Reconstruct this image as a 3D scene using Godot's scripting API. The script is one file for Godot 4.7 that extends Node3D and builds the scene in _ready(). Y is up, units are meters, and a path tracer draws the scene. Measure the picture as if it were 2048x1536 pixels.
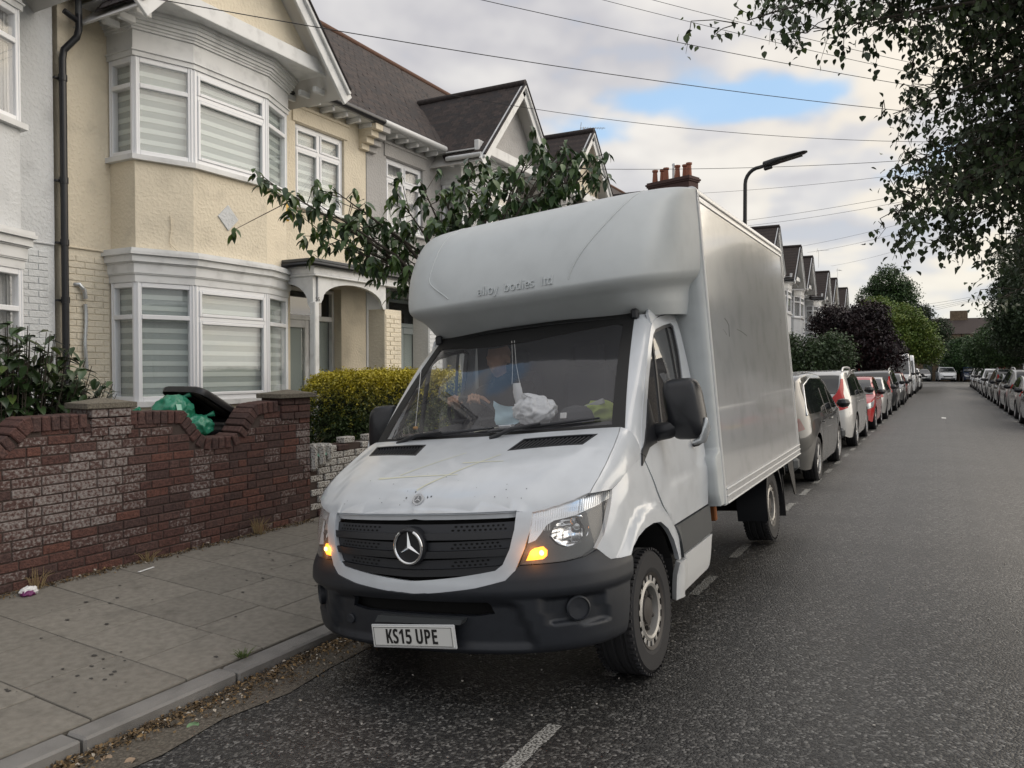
extends Node3D

var R := RandomNumberGenerator.new()
var M := {}
var X := Transform3D()
var taken := {}
var van: Node3D
var env: Environment

func _ready():
	R.seed = 7
	# camera
	var cam := Camera3D.new()
	cam.name = "camera"
	add_child(cam)
	cam.fov = rad_to_deg(2.0 * atan(768.0 / 1560.0))
	cam.near = 0.05
	cam.far = 900.0
	cam.position = Vector3(0, 1.62, 0)
	cam.rotation = Vector3(-atan(33.0 / 1560.0), deg_to_rad(28.47), 0)
	cam.current = true
	# sky
	var we := WorldEnvironment.new()
	we.name = "world"
	env = Environment.new()
	env.background_mode = Environment.BG_SKY
	env.sky = Sky.new()
	var pano := PanoramaSkyMaterial.new()
	pano.panorama = sky_picture(1536, 768)
	env.sky.sky_material = pano
	env.tonemap_mode = Environment.TONE_MAPPER_LINEAR
	env.tonemap_exposure = 1.5
	env.sdfgi_enabled = true
	env.ssao_enabled = true
	env.ssil_enabled = true
	we.environment = env
	add_child(we)
	# sun, hidden by cloud
	var sun := DirectionalLight3D.new()
	sun.name = "sun"
	sun.light_energy = 0.6
	sun.light_angular_distance = 85.0
	sun.light_color = Color(1.0, 0.95, 0.88)
	sun.shadow_enabled = true
	add_child(sun)
	sun.look_at_from_position(Vector3(8.2, 4.8, -5.6), Vector3.ZERO)
	materials()
	ground()
	build_houses()
	garden()
	plants()
	build_van()
	van_contents()
	cars()
	street_things()

# ---------------------------------------------------------------- sky
func way(u: float, v: float) -> Vector3:
	# the direction in which a point of the photograph lies
	var d := Vector3((u - 1024.0) / 1560.0, -(v - 768.0) / 1560.0, -1.0).normalized()
	return Basis.from_euler(Vector3(-atan(33.0 / 1560.0), deg_to_rad(28.47), 0)) * d

func sky_picture(w: int, h: int) -> ImageTexture:
	var n1 := FastNoiseLite.new()
	n1.seed = 11
	n1.noise_type = FastNoiseLite.TYPE_SIMPLEX_SMOOTH
	n1.frequency = 1.0
	n1.fractal_octaves = 6
	n1.fractal_gain = 0.52
	var n2 := FastNoiseLite.new()
	n2.seed = 23
	n2.frequency = 0.55
	n2.fractal_octaves = 4
	# clearings in the cloud: azimuth, elevation, half width, half height, strength
	var gaps := []
	for g in [[1480, 205, 260, 40, 0.95], [1210, 262, 150, 40, 0.8], [1640, 180, 130, 60, 0.7], [1860, 330, 120, 50, 0.5], [1500, 150, 160, 30, 0.4]]:
		var d := way(g[0], g[1])
		gaps.append([atan2(d.x, -d.z), asin(d.y), g[2] / 1560.0, g[3] / 1560.0, g[4]])
	var glow := Vector3(0.55, 0.14, -0.82).normalized()
	var sunward := Vector3(8.2, 4.8, -5.6).normalized()
	var img := Image.create_empty(w, h, false, Image.FORMAT_RGBF)
	for j in h:
		var el := (0.5 - (j + 0.5) / h) * PI
		for i in w:
			if el < -0.03:
				img.set_pixel(i, j, Color(0.16, 0.155, 0.15))
				continue
			var az := (i + 0.5) / w * TAU
			var d := Vector3(sin(az) * cos(el), sin(el), -cos(az) * cos(el))
			var e := maxf(d.y, 0.0)
			var p := Vector3(d.x, 0, d.z) / (e + 0.16)
			var a := n1.get_noise_3d(p.x * 1.7, p.z * 1.7, 0.0)
			var b := n2.get_noise_3d(p.x * 1.2 + 7.0, p.z * 1.2, 3.0)
			var fine := n1.get_noise_3d(p.x * 5.2, p.z * 5.2, 9.0)
			var near_glow := maxf(d.dot(glow), 0.0)
			# cloud body: grey bellies and pale tops
			var t := clampf(0.5 + a * 1.15 + fine * 0.3, 0.0, 1.0)
			var c := Vector3(0.37, 0.365, 0.39).lerp(Vector3(0.585, 0.57, 0.555), t)
			# warm lit edges towards the low sun's side
			var warm := pow(near_glow, 5.0) * smoothstep(0.42, 0.72, t + b * 0.2) * smoothstep(0.62, 0.3, e)
			c = c.lerp(Vector3(0.76, 0.63, 0.42), clampf(warm, 0.0, 0.95))
			# pale band near the horizon
			c = c.lerp(Vector3(0.54, 0.575, 0.57), 0.75 * exp(-e * 9.0))
			# blue seen through gaps
			var g := 0.0
			for q in gaps:
				var da: float = wrapf(az - q[0], -PI, PI) * cos(el) / q[2]
				var de: float = (el - q[1]) / q[3]
				g = maxf(g, q[4] * exp(-(da * da + de * de)))
			g = maxf(g, 0.75 * smoothstep(0.3, 0.55, b) )
			var blue := smoothstep(0.30, 0.75, g * 1.05 + (0.5 - t) * 0.8)
			var bl := Vector3(0.22, 0.385, 0.60).lerp(Vector3(0.5, 0.62, 0.72), exp(-e * 5.0))
			c = c.lerp(bl, blue * 0.9)
			# an overcast sky grows brighter towards the zenith
			c *= lerpf(1.0, 1.25, smoothstep(0.42, 1.0, e))
			# and the low sun behind the cloud brightens its own quarter
			c *= 1.0 + 0.12 * pow(maxf(d.dot(sunward), 0.0), 2.0)
			img.set_pixel(i, j, Color(c.x, c.y, c.z))
	return ImageTexture.create_from_image(img)

# ---------------------------------------------------------------- helpers
func numbered(called: String) -> String:
	if not taken.has(called):
		taken[called] = 0
		return called
	taken[called] += 1
	return "%s_%03d" % [called, taken[called]]

func tag(o: Node3D, label: String, category := "", group := "") -> Node3D:
	o.set_meta("label", label)
	if category:
		o.set_meta("category", category)
	if group:
		o.set_meta("group", group)
	return o

func thing(called: String, label: String, category: String, at := Vector3.ZERO, turn := 0.0, group := "") -> Node3D:
	var o := Node3D.new()
	o.name = numbered(called)
	add_child(o)
	o.position = at
	o.rotation.y = turn
	tag(o, label, category, group)
	return o

func put(called: String, mesh, m: Material, parent: Node = null, at := Transform3D()) -> MeshInstance3D:
	var o := MeshInstance3D.new()
	o.mesh = mesh.commit() if mesh is SurfaceTool else mesh
	o.material_override = m
	o.transform = at
	if parent == null:
		o.name = numbered(called)
		add_child(o)
	else:
		o.name = called
		parent.add_child(o, true)
	return o

func struct(called: String, mesh, m: Material) -> MeshInstance3D:
	var o := put(called, mesh, m)
	o.set_meta("kind", "structure")
	return o

func stuff(o: Node3D) -> Node3D:
	o.set_meta("kind", "stuff")
	return o

func hold(called: String, parent: Node) -> Node3D:
	var o := Node3D.new()
	o.name = called
	parent.add_child(o, true)
	return o

func dup(o: Node3D, label: String, at: Vector3, turn := 0.0, group := "") -> Node3D:
	var c: Node3D = o.duplicate()
	c.name = numbered(str(o.name).rstrip("_0123456789"))
	add_child(c)
	c.position = at
	c.rotation.y = turn
	tag(c, label, "", group)
	return c

func S() -> SurfaceTool:
	var s := SurfaceTool.new()
	s.begin(Mesh.PRIMITIVE_TRIANGLES)
	return s

var tint = null

func vert(s: SurfaceTool, p: Vector3, n: Vector3):
	if tint != null:
		s.set_color(tint)
	s.set_normal((X.basis * n).normalized())
	s.add_vertex(X * p)

# a, b, c run anticlockwise as seen from outside
func tri(s: SurfaceTool, a: Vector3, b: Vector3, c: Vector3):
	var n := (b - a).cross(c - a).normalized()
	tri_n(s, a, b, c, n, n, n)

func tri_n(s: SurfaceTool, a: Vector3, b: Vector3, c: Vector3, na: Vector3, nb: Vector3, nc: Vector3):
	vert(s, a, na)
	if X.basis.determinant() > 0.0:
		vert(s, c, nc)
		vert(s, b, nb)
	else:
		vert(s, b, nb)
		vert(s, c, nc)

func quad(s: SurfaceTool, a: Vector3, b: Vector3, c: Vector3, d: Vector3):
	tri(s, a, b, c)
	tri(s, a, c, d)

# a box with chamfered edges
func bx(s: SurfaceTool, c: Vector3, size: Vector3, bev := 0.0, bas := Basis()):
	var h := size * 0.5
	var keep := X
	X = X * Transform3D(bas, c)
	if bev <= 0.0:
		for ax in 3:
			for sg in [-1.0, 1.0]:
				var n := Vector3.ZERO
				n[ax] = sg
				var u := Vector3.ZERO
				u[(ax + 1) % 3] = h[(ax + 1) % 3]
				var v := Vector3.ZERO
				v[(ax + 2) % 3] = h[(ax + 2) % 3] * sg
				var o := n * h[ax]
				quad(s, o - u - v, o + u - v, o + u + v, o - u + v)
	else:
		var b := minf(bev, minf(h.x, minf(h.y, h.z)) * 0.9)
		var q := func(sx: float, sy: float, sz: float, ax: int) -> Vector3:
			var p := Vector3(sx * (h.x - b), sy * (h.y - b), sz * (h.z - b))
			p[ax] = [sx, sy, sz][ax] * h[ax]
			return p
		for ax in 3:
			for sg in [-1.0, 1.0]:
				var pts := []
				for k in [[-1, -1], [1, -1], [1, 1], [-1, 1]]:
					var e := [0.0, 0.0, 0.0]
					e[ax] = sg
					e[(ax + 1) % 3] = float(k[0])
					e[(ax + 2) % 3] = float(k[1]) * sg
					pts.append(q.call(e[0], e[1], e[2], ax))
				quad(s, pts[0], pts[1], pts[2], pts[3])
		for ax in 3:
			var a1 := (ax + 1) % 3
			var a2 := (ax + 2) % 3
			for s1 in [-1.0, 1.0]:
				for s2 in [-1.0, 1.0]:
					var e0 := [0.0, 0.0, 0.0]
					e0[ax] = -1.0
					e0[a1] = s1
					e0[a2] = s2
					var e1 := e0.duplicate()
					e1[ax] = 1.0
					var p0 = q.call(e0[0], e0[1], e0[2], a1)
					var p1 = q.call(e1[0], e1[1], e1[2], a1)
					var p2 = q.call(e1[0], e1[1], e1[2], a2)
					var p3 = q.call(e0[0], e0[1], e0[2], a2)
					if s1 * s2 > 0:
						quad(s, p0, p1, p2, p3)
					else:
						quad(s, p3, p2, p1, p0)
		for sx in [-1.0, 1.0]:
			for sy in [-1.0, 1.0]:
				for sz in [-1.0, 1.0]:
					var p0 = q.call(sx, sy, sz, 0)
					var p1 = q.call(sx, sy, sz, 1)
					var p2 = q.call(sx, sy, sz, 2)
					if sx * sy * sz > 0:
						tri(s, p0, p1, p2)
					else:
						tri(s, p0, p2, p1)
	X = keep

# a smooth tube through points; rad a number or one per point
func tube(s: SurfaceTool, pts: Array, rad, n := 8, caps := true):
	var rings := []
	var norms := []
	var side := Vector3.ZERO
	for i in pts.size():
		var t: Vector3 = (pts[mini(i + 1, pts.size() - 1)] - pts[maxi(i - 1, 0)]).normalized()
		if side == Vector3.ZERO:
			side = t.cross(Vector3.UP if absf(t.y) < 0.9 else Vector3.RIGHT).normalized()
		else:
			side = (side - t * side.dot(t)).normalized()
		var up := side.cross(t)
		var ring := []
		var nn := []
		var r: float = rad[i] if rad is Array else rad
		for k in n:
			var a := TAU * k / n
			var d := side * cos(a) + up * sin(a)
			nn.append(d)
			ring.append(pts[i] + d * r)
		rings.append(ring)
		norms.append(nn)
	for i in pts.size() - 1:
		for k in n:
			var k2 := (k + 1) % n
			tri_n(s, rings[i][k], rings[i + 1][k], rings[i + 1][k2], norms[i][k], norms[i + 1][k], norms[i + 1][k2])
			tri_n(s, rings[i][k], rings[i + 1][k2], rings[i][k2], norms[i][k], norms[i + 1][k2], norms[i][k2])
	if caps:
		for e in [0, pts.size() - 1]:
			for k in range(1, n - 1):
				if e == 0:
					tri(s, rings[e][0], rings[e][k], rings[e][k + 1])
				else:
					tri(s, rings[e][0], rings[e][k + 1], rings[e][k])

# profile of [radius, height] turned round the y axis; runs upwards for outward faces
func lathe(s: SurfaceTool, prof: Array, n := 24, flat := false):
	for i in prof.size() - 1:
		var a: Array = prof[i]
		var b: Array = prof[i + 1]
		var d := Vector2(b[0] - a[0], b[1] - a[1])
		if d.length() < 1e-6:
			continue
		var nn := Vector2(d.y, -d.x).normalized()
		for k in n:
			var t0 := TAU * k / n
			var t1 := TAU * (k + 1) / n
			var c0 := Vector3(cos(t0), 0, -sin(t0))
			var c1 := Vector3(cos(t1), 0, -sin(t1))
			var p00: Vector3 = c0 * a[0] + Vector3.UP * a[1]
			var p01: Vector3 = c1 * a[0] + Vector3.UP * a[1]
			var p10: Vector3 = c0 * b[0] + Vector3.UP * b[1]
			var p11: Vector3 = c1 * b[0] + Vector3.UP * b[1]
			var n0 := c0 * nn.x + Vector3.UP * nn.y
			var n1 := c1 * nn.x + Vector3.UP * nn.y
			if a[0] > 1e-6:
				tri_n(s, p00, p01, p11, n0, n1, n1)
			if b[0] > 1e-6:
				tri_n(s, p00, p11, p10, n0, n1, n0)

# a grid of points (rows of equal length), smooth; outside is to the left of row x column
func grid(s: SurfaceTool, g: Array, flip := false):
	var h := g.size()
	var w: int = g[0].size()
	var nn := []
	for i in h:
		var row := []
		for j in w:
			var du: Vector3 = g[i][mini(j + 1, w - 1)] - g[i][maxi(j - 1, 0)]
			var dv: Vector3 = g[mini(i + 1, h - 1)][j] - g[maxi(i - 1, 0)][j]
			var n := du.cross(dv).normalized()
			row.append(-n if flip else n)
		nn.append(row)
	for i in h - 1:
		for j in w - 1:
			if flip:
				tri_n(s, g[i][j], g[i + 1][j + 1], g[i][j + 1], nn[i][j], nn[i + 1][j + 1], nn[i][j + 1])
				tri_n(s, g[i][j], g[i + 1][j], g[i + 1][j + 1], nn[i][j], nn[i + 1][j], nn[i + 1][j + 1])
			else:
				tri_n(s, g[i][j], g[i][j + 1], g[i + 1][j + 1], nn[i][j], nn[i][j + 1], nn[i + 1][j + 1])
				tri_n(s, g[i][j], g[i + 1][j + 1], g[i + 1][j], nn[i][j], nn[i + 1][j + 1], nn[i + 1][j])

# a flat outline (x, y) pushed along z from z0 to z1, with end faces
func prism(s: SurfaceTool, poly: PackedVector2Array, z0: float, z1: float):
	var p := poly
	if Geometry2D.is_polygon_clockwise(p):
		p = p.duplicate()
		p.reverse()
	var t := Geometry2D.triangulate_polygon(p)
	for i in range(0, t.size(), 3):
		var a := p[t[i]]
		var b := p[t[i + 1]]
		var c := p[t[i + 2]]
		if (b - a).cross(c - a) < 0:
			var q := b
			b = c
			c = q
		tri(s, Vector3(a.x, a.y, z1), Vector3(b.x, b.y, z1), Vector3(c.x, c.y, z1))
		tri(s, Vector3(a.x, a.y, z0), Vector3(c.x, c.y, z0), Vector3(b.x, b.y, z0))
	for i in p.size():
		var a := p[i]
		var b := p[(i + 1) % p.size()]
		quad(s, Vector3(a.x, a.y, z0), Vector3(b.x, b.y, z0), Vector3(b.x, b.y, z1), Vector3(a.x, a.y, z1))

func pv(a: Array) -> PackedVector2Array:
	var p := PackedVector2Array()
	for q in a:
		p.append(q if q is Vector2 else Vector2(q[0], q[1]))
	return p

# a curved panel: the outline poly in the plane of f, cut into cells and laid on f; rim turns its edge inwards
func shell(s: SurfaceTool, poly: PackedVector2Array, cell: Vector2, f: Callable, rim := 0.0, holes := [], lift := 0.0, outward := Vector3.ZERO):
	var lo := poly[0]
	var hi := poly[0]
	for p in poly:
		lo = lo.min(p)
		hi = hi.max(p)
	var nx := int(ceil((hi.x - lo.x) / cell.x))
	var ny := int(ceil((hi.y - lo.y) / cell.y))
	var mid := (lo + hi) * 0.5
	var memo := {}
	var e := 1e-3
	var at := func(p: Vector2) -> Array:
		var k := Vector2i(roundi(p.x * 20000.0), roundi(p.y * 20000.0))
		if memo.has(k):
			return memo[k]
		var q: Vector3 = f.call(p)
		var du: Vector3 = f.call(p + Vector2(e, 0)) - f.call(p - Vector2(e, 0))
		var dv: Vector3 = f.call(p + Vector2(0, e)) - f.call(p - Vector2(0, e))
		var n := du.cross(dv).normalized()
		var r := [q, n]
		memo[k] = r
		return r
	var sg := 1.0
	if outward != Vector3.ZERO and at.call(mid)[1].dot(outward) < 0.0:
		sg = -1.0
	for i in nx:
		for j in ny:
			var a := lo + Vector2(i, j) * cell
			var b := a + cell
			var pieces: Array = Geometry2D.intersect_polygons(poly, PackedVector2Array([a, Vector2(b.x, a.y), b, Vector2(a.x, b.y)]))
			for hole in holes:
				var left := []
				for piece in pieces:
					left.append_array(Geometry2D.clip_polygons(piece, hole))
				pieces = left
			for piece in pieces:
				var t := Geometry2D.triangulate_polygon(piece)
				for k in range(0, t.size(), 3):
					var q := [at.call(piece[t[k]]), at.call(piece[t[k + 1]]), at.call(piece[t[k + 2]])]
					var v := []
					for z in q:
						v.append(z[0] + z[1] * sg * lift)
					var gn: Vector3 = (v[1] - v[0]).cross(v[2] - v[0])
					if gn.dot(q[0][1] * sg) >= 0.0:
						tri_n(s, v[0], v[1], v[2], q[0][1] * sg, q[1][1] * sg, q[2][1] * sg)
					else:
						tri_n(s, v[0], v[2], v[1], q[0][1] * sg, q[2][1] * sg, q[1][1] * sg)
	if rim > 0.0:
		for loop in [poly] + holes:
			var steps := PackedVector2Array()
			for i in loop.size():
				var p: Vector2 = loop[i]
				var q: Vector2 = loop[(i + 1) % loop.size()]
				var m := maxi(1, int(ceil(maxf(absf(q.x - p.x) / cell.x, absf(q.y - p.y) / cell.y))))
				for k in m:
					steps.append(p.lerp(q, float(k) / m))
			for i in steps.size():
				var p = at.call(steps[i])
				var q = at.call(steps[(i + 1) % steps.size()])
				var p0: Vector3 = p[0] + p[1] * sg * lift
				var q0: Vector3 = q[0] + q[1] * sg * lift
				var p1: Vector3 = p0 - p[1] * sg * rim
				var q1: Vector3 = q0 - q[1] * sg * rim
				quad(s, p0, p1, q1, q0)

func mirror_x(p: PackedVector2Array) -> PackedVector2Array:
	var r := PackedVector2Array()
	for q in p:
		r.append(Vector2(-q.x, q.y))
	return r

func tab(t: Array, x: float) -> float:
	if x <= t[0][0]:
		return t[0][1]
	for i in t.size() - 1:
		if x <= t[i + 1][0]:
			var a: Array = t[i]
			var b: Array = t[i + 1]
			return lerpf(a[1], b[1], (x - a[0]) / (b[0] - a[0]))
	return t[-1][1]

# the same, smooth (monotone cubic)
func stab(t: Array, x: float) -> float:
	var n := t.size()
	if x <= t[0][0]:
		return t[0][1]
	if x >= t[n - 1][0]:
		return t[n - 1][1]
	for i in n - 1:
		if x <= t[i + 1][0]:
			var h: float = t[i + 1][0] - t[i][0]
			var d: float = (t[i + 1][1] - t[i][1]) / h
			var m0: float = d
			var m1: float = d
			if i > 0:
				var dp: float = (t[i][1] - t[i - 1][1]) / (t[i][0] - t[i - 1][0])
				m0 = 0.0 if dp * d <= 0.0 else 2.0 * dp * d / (dp + d)
			if i < n - 2:
				var dn: float = (t[i + 2][1] - t[i + 1][1]) / (t[i + 2][0] - t[i + 1][0])
				m1 = 0.0 if dn * d <= 0.0 else 2.0 * dn * d / (dn + d)
			var u: float = (x - t[i][0]) / h
			return (2 * u * u * u - 3 * u * u + 1) * t[i][1] + (u * u * u - 2 * u * u + u) * h * m0 + (-2 * u * u * u + 3 * u * u) * t[i + 1][1] + (u * u * u - u * u) * h * m1
	return t[n - 1][1]

# lettering: a flat mesh in x, y with depth along z, laid on by place()
func letters(text: String, size: float, depth: float, bold: bool, place: Callable) -> ArrayMesh:
	var tm := TextMesh.new()
	var f := SystemFont.new()
	f.font_names = PackedStringArray(["Droid Sans"])
	f.font_weight = 700 if bold else 400
	tm.font = f
	tm.text = text
	tm.font_size = 64
	tm.pixel_size = size / 46.0
	tm.depth = depth
	tm.curve_step = 2.0
	var am := ArrayMesh.new()
	for k in tm.get_surface_count():
		var arr := tm.surface_get_arrays(k)
		var v: PackedVector3Array = arr[Mesh.ARRAY_VERTEX]
		for i in v.size():
			v[i] = place.call(v[i])
		var idx = arr[Mesh.ARRAY_INDEX]
		var st := S()
		var m: int = idx.size() if idx != null else v.size()
		for i in range(0, m - 2, 3):
			var a := v[idx[i] if idx != null else i]
			var b := v[idx[i + 1] if idx != null else i + 1]
			var c := v[idx[i + 2] if idx != null else i + 2]
			tri(st, a, c, b)
		st.commit(am)
	return am

# ---------------------------------------------------------------- materials
func C(r: float, g: float, b: float) -> Color:
	return Color(r, g, b).linear_to_srgb()

func mat(key: String, c: Color, rough := 0.7, d := {}) -> StandardMaterial3D:
	var m := StandardMaterial3D.new()
	m.resource_name = key
	m.albedo_color = c
	m.roughness = rough
	for k in d:
		m.set(k, d[k])
	M[key] = m
	return m

func ntex(size: int, freq: float, kind: int, seed_: int, ramp: Array, oct := 4, ret := -1) -> NoiseTexture2D:
	var n := FastNoiseLite.new()
	n.noise_type = kind
	n.seed = seed_
	n.frequency = freq
	n.fractal_octaves = oct
	if oct <= 1:
		n.fractal_type = FastNoiseLite.FRACTAL_NONE
	if ret >= 0:
		n.cellular_return_type = ret
	var t := NoiseTexture2D.new()
	t.width = size
	t.height = size
	t.seamless = true
	t.seamless_blend_skirt = 0.12
	t.noise = n
	var g := Gradient.new()
	var off := PackedFloat32Array()
	var col := PackedColorArray()
	for r in ramp:
		off.append(r[0])
		col.append(r[1] if r[1] is Color else C(r[1], r[1], r[1]) if r.size() == 2 else C(r[1], r[2], r[3]))
	g.offsets = off
	g.colors = col
	t.color_ramp = g
	return t

func raw(v: float) -> Color:
	return Color(v, v, v)

func tri_uv(m: StandardMaterial3D, per_metre: float, world := true):
	m.uv1_triplanar = true
	m.uv1_world_triplanar = world
	m.uv1_scale = Vector3.ONE * per_metre

func relief(m: StandardMaterial3D, t: Texture2D, cm: float):
	m.heightmap_enabled = true
	m.heightmap_texture = t
	m.heightmap_scale = cm

func stain(m: StandardMaterial3D, t: Texture2D, per_metre: float, world := true):
	m.detail_enabled = true
	m.detail_albedo = t
	m.detail_blend_mode = BaseMaterial3D.BLEND_MODE_MUL
	m.detail_uv_layer = BaseMaterial3D.DETAIL_UV_2
	m.uv2_triplanar = true
	m.uv2_world_triplanar = world
	m.uv2_scale = Vector3.ONE * per_metre

func materials():
	var SX := FastNoiseLite.TYPE_SIMPLEX_SMOOTH
	var CE := FastNoiseLite.TYPE_CELLULAR
	var blotch := ntex(512, 0.006, SX, 3, [[0.0, 0.72], [0.45, 0.95], [1.0, 1.0]])
	var blotch2 := ntex(512, 0.008, SX, 31, [[0.0, 0.6], [0.5, 0.9], [1.0, 1.0]], 5)
	var smooth_bumps := ntex(512, 0.03, SX, 5, [[0.0, raw(0.0)], [1.0, raw(1.0)]], 5)
	var grit := ntex(512, 0.12, SX, 6, [[0.0, raw(0.0)], [1.0, raw(1.0)]], 3)
	M["blotch"] = blotch
	# road
	var a := mat("asphalt", Color.WHITE, 0.47)
	a.albedo_texture = ntex(1024, 0.055, CE, 41, [[0.0, 0.012, 0.012, 0.013], [0.4, 0.022, 0.022, 0.022], [0.66, 0.045, 0.045, 0.043], [0.88, 0.11, 0.108, 0.103], [1.0, 0.24, 0.236, 0.225]], 1, FastNoiseLite.RETURN_CELL_VALUE)
	relief(a, ntex(1024, 0.055, CE, 41, [[0.0, raw(1.0)], [0.55, raw(0.55)], [1.0, raw(0.0)]], 1, FastNoiseLite.RETURN_DISTANCE), 0.5)
	a.metallic_specular = 0.55
	tri_uv(a, 1.35)
	stain(a, ntex(512, 0.01, SX, 9, [[0.0, 0.5], [0.5, 0.85], [1.0, 1.0]], 4), 0.13)
	var g := mat("gutter_dirt", Color.WHITE, 0.9)
	g.albedo_texture = ntex(512, 0.05, SX, 12, [[0.0, 0.045, 0.038, 0.03], [0.5, 0.1, 0.088, 0.07], [1.0, 0.2, 0.18, 0.145]], 5)
	relief(g, grit, 0.6)
	tri_uv(g, 1.4)
	mat("grit_dirt", C(0.1, 0.078, 0.05), 1.0)
	var k := mat("granite", Color.WHITE, 0.75)
	k.albedo_texture = ntex(512, 0.16, SX, 14, [[0.0, 0.07, 0.07, 0.07], [0.35, 0.19, 0.185, 0.175], [0.62, 0.29, 0.28, 0.265], [1.0, 0.5, 0.49, 0.46]], 3)
	relief(k, grit, 0.35)
	tri_uv(k, 4.0)
	stain(k, blotch2, 0.7)
	for i in 3:
		var f := mat("flag%d" % i, C(1, 1, 1) * [1.0, 0.97, 1.02][i], 0.88)
		f.albedo_texture = ntex(512, 0.025, SX, 16 + i, [[0.0, 0.16, 0.148, 0.125], [0.5, 0.2, 0.186, 0.16], [1.0, 0.24, 0.224, 0.194]], 6)
		relief(f, grit, 0.16)
		tri_uv(f, 1.1)
		stain(f, ntex(512, 0.014, SX, 70 + i, [[0.0, 0.72], [0.2, 0.86], [0.4, 0.98], [1.0, 1.0]], 5), 0.33)
	mat("flag_joint", C(0.05, 0.045, 0.038), 1.0)
	mat("soil", C(0.05, 0.04, 0.03), 1.0)
	var gg := mat("open_ground", C(0.09, 0.09, 0.08), 1.0)
	mat("road_paint", C(0.36, 0.36, 0.34), 0.7)
	M["road_paint"].albedo_texture = ntex(512, 0.045, SX, 19, [[0.0, 0.1], [0.44, 0.16], [0.52, 0.8], [1.0, 1.0]], 5)
	tri_uv(M["road_paint"], 2.5)
	relief(M["road_paint"], M["asphalt"].heightmap_texture, 0.3)
	mat("iron", C(0.06, 0.058, 0.055), 0.5, {"metallic": 0.6})
	# bricks
	var tones := [[0.108, 0.05, 0.04], [0.09, 0.043, 0.036], [0.13, 0.056, 0.042], [0.075, 0.042, 0.037], [0.10, 0.054, 0.046]]
	for i in tones.size():
		var q: Array = tones[i]
		var b := mat("brick%d" % i, Color.WHITE, 0.9)
		b.albedo_texture = ntex(256, 0.03, SX, 200 + i, [[0.0, q[0] * 0.5, q[1] * 0.55, q[2] * 0.6], [0.5, q[0], q[1], q[2]], [0.9, q[0] * 1.35, q[1] * 1.4, q[2] * 1.4], [1.0, q[0] * 1.6, q[1] * 1.9, q[2] * 2.0]], 5)
		relief(b, smooth_bumps, 0.5)
		tri_uv(b, 3.0)
	for i in 3:
		var b := mat("brick_white%d" % i, Color.WHITE, 0.95)
		var lo: float = [0.66, 0.54, 0.42][i]
		b.albedo_texture = ntex(256, 0.035, SX, 220 + i, [[0.0, 0.065, 0.034, 0.03], [lo - 0.18, 0.10, 0.058, 0.05], [lo, 0.17, 0.13, 0.12], [lo + 0.12, 0.22, 0.185, 0.172], [1.0, 0.36, 0.335, 0.32]], 6)
		relief(b, smooth_bumps, 0.5)
		tri_uv(b, 3.0)
	var mo := mat("mortar", C(0.088, 0.064, 0.055), 1.0)
	relief(mo, grit, 0.4)
	tri_uv(mo, 3.0)
	var pb := mat("old_white_brick", Color.WHITE, 0.8)
	pb.albedo_texture = ntex(512, 0.03, SX, 231, [[0.0, 0.05, 0.03, 0.024], [0.33, 0.09, 0.06, 0.045], [0.42, 0.5, 0.49, 0.46], [0.8, 0.62, 0.61, 0.58], [1.0, 0.5, 0.49, 0.46]], 6)
	relief(pb, smooth_bumps, 0.6)
	tri_uv(pb, 2.6)
	var conc := mat("concrete_cap", Color.WHITE, 0.95)
	conc.albedo_texture = ntex(256, 0.06, SX, 240, [[0.0, 0.1, 0.09, 0.07], [1.0, 0.28, 0.25, 0.2]], 5)
	relief(conc, grit, 0.4)
	tri_uv(conc, 3.0)
	# walls of houses
	var rough_plaster := ntex(1024, 0.022, SX, 51, [[0.0, raw(0.0)], [0.45, raw(0.45)], [0.55, raw(0.5)], [0.75, raw(1.0)], [1.0, raw(0.9)]], 5)
	for q in [["cream_plaster", C(0.73, 0.655, 0.515)], ["pale_plaster", C(0.62, 0.635, 0.645)], ["grey_plaster", C(0.42, 0.41, 0.4)], ["cream_brick", C(0.75, 0.68, 0.545)], ["pale_brick", C(0.66, 0.68, 0.69)]]:
		var w := mat(q[0], q[1], 0.85)
		relief(w, rough_plaster, 0.55 if str(q[0]).ends_with("plaster") else 0.4)
		tri_uv(w, 0.8)
		stain(w, ntex(512, 0.006, SX, 60, [[0.0, 0.8], [0.4, 0.96], [1.0, 1.0]], 6), 0.5)
	var tr := mat("white_trim", C(0.72, 0.73, 0.73), 0.5)
	stain(tr, blotch, 0.9)
	mat("window_white", C(0.8, 0.81, 0.83), 0.3)
	mat("plain_white", C(0.74, 0.74, 0.73), 0.6)
	mat("house_red_brick", Color.WHITE, 0.9)
	M["house_red_brick"].albedo_texture = ntex(256, 0.1, CE, 66, [[0.0, 0.2, 0.055, 0.03], [1.0, 0.36, 0.12, 0.07]], 1, FastNoiseLite.RETURN_CELL_VALUE)
	tri_uv(M["house_red_brick"], 0.6)
	mat("stock_brick", Color.WHITE, 0.9)
	M["stock_brick"].albedo_texture = ntex(256, 0.1, CE, 67, [[0.0, 0.1, 0.07, 0.045], [1.0, 0.2, 0.15, 0.1]], 1, FastNoiseLite.RETURN_CELL_VALUE)
	tri_uv(M["stock_brick"], 0.5)
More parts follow.
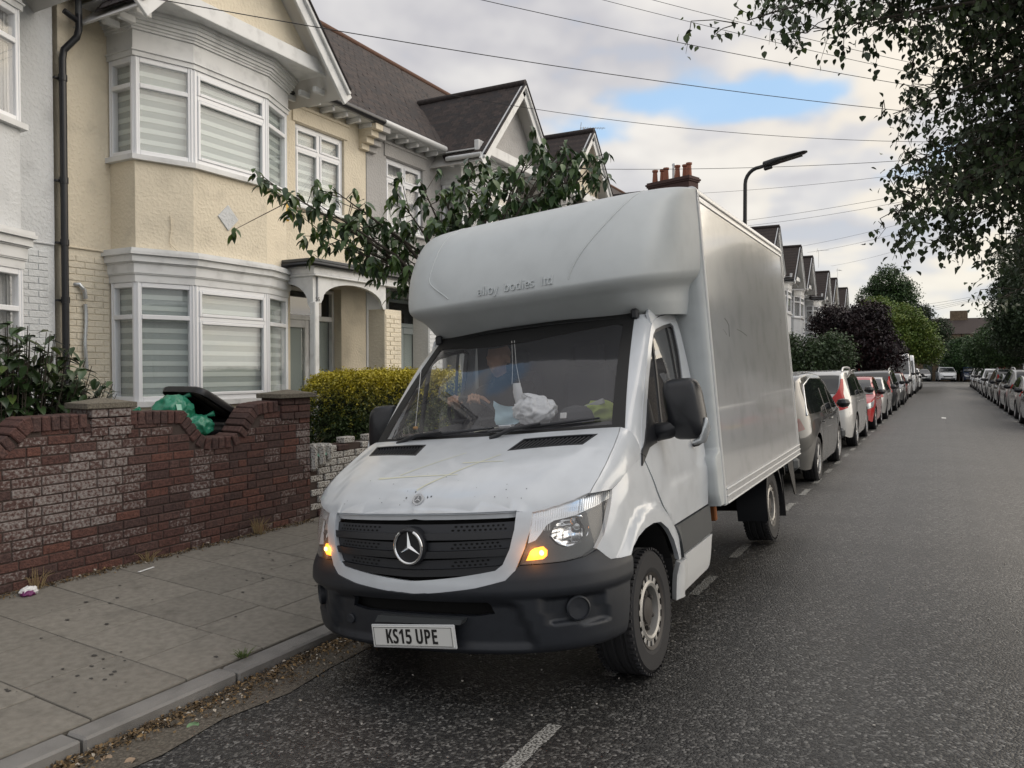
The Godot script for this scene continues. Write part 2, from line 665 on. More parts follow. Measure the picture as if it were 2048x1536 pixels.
	for i in 3:
		var t := mat("tile%d" % i, Color.WHITE, 0.85)
		var q: Array = [[0.04, 0.031, 0.029], [0.055, 0.041, 0.037], [0.032, 0.027, 0.027]][i]
		t.albedo_texture = ntex(256, 0.03, SX, 80 + i, [[0.0, q[0] * 0.6, q[1] * 0.6, q[2] * 0.6], [0.6, q[0], q[1], q[2]], [1.0, q[0] * 1.9, q[1] * 2.0, q[2] * 1.9]], 5)
		tri_uv(t, 1.7)
	mat("terracotta", C(0.11, 0.055, 0.035), 0.85)
	mat("pot", C(0.26, 0.1, 0.06), 0.85)
	mat("soffit", C(0.6, 0.59, 0.57), 0.7)
	mat("black_plastic", C(0.012, 0.013, 0.016), 0.32)
	mat("lead", C(0.07, 0.075, 0.08), 0.6)
	mat("glass", Color(1, 1, 1, 0.04), 0.0, {"transparency": BaseMaterial3D.TRANSPARENCY_ALPHA})
	mat("tinted_glass", Color(0.3, 0.32, 0.34, 0.5), 0.0, {"transparency": BaseMaterial3D.TRANSPARENCY_ALPHA})
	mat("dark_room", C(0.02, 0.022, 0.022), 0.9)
	mat("blind_light", C(0.5, 0.57, 0.545), 0.8)
	mat("blind_dark", C(0.27, 0.325, 0.315), 0.8)
	mat("curtain", C(0.35, 0.36, 0.36), 0.9)
	mat("door_grey", C(0.33, 0.38, 0.39), 0.4)
	mat("black_paint", C(0.006, 0.006, 0.006), 0.6)
	mat("pole_paint", C(0.012, 0.013, 0.014), 0.45)
	mat("wire", C(0.02, 0.02, 0.022), 0.7)
	# vehicles
	var vp := mat("van_paint", C(0.57, 0.60, 0.63), 0.3)
	vp.clearcoat_enabled = true
	vp.clearcoat = 0.7
	vp.clearcoat_roughness = 0.08
	stain(vp, ntex(512, 0.012, SX, 91, [[0.0, 0.86], [0.5, 0.97], [1.0, 1.0]], 5), 0.8, false)
	var gr := mat("fairing_plastic", C(0.5, 0.53, 0.535), 0.42)
	stain(gr, ntex(512, 0.014, SX, 92, [[0.0, 0.9], [0.5, 0.98], [1.0, 1.0]], 6), 0.7, false)
	var bp := mat("box_panel", C(0.52, 0.53, 0.535), 0.16)
	bp.metallic_specular = 0.7
	bp.clearcoat_enabled = true
	bp.clearcoat = 0.6
	bp.clearcoat_roughness = 0.05
	var streak := ntex(512, 0.02, SX, 93, [[0.0, raw(0.35)], [1.0, raw(0.65)]], 4)
	relief(bp, streak, 0.012)
	bp.uv1_triplanar = true
	bp.uv1_scale = Vector3(1.0, 0.12, 9.0)
	stain(bp, ntex(512, 0.01, SX, 94, [[0.0, 0.82], [0.5, 0.97], [1.0, 1.0]], 5), 0.5, false)
	mat("aluminium", C(0.6, 0.61, 0.62), 0.32, {"metallic": 0.85})
	mat("white_rail", C(0.55, 0.56, 0.56), 0.35)
	var bu := mat("bumper_plastic", C(0.016, 0.019, 0.025), 0.5)
	stain(bu, ntex(512, 0.02, SX, 95, [[0.0, 0.7], [0.5, 0.95], [1.0, 1.0]], 5), 1.5, false)
	mat("trim_grey", C(0.05, 0.055, 0.058), 0.55)
	mat("dark_plastic", C(0.012, 0.013, 0.016), 0.42)
	mat("mesh_plastic", C(0.018, 0.02, 0.025), 0.5)
	mat("void", C(0.003, 0.003, 0.003), 1.0)
	mat("chrome", C(0.75, 0.76, 0.77), 0.12, {"metallic": 1.0})
	mat("old_chrome", C(0.5, 0.51, 0.52), 0.25, {"metallic": 1.0})
	mat("lamp_silver", C(0.72, 0.74, 0.76), 0.22, {"metallic": 0.9})
	mat("lamp_grey", C(0.03, 0.032, 0.032), 0.3)
	mat("amber", C(0.9, 0.42, 0.06), 0.3, {"emission_enabled": true, "emission": Color(1.0, 0.55, 0.12), "emission_energy_multiplier": 1.5})
	mat("amber_core", C(1.0, 0.8, 0.4), 0.3, {"emission_enabled": true, "emission": Color(1.0, 0.85, 0.5), "emission_energy_multiplier": 3.0})
	mat("lens", Color(1, 1, 1, 0.06), 0.0, {"transparency": BaseMaterial3D.TRANSPARENCY_ALPHA})
	mat("screen_glass", Color(0.5, 0.5, 0.52, 0.13), 0.0, {"transparency": BaseMaterial3D.TRANSPARENCY_ALPHA})
	var ru := mat("rubber", C(0.014, 0.014, 0.016), 0.75)
	mat("rim_paint", C(0.36, 0.35, 0.33), 0.4, {"metallic": 0.4})
	mat("rim_dark", C(0.035, 0.03, 0.027), 0.6)
	mat("alloy", C(0.45, 0.45, 0.45), 0.3, {"metallic": 0.8})
	mat("plate_white", C(0.68, 0.68, 0.65), 0.35)
	mat("plate_yellow", C(0.7, 0.5, 0.06), 0.35)
	mat("ink", C(0.01, 0.01, 0.01), 0.5)
	mat("cabin", C(0.018, 0.019, 0.022), 0.7)
	mat("cabin_grey", C(0.06, 0.062, 0.068), 0.8)
	mat("seat_cloth", C(0.03, 0.032, 0.036), 0.95)
	mat("chassis", C(0.01, 0.01, 0.01), 0.9)
	mat("rust", C(0.25, 0.09, 0.03), 0.9)
	mat("tape_mark", C(0.6, 0.6, 0.47), 0.7)
	mat("tail_red", C(0.42, 0.012, 0.014), 0.15)
	mat("tail_dark", C(0.12, 0.03, 0.03), 0.1)
	mat("lamp_clear", C(0.55, 0.57, 0.58), 0.1, {"metallic": 0.5})
	mat("car_glass", C(0.012, 0.014, 0.015), 0.03)
	M["car_glass"].metallic_specular = 0.75
	for q in [["paint_graphite", C(0.02, 0.021, 0.02)], ["paint_silver", C(0.46, 0.46, 0.45)], ["paint_white", C(0.66, 0.67, 0.68)], ["paint_red", C(0.42, 0.014, 0.014)], ["paint_black", C(0.012, 0.014, 0.016)], ["paint_navy", C(0.014, 0.024, 0.055)], ["paint_green", C(0.02, 0.032, 0.028)], ["paint_grey", C(0.14, 0.145, 0.15)]]:
		var pm := mat(q[0], q[1], 0.3)
		pm.clearcoat_enabled = true
		pm.clearcoat = 1.0
		pm.clearcoat_roughness = 0.03
		if q[0] in ["paint_silver", "paint_grey"]:
			pm.metallic = 0.4

# ---------------------------------------------------------------- ground
func road_y(x: float) -> float:
	var d := maxf(absf(x - 0.25) - 0.2, 0.0)
	return -0.0503 * d - 0.00374 * d * d

# the street swings slightly to one side beyond the van
func bend(s: float) -> float:
	return 0.0088 * maxf(s - 8.0, 0.0)

func pave_y(x: float) -> float:
	return -0.15 + 0.043 * (-3.55 - x) if x < 0 else -0.15 + 0.043 * (x - 4.05)

func strip(s: SurfaceTool, xs: Array, z0: float, z1: float, f: Callable, up: float):
	for i in xs.size() - 1:
		var a: float = xs[i]
		var b: float = xs[i + 1]
		quad(s, Vector3(a, f.call(a) + up, z0), Vector3(b, f.call(b) + up, z0), Vector3(b, f.call(b) + up, z1), Vector3(a, f.call(a) + up, z1))

func ground():
	var s := S()
	quad(s, Vector3(-400, -0.6, 400), Vector3(400, -0.6, 400), Vector3(400, -0.6, -400), Vector3(-400, -0.6, -400))
	struct("ground", s, M.open_ground)
	s = S()
	var g := []
	for z in [20.0, 0.0, -8.0, -60.0, -97.0]:
		var row := []
		for i in 39:
			var x := -3.55 + 7.6 * i / 38.0
			row.append(Vector3(x + bend(-z), road_y(x), z))
		g.append(row)
	grid(s, g)
	struct("road", s, M.asphalt)
	s = S()
	quad(s, Vector3(-60, -0.012, -96.9), Vector3(60, -0.012, -96.9), Vector3(60, -0.012, -106), Vector3(-60, -0.012, -106))
	struct("cross_road", s, M.asphalt)
	# dusty gutter along the kerb, with a ragged outer edge
	s = S()
	var prev := -3.2
	for i in 90:
		var z0 := 4.0 - 0.4 * i
		var nxt := -3.22 + R.randf_range(-0.09, 0.08)
		quad(s, Vector3(-3.55, road_y(-3.55) + 0.005, z0), Vector3(prev, road_y(prev) + 0.005, z0), Vector3(nxt, road_y(nxt) + 0.005, z0 - 0.4), Vector3(-3.55, road_y(-3.55) + 0.005, z0 - 0.4))
		prev = nxt
	struct("gutter", s, M.gutter_dirt)
	# kerbs
	var pave := hold("pavement", self)
	pave.set_meta("kind", "structure")
	tag(pave, "grey flagstone pavement with granite kerb along the brick wall")
	var ks := S()
	bx(ks, Vector3(0, -0.1, 0), Vector3(0.15, 0.2, 0.925), 0.012)
	var kerb := ks.commit()
	for i in 26:
		var z := 2.0 - 0.94 * i - 0.03
		put("kerb_stone", kerb, M.granite, pave, Transform3D(Basis(Vector3.UP, R.randf_range(-0.004, 0.004)), Vector3(-3.625, -0.15 + R.randf_range(-0.005, 0.005), z)))
	s = S()
	var sw := Basis(Vector3.UP, -0.0088)
	bx(s, Vector3(-3.625 + bend(59.8), -0.25, -59.8), Vector3(0.15, 0.2, 74.5), 0.012, sw)
	bx(s, Vector3(4.125 + bend(52.0), -0.25, -52.0), Vector3(0.15, 0.2, 90.0), 0.012, sw)
	bx(s, Vector3(4.125, -0.25, 3.0), Vector3(0.15, 0.2, 20.0), 0.012)
	stuff(put("kerb_stones", s, M.granite, pave))
	# flagstones, row by row; joints staggered
	var variants := []
	for k in 6:
		var fs := S()
		bx(fs, Vector3(0, -0.03, 0), Vector3(1, 0.06, 1), 0.005)
		variants.append(fs.commit())
	var slope := atan(0.043)
	for r in 34:
		var z0 := 1.0 - 0.567 * r
		var x: float = -3.7 - (0.62 if r % 2 == 0 else 0.47) + (0.0 if r != 7 else 0.02)
		var x_hi := -3.7
		while x_hi > -5.95:
			var x_lo := maxf(x, -6.02)
			if x_lo < -5.75:
				x_lo = -6.02
			var cx := (x_lo + x_hi) * 0.5
			var w := x_hi - x_lo - 0.008
			var b := Basis(Vector3(0, 0, 1), -slope) * Basis(Vector3(1, 0, 0), R.randf_range(-0.003, 0.003))
			b = b * Basis.from_scale(Vector3(w, 1, 0.567 - 0.008))
			put("flagstone", variants[R.randi() % 6], M["flag%d" % (R.randi() % 3)], pave, Transform3D(b, Vector3(cx, pave_y(cx) + R.randf_range(-0.002, 0.002), z0 - 0.2835)))
			x_hi = x_lo
			x -= R.randf_range(0.58, 0.63)
	s = S()
	quad(s, Vector3(-3.7, pave_y(-3.7) - 0.012, 3), Vector3(-3.7, pave_y(-3.7) - 0.012, -18.6), Vector3(-6.1, pave_y(-6.1) - 0.012, -18.6), Vector3(-6.1, pave_y(-6.1) - 0.012, 3))
	put("joint_bed", s, M.flag_joint, pave)
	s = S()
	var e := bend(97)
	quad(s, Vector3(-6.1, pave_y(-6.1), -18.3), Vector3(-3.7 + bend(18.3), pave_y(-3.7), -18.3), Vector3(-3.7 + e, pave_y(-3.7), -97), Vector3(-6.1, pave_y(-6.1), -97))
	quad(s, Vector3(4.2, pave_y(4.2), -8), Vector3(6.6, pave_y(6.6), -8), Vector3(6.6 + e, pave_y(6.6), -97), Vector3(4.2 + e, pave_y(4.2), -97))
	quad(s, Vector3(4.2, pave_y(4.2), 13), Vector3(6.6, pave_y(6.6), 13), Vector3(6.6, pave_y(6.6), -8), Vector3(4.2, pave_y(4.2), -8))
	put("far_pavement", s, M.flag1, pave)
	# front gardens
	s = S()
	quad(s, Vector3(-9.0, -0.04, 10), Vector3(-6.05, -0.04, 10), Vector3(-6.05, -0.04, -97), Vector3(-9.0, -0.04, -97))
	quad(s, Vector3(6.6, -0.04, 10), Vector3(16, -0.04, 10), Vector3(16, -0.04, -97), Vector3(6.6, -0.04, -97))
	struct("garden_ground", s, M.soil)
	# the broken white line at the edge of the parking bays
	var at := [3.35, 4.62, 6.38, 7.68, 9.0, 10.3, 11.6, 12.8]
	var a := -0.0
	for i in 46:
		s = S()
		var z0: float = -at[i] if i < at.size() else -(12.8 + 1.3 * (i - 7))
		var l := 0.78 if i == 0 else 0.6
		var n := 8
		for j in n:
			var w0 := 0.04 + R.randf_range(-0.006, 0.006)
			var za := z0 + l * j / n
			var zb := z0 + l * (j + 1) / n
			var xb := -1.58 + bend(-zb)
			quad(s, Vector3(xb - w0, road_y(-1.58 - w0) + 0.004, zb), Vector3(xb + w0, road_y(-1.58 + w0) + 0.004, zb), Vector3(xb + w0, road_y(-1.58 + w0) + 0.004, za), Vector3(xb - w0, road_y(-1.58 - w0) + 0.004, za))
		struct("road_marking", s, M.road_paint)
	for i in 34:
		s = S()
		var z0 := -(14.0 + 1.3 * i)
		var x0 := 2.02 + bend(-z0)
		quad(s, Vector3(x0, road_y(2.02) + 0.004, z0 + 0.6), Vector3(x0 + 0.08, road_y(2.1) + 0.004, z0 + 0.6), Vector3(x0 + 0.08, road_y(2.1) + 0.004, z0), Vector3(x0, road_y(2.02) + 0.004, z0))
		struct("road_marking", s, M.road_paint)
	s = S()
	quad(s, Vector3(0.2, 0.004, -28.3), Vector3(0.85, road_y(0.85) + 0.004, -28.3), Vector3(0.85, road_y(0.85) + 0.004, -28.9), Vector3(0.2, 0.004, -28.9))
	struct("road_marking", s, mat("bright_paint", C(0.7, 0.7, 0.68), 0.7))

# ---------------------------------------------------------------- the box van; its own axes: x to its left flank, y up, z to its nose
const VN := 2.6
const VD := 0.62
const FN := 4.4
const Z0 := [[0.28, -0.16], [0.33, -0.12], [0.38, -0.102], [0.6, -0.095], [0.66, -0.10], [0.72, -0.11], [0.87, -0.125], [1.0, -0.16], [1.03, -0.175], [1.06, -0.19], [1.1, -0.225], [1.15, -0.3]]
const WT := [[0.28, 0.94], [0.4, 0.985], [0.6, 1.0], [0.7, 0.998], [0.8, 0.987], [1.0, 0.985], [1.2, 0.96], [1.37, 0.93]]
const WS := [[0.28, 0.955], [0.4, 0.975], [0.6, 0.985], [1.0, 0.985], [1.2, 0.965], [1.37, 0.94], [1.7, 0.91], [2.0, 0.87], [2.13, 0.83], [2.2, 0.78], [2.3, 0.66]]
const YC := [[-1.2, 1.40], [-1.0, 1.395], [-0.9, 1.375], [-0.7, 1.315], [-0.5, 1.245], [-0.32, 1.165], [-0.225, 1.10], [-0.19, 1.06], [-0.175, 1.03]]
const FP := [[0.0, 2.06, -1.72, 0.93], [0.12, 2.12, -1.62, 0.95], [0.22, 2.19, -1.50, 0.97], [0.29, 2.24, -1.42, 1.03], [0.34, 2.29, -1.39, 1.05], [0.48, 2.48, -1.455, 1.065], [0.6, 2.65, -1.565, 1.068], [0.71, 2.79, -1.70, 1.065], [0.80, 2.89, -1.86, 1.065], [0.88, 2.955, -2.05, 1.065], [1.0, 3.0, -2.46, 1.065]]
const LAMP := [[0.633, 1.026], [0.847, 1.066], [1.015, 1.092], [1.184, 1.092], [1.293, 1.079], [1.307, 1.059], [1.292, 0.999], [1.255, 0.93], [1.219, 0.873], [1.13, 0.811], [1.021, 0.786], [0.85, 0.775], [0.669, 0.774], [0.545, 0.775], [0.603, 0.875], [0.63, 0.963]]

func front(p: Vector2) -> Vector3:
	var s := sin(p.x)
	var c := absf(cos(p.x))
	return Vector3(stab(WT, p.y) * signf(s) * pow(absf(s), 2.0 / VN), p.y, stab(Z0, p.y) - VD * (1.0 - pow(c, 2.0 / VN)))

func bump_front(p: Vector2) -> Vector3:
	var q := front(p)
	var a := absf(p.x)
	var n := (front(p + Vector2(0.01, 0)) - front(p - Vector2(0.01, 0))).cross(Vector3.UP).normalized()
	if n.z < 0:
		n = -n
	# a proud ledge above, a wide hollow about the number plate, hollows for the fog lamps
	var d := 0.022 * smoothstep(0.60, 0.645, p.y) * smoothstep(0.80, 0.70, p.y)
	var edge := 0.50 + (0.56 - p.y) * 0.55
	d -= 0.03 * smoothstep(edge + 0.05, edge - 0.03, a) * smoothstep(0.605, 0.575, p.y) * smoothstep(0.33, 0.40, p.y)
	var fu := (a - 0.93) / 0.27
	var fv := (p.y - 0.535) / 0.075
	d -= 0.035 * smoothstep(1.0, 0.72, maxf(absf(fu), absf(fv)) + 0.12 * fu * signf(fv))
	d -= 0.05 * smoothstep(0.36, 0.28, p.y)
	return q + n * d

func side_x(z: float, y: float) -> float:
	var w := stab(WS, y)
	var z0 := stab(Z0, minf(y, 1.1))
	if z <= z0 - VD:
		return w
	var c := clampf(1.0 - (z0 - z) / VD, 0.0, 1.0)
	return w * pow(maxf(1.0 - pow(c, VN), 0.0), 1.0 / VN)

func side(p: Vector2) -> Vector3:
	var x := side_x(p.x, p.y)
	# flared lip round the wheel and a pressed crease behind it
	var r := Vector2((p.x + 1.0) / 1.02, (p.y - 0.40)).length()
	x += 0.035 * smoothstep(0.56, 0.50, r) * smoothstep(0.36, 0.43, r)
	var k := p.y - (0.98 + (p.x + 1.46) * -0.06)
	x += 0.012 * smoothstep(0.02, -0.03, k) * smoothstep(-0.3, -0.05, k) * smoothstep(-1.3, -1.6, p.x)
	return Vector3(x, p.y, p.x)

func plan(x: float) -> float:
	var s := minf(absf(x) / 0.985, 0.999)
	return -VD * (1.0 - pow(1.0 - pow(s, VN), 1.0 / VN))

func bonnet(p: Vector2) -> Vector3:
	var k := lerpf(0.34, 1.0, clampf((p.y + 1.0) / 0.8, 0, 1))
	var y := stab(YC, p.y - plan(p.x) * k)
	var xc := lerpf(0.60, 0.80, clampf((-0.25 - p.y) / 0.5, 0, 1))
	y -= 0.014 * smoothstep(-0.02, 0.05, absf(p.x) - xc) * smoothstep(-1.0, -0.7, p.y)
	y += 0.006 * smoothstep(0.05, 0.0, absf(p.x)) * smoothstep(-0.4, -0.2, p.y)
	return Vector3(p.x, y, p.y)

func screen(p: Vector2) -> Vector3:
	# p.x across (-1..1), p.y upwards (0..1)
	var hw := lerpf(0.875, 0.75, p.y)
	return Vector3(p.x * hw, lerpf(1.36, 2.07, p.y), lerpf(-0.90, -1.62, p.y) + 0.12 * p.y * (1 - p.y) - 0.12 * p.x * p.x)

func fairing(p: Vector2) -> Vector3:
	var i := 0
	while i < FP.size() - 2 and p.y > FP[i + 1][0]:
		i += 1
	var a: Array = FP[maxi(i - 1, 0)]
	var b: Array = FP[i]
	var c: Array = FP[i + 1]
	var d: Array = FP[mini(i + 2, FP.size() - 1)]
	var u := clampf((p.y - b[0]) / (c[0] - b[0]), 0, 1)
	var v := []
	for k in [1, 2, 3]:
		var h: float = c[0] - b[0]
		var m0: float = (c[k] - a[k]) / maxf(c[0] - a[0], 1e-4) * h
		var m1: float = (d[k] - b[k]) / maxf(d[0] - b[0], 1e-4) * h
		v.append((2 * u * u * u - 3 * u * u + 1) * b[k] + (u * u * u - 2 * u * u + u) * m0 + (-2 * u * u * u + 3 * u * u) * c[k] + (u * u * u - u * u) * m1)
	var s := sin(p.x)
	var w := 1.0 - pow(absf(cos(p.x)), 2.0 / FN)
	var lift := 0.12 * smoothstep(0.95, 0.4, p.y) * smoothstep(0.0, 0.3, p.y) + 0.03 * smoothstep(0.3, 0.0, p.y)
	return Vector3(v[2] * signf(s) * pow(absf(s), 2.0 / FN), v[0] + lift * w, v[1] - (v[1] + 2.46) * w)

func fairing_dented(p: Vector2) -> Vector3:
	var q := fairing(p)
	# pressed lines that frame the front face
	for sg in [-1.0, 1.0]:
		var line := lerpf(0.46, 0.80, smoothstep(2.28, 2.98, q.y)) if sg > 0 else lerpf(0.50, 0.66, smoothstep(2.28, 2.55, q.y))
		q.z -= 0.004 * exp(-pow((q.x - sg * line) / 0.05, 2.0)) * smoothstep(2.28, 2.36, q.y) * smoothstep(2.99, 2.93, q.y)
	return q

func side_and_mirror(sg: float, f: Callable) -> Callable:
	return func(p: Vector2) -> Vector3:
		var q: Vector3 = f.call(p)
		return Vector3(q.x * sg, q.y, q.z)

func wheel(parent: Node, at: Vector3, sg: float, r := 0.345, w := 0.225, kind := "steel", rim_r := 0.205):
	var o := hold("wheel", parent)
	o.transform = Transform3D(Basis(Vector3(0, 0, 1), -PI / 2 * sg), at)   # its own y points outwards
	var s := S()
	var h := w / 2
	var pr := [[rim_r - 0.005, -h + 0.02], [rim_r + 0.02, -h], [r - 0.03, -h - 0.004], [r - 0.008, -h + 0.02]]
	for gz in [-0.055, 0.0, 0.055]:
		pr.append_array([[r, gz - 0.012], [r - 0.007, gz - 0.006], [r - 0.007, gz + 0.006], [r, gz + 0.012]])
	pr.append_array([[r - 0.008, h - 0.02], [r - 0.03, h + 0.004], [rim_r + 0.03, h + 0.002], [rim_r, h - 0.008], [rim_r - 0.01, h - 0.03]])
	lathe(s, pr, 40)
	if kind == "steel":
		for k in 56:
			var a := TAU * k / 56
			for e in [-1.0, 1.0]:
				bx(s, Vector3(cos(a) * (r - 0.006), e * (h - 0.014), sin(a) * (r - 0.006)), Vector3(0.012, 0.03, 0.016), 0.0, Basis(Vector3.UP, -a))
	put("tyre", s, M.rubber, o)
	s = S()
	if kind == "steel":
		lathe(s, [[0.0, -0.02], [rim_r - 0.03, -0.03], [rim_r - 0.01, h - 0.05], [rim_r - 0.012, h - 0.012], [rim_r + 0.006, h - 0.002]], 40)
		put("rim", s, M.rim_dark, o)
		s = S()
		lathe(s, [[rim_r - 0.075, h - 0.055], [rim_r - 0.07, h - 0.012], [rim_r - 0.055, h - 0.006], [rim_r - 0.04, h - 0.014]], 40)
		for k in 18:
			var a := TAU * k / 18
			bx(s, Vector3(cos(a) * (rim_r - 0.026), h - 0.018, sin(a) * (rim_r - 0.026)), Vector3(0.036, 0.01, 0.03), 0.003, Basis(Vector3.UP, -a))
		put("wheel_trim", s, M.rim_paint, o)
		s = S()
		lathe(s, [[rim_r - 0.075, h - 0.05], [0.08, h - 0.05], [0.07, h - 0.025], [0.03, h - 0.02], [0.0, h - 0.018]], 24)
		for k in 6:
			var a := TAU * k / 6
			bx(s, Vector3(cos(a) * 0.1, h - 0.04, sin(a) * 0.1), Vector3(0.025, 0.03, 0.025), 0.006)
		put("hub", s, M.rim_dark, o)
	else:
		lathe(s, [[0.0, -0.01], [rim_r - 0.02, -0.01], [rim_r - 0.015, h - 0.02], [rim_r + 0.004, h - 0.004]], 28)
		put("rim", s, M.rim_dark, o)
		s = S()
		lathe(s, [[rim_r - 0.025, h - 0.03], [rim_r - 0.018, h - 0.008], [rim_r + 0.004, h - 0.003]], 28)
		lathe(s, [[0.05, h - 0.035], [0.045, h - 0.012], [0.0, h - 0.008]], 12)
		for k in 5:
			var a := TAU * k / 5 + 0.3
			for e in [-0.13, 0.13]:
				bx(s, Vector3(cos(a + e) * rim_r * 0.55, h - 0.02, sin(a + e) * rim_r * 0.55), Vector3(rim_r * 0.8, 0.02, 0.03), 0.004, Basis(Vector3.UP, -a - e * 0.4))
		put("spokes", s, M.alloy, o)
	return o

func build_van():
	van = thing("box_van", "white box van with rounded over-cab fairing and black bumper, standing by the kerb", "van")
	van.transform = Transform3D(Basis(Vector3.RIGHT, deg_to_rad(0.42)) * Basis(Vector3(0, 0, 1), deg_to_rad(5.56)), Vector3(-2.306, -0.181, -3.192))
	var o := Vector3(0, 0, 1)
	var paint: Material = M.van_paint
	var s: SurfaceTool
	# ---- bumper
	var up := [[0.0, 0.634], [0.288, 0.673], [0.456, 0.707], [0.518, 0.752], [0.545, 0.772], [0.669, 0.771], [0.85, 0.772], [1.021, 0.783], [1.14, 0.806], [1.254, 0.745], [1.397, 0.735], [1.5, 0.738]]
	var lowr := [[1.47, 0.5], [1.43, 0.34], [1.084, 0.335], [0.5, 0.33], [0.0, 0.32]]
	var half := pv(up + lowr)
	var poly := PackedVector2Array()
	for q in half:
		poly.append(q)
	var mir := mirror_x(half)
	for i in range(mir.size() - 2, 0, -1):
		poly.append(mir[i])
	var slot := pv([[-0.34, 0.598], [0.34, 0.598], [0.37, 0.535], [0.26, 0.52], [-0.26, 0.52], [-0.37, 0.535]])
	s = S()
	shell(s, poly, Vector2(0.045, 0.02), bump_front, 0.03, [slot], 0.0, o)
	put("bumper", s, M.bumper_plastic, van)
	s = S()
	shell(s, pv([[-0.45, 0.62], [0.45, 0.62], [0.45, 0.49], [-0.45, 0.49]]), Vector2(0.1, 0.05), front, 0.0, [], -0.09, o)
	put("air_intake", s, M.void, van)
	for sg in [-1.0, 1.0]:
		s = S()
		X = Transform3D(Basis(Vector3.UP, sg * 0.72) * Basis(Vector3.RIGHT, PI / 2), front(Vector2(sg * 0.93, 0.54)) + Vector3(sg * -0.012, 0, -0.022))
		lathe(s, [[0.062, -0.02], [0.062, 0.012], [0.054, 0.018], [0.05, 0.008], [0.0, 0.004]], 28)
		X = Transform3D()
		put("fog_lamp_blank", s, M.bumper_plastic, van)
	s = S()
	X = Transform3D(Basis(Vector3.RIGHT, PI / 2), front(Vector2(-0.40, 0.46)) + Vector3(0, 0, -0.022))
	lathe(s, [[0.027, -0.02], [0.027, 0.004], [0.022, 0.008], [0.0, 0.008]], 20)
	X = Transform3D()
	put("towing_eye_cap", s, M.bumper_plastic, van)
	# ---- number plate
	var plate := hold("number_plate", van)
	plate.transform = Transform3D(Basis(Vector3(0, 0, 1), deg_to_rad(3.0)), Vector3(-0.005, 0.418, -0.078))
	s = S()
	bx(s, Vector3(0, 0, 0), Vector3(0.528, 0.122, 0.012), 0.004)
	put("plate_frame", s, M.white_rail, plate)
	s = S()
	bx(s, Vector3(0, 0, 0.006), Vector3(0.512, 0.104, 0.006), 0.002)
	put("plate_face", s, M.plate_white, plate)
	var lay := func(p: Vector3) -> Vector3: return Vector3(p.x * 0.74, p.y * 1.0, 0.0105 + p.z)
	put("registration", letters("KS15 UPE", 0.074, 0.002, true, lay), M.ink, plate, Transform3D(Basis(), Vector3(-0.005, 0.0, 0)))
	s = S()
	for q in [[0, 0.047, 0.49, 0.002], [0, -0.047, 0.49, 0.002]]:
		bx(s, Vector3(q[0], q[1], 0.0095), Vector3(q[2], q[3], 0.002))
	for q in [-0.246, 0.246]:
		bx(s, Vector3(q, 0, 0.0095), Vector3(0.002, 0.096, 0.002))
	put("plate_border", s, M.trim_grey, plate)
	s = S()
	prism(s, pv([[-0.255, 0.475], [0.285, 0.49], [0.30, 0.515], [-0.23, 0.512]]), -0.14, -0.085)
	put("plate_bracket", s, M.trim_grey, van)
	# ---- grille
	var out_r := [[0.63, 1.022], [0.621, 0.94], [0.584, 0.85], [0.518, 0.749], [0.456, 0.704], [0.288, 0.67], [0.0, 0.631]]
	var in_r := [[0.528, 1.03], [0.522, 0.945], [0.494, 0.854], [0.447, 0.78], [0.4, 0.752], [0.183, 0.72], [0.0, 0.696]]
	var both := func(h: Array) -> PackedVector2Array:
		var r := pv(h)
		for i in range(h.size() - 2, -1, -1):
			r.append(Vector2(-h[i][0], h[i][1]))
		return r
	var ring: PackedVector2Array = both.call(out_r)
	var open: PackedVector2Array = both.call(in_r)
	s = S()
	shell(s, ring, Vector2(0.05, 0.03), front, 0.035, [open], 0.012, o)
	put("grille_surround", s, paint, van)
	var grille := hold("grille", van)
	s = S()
	shell(s, open, Vector2(0.08, 0.05), front, 0.0, [], -0.05, o)
	put("grille_back", s, M.void, grille)
	var band := func(y0: float, y1: float, droop: float) -> PackedVector2Array:
		var r := PackedVector2Array()
		for i in 13:
			var a := -0.6 + 0.1 * i
			r.append(Vector2(a, y0 - droop * (1 - absf(a) / 0.6)))
		for i in 13:
			var a := 0.6 - 0.1 * i
			r.append(Vector2(a, y1 - droop * (1 - absf(a) / 0.6)))
		return r
	for k in 3:
		var yb: float = [0.925, 0.845, 0.768][k]
		var droop: float = [0.006, 0.018, 0.034][k]
		for piece in Geometry2D.intersect_polygons(band.call(yb - 0.018, yb + 0.016, droop), open):
			s = S()
			shell(s, piece, Vector2(0.06, 0.02), front, 0.035, [], 0.004, o)
			put("grille_slat", s, M.dark_plastic, grille)
		for piece in Geometry2D.intersect_polygons(band.call(yb + 0.018, yb + 0.062, droop), open):
			s = S()
			shell(s, piece, Vector2(0.06, 0.02), front, 0.015, [], -0.014, o)
			put("perforated_strip", s, M.mesh_plastic, grille)
		s = S()
		for row in 2:
			for i in 34:
				var a := -0.5 + 0.03 * i + 0.015 * row
				var wide: float = [0.47, 0.44, 0.36][k]
				if absf(a) > wide or absf(a) < 0.15 + 0.0 * k:
					continue
				var y := yb + 0.03 + 0.018 * row - droop * (1 - absf(a) / 0.6)
				var hex := PackedVector2Array()
				for j in 6:
					hex.append(Vector2(a + 0.0085 * cos(TAU * j / 6), y + 0.0055 * sin(TAU * j / 6)))
				shell(s, hex, Vector2(0.1, 0.1), front, 0.0, [], -0.0125, o)
		stuff(put("perforations", s, M.void, grille))
	# the three-pointed emblem, its ring dull at the top
	var em := hold("emblem", van)
	em.position = front(Vector2(0, 0.872)) + Vector3(-0.006, 0, 0.012)
	s = S()
	X = Transform3D(Basis(Vector3.RIGHT, PI / 2), Vector3.ZERO)
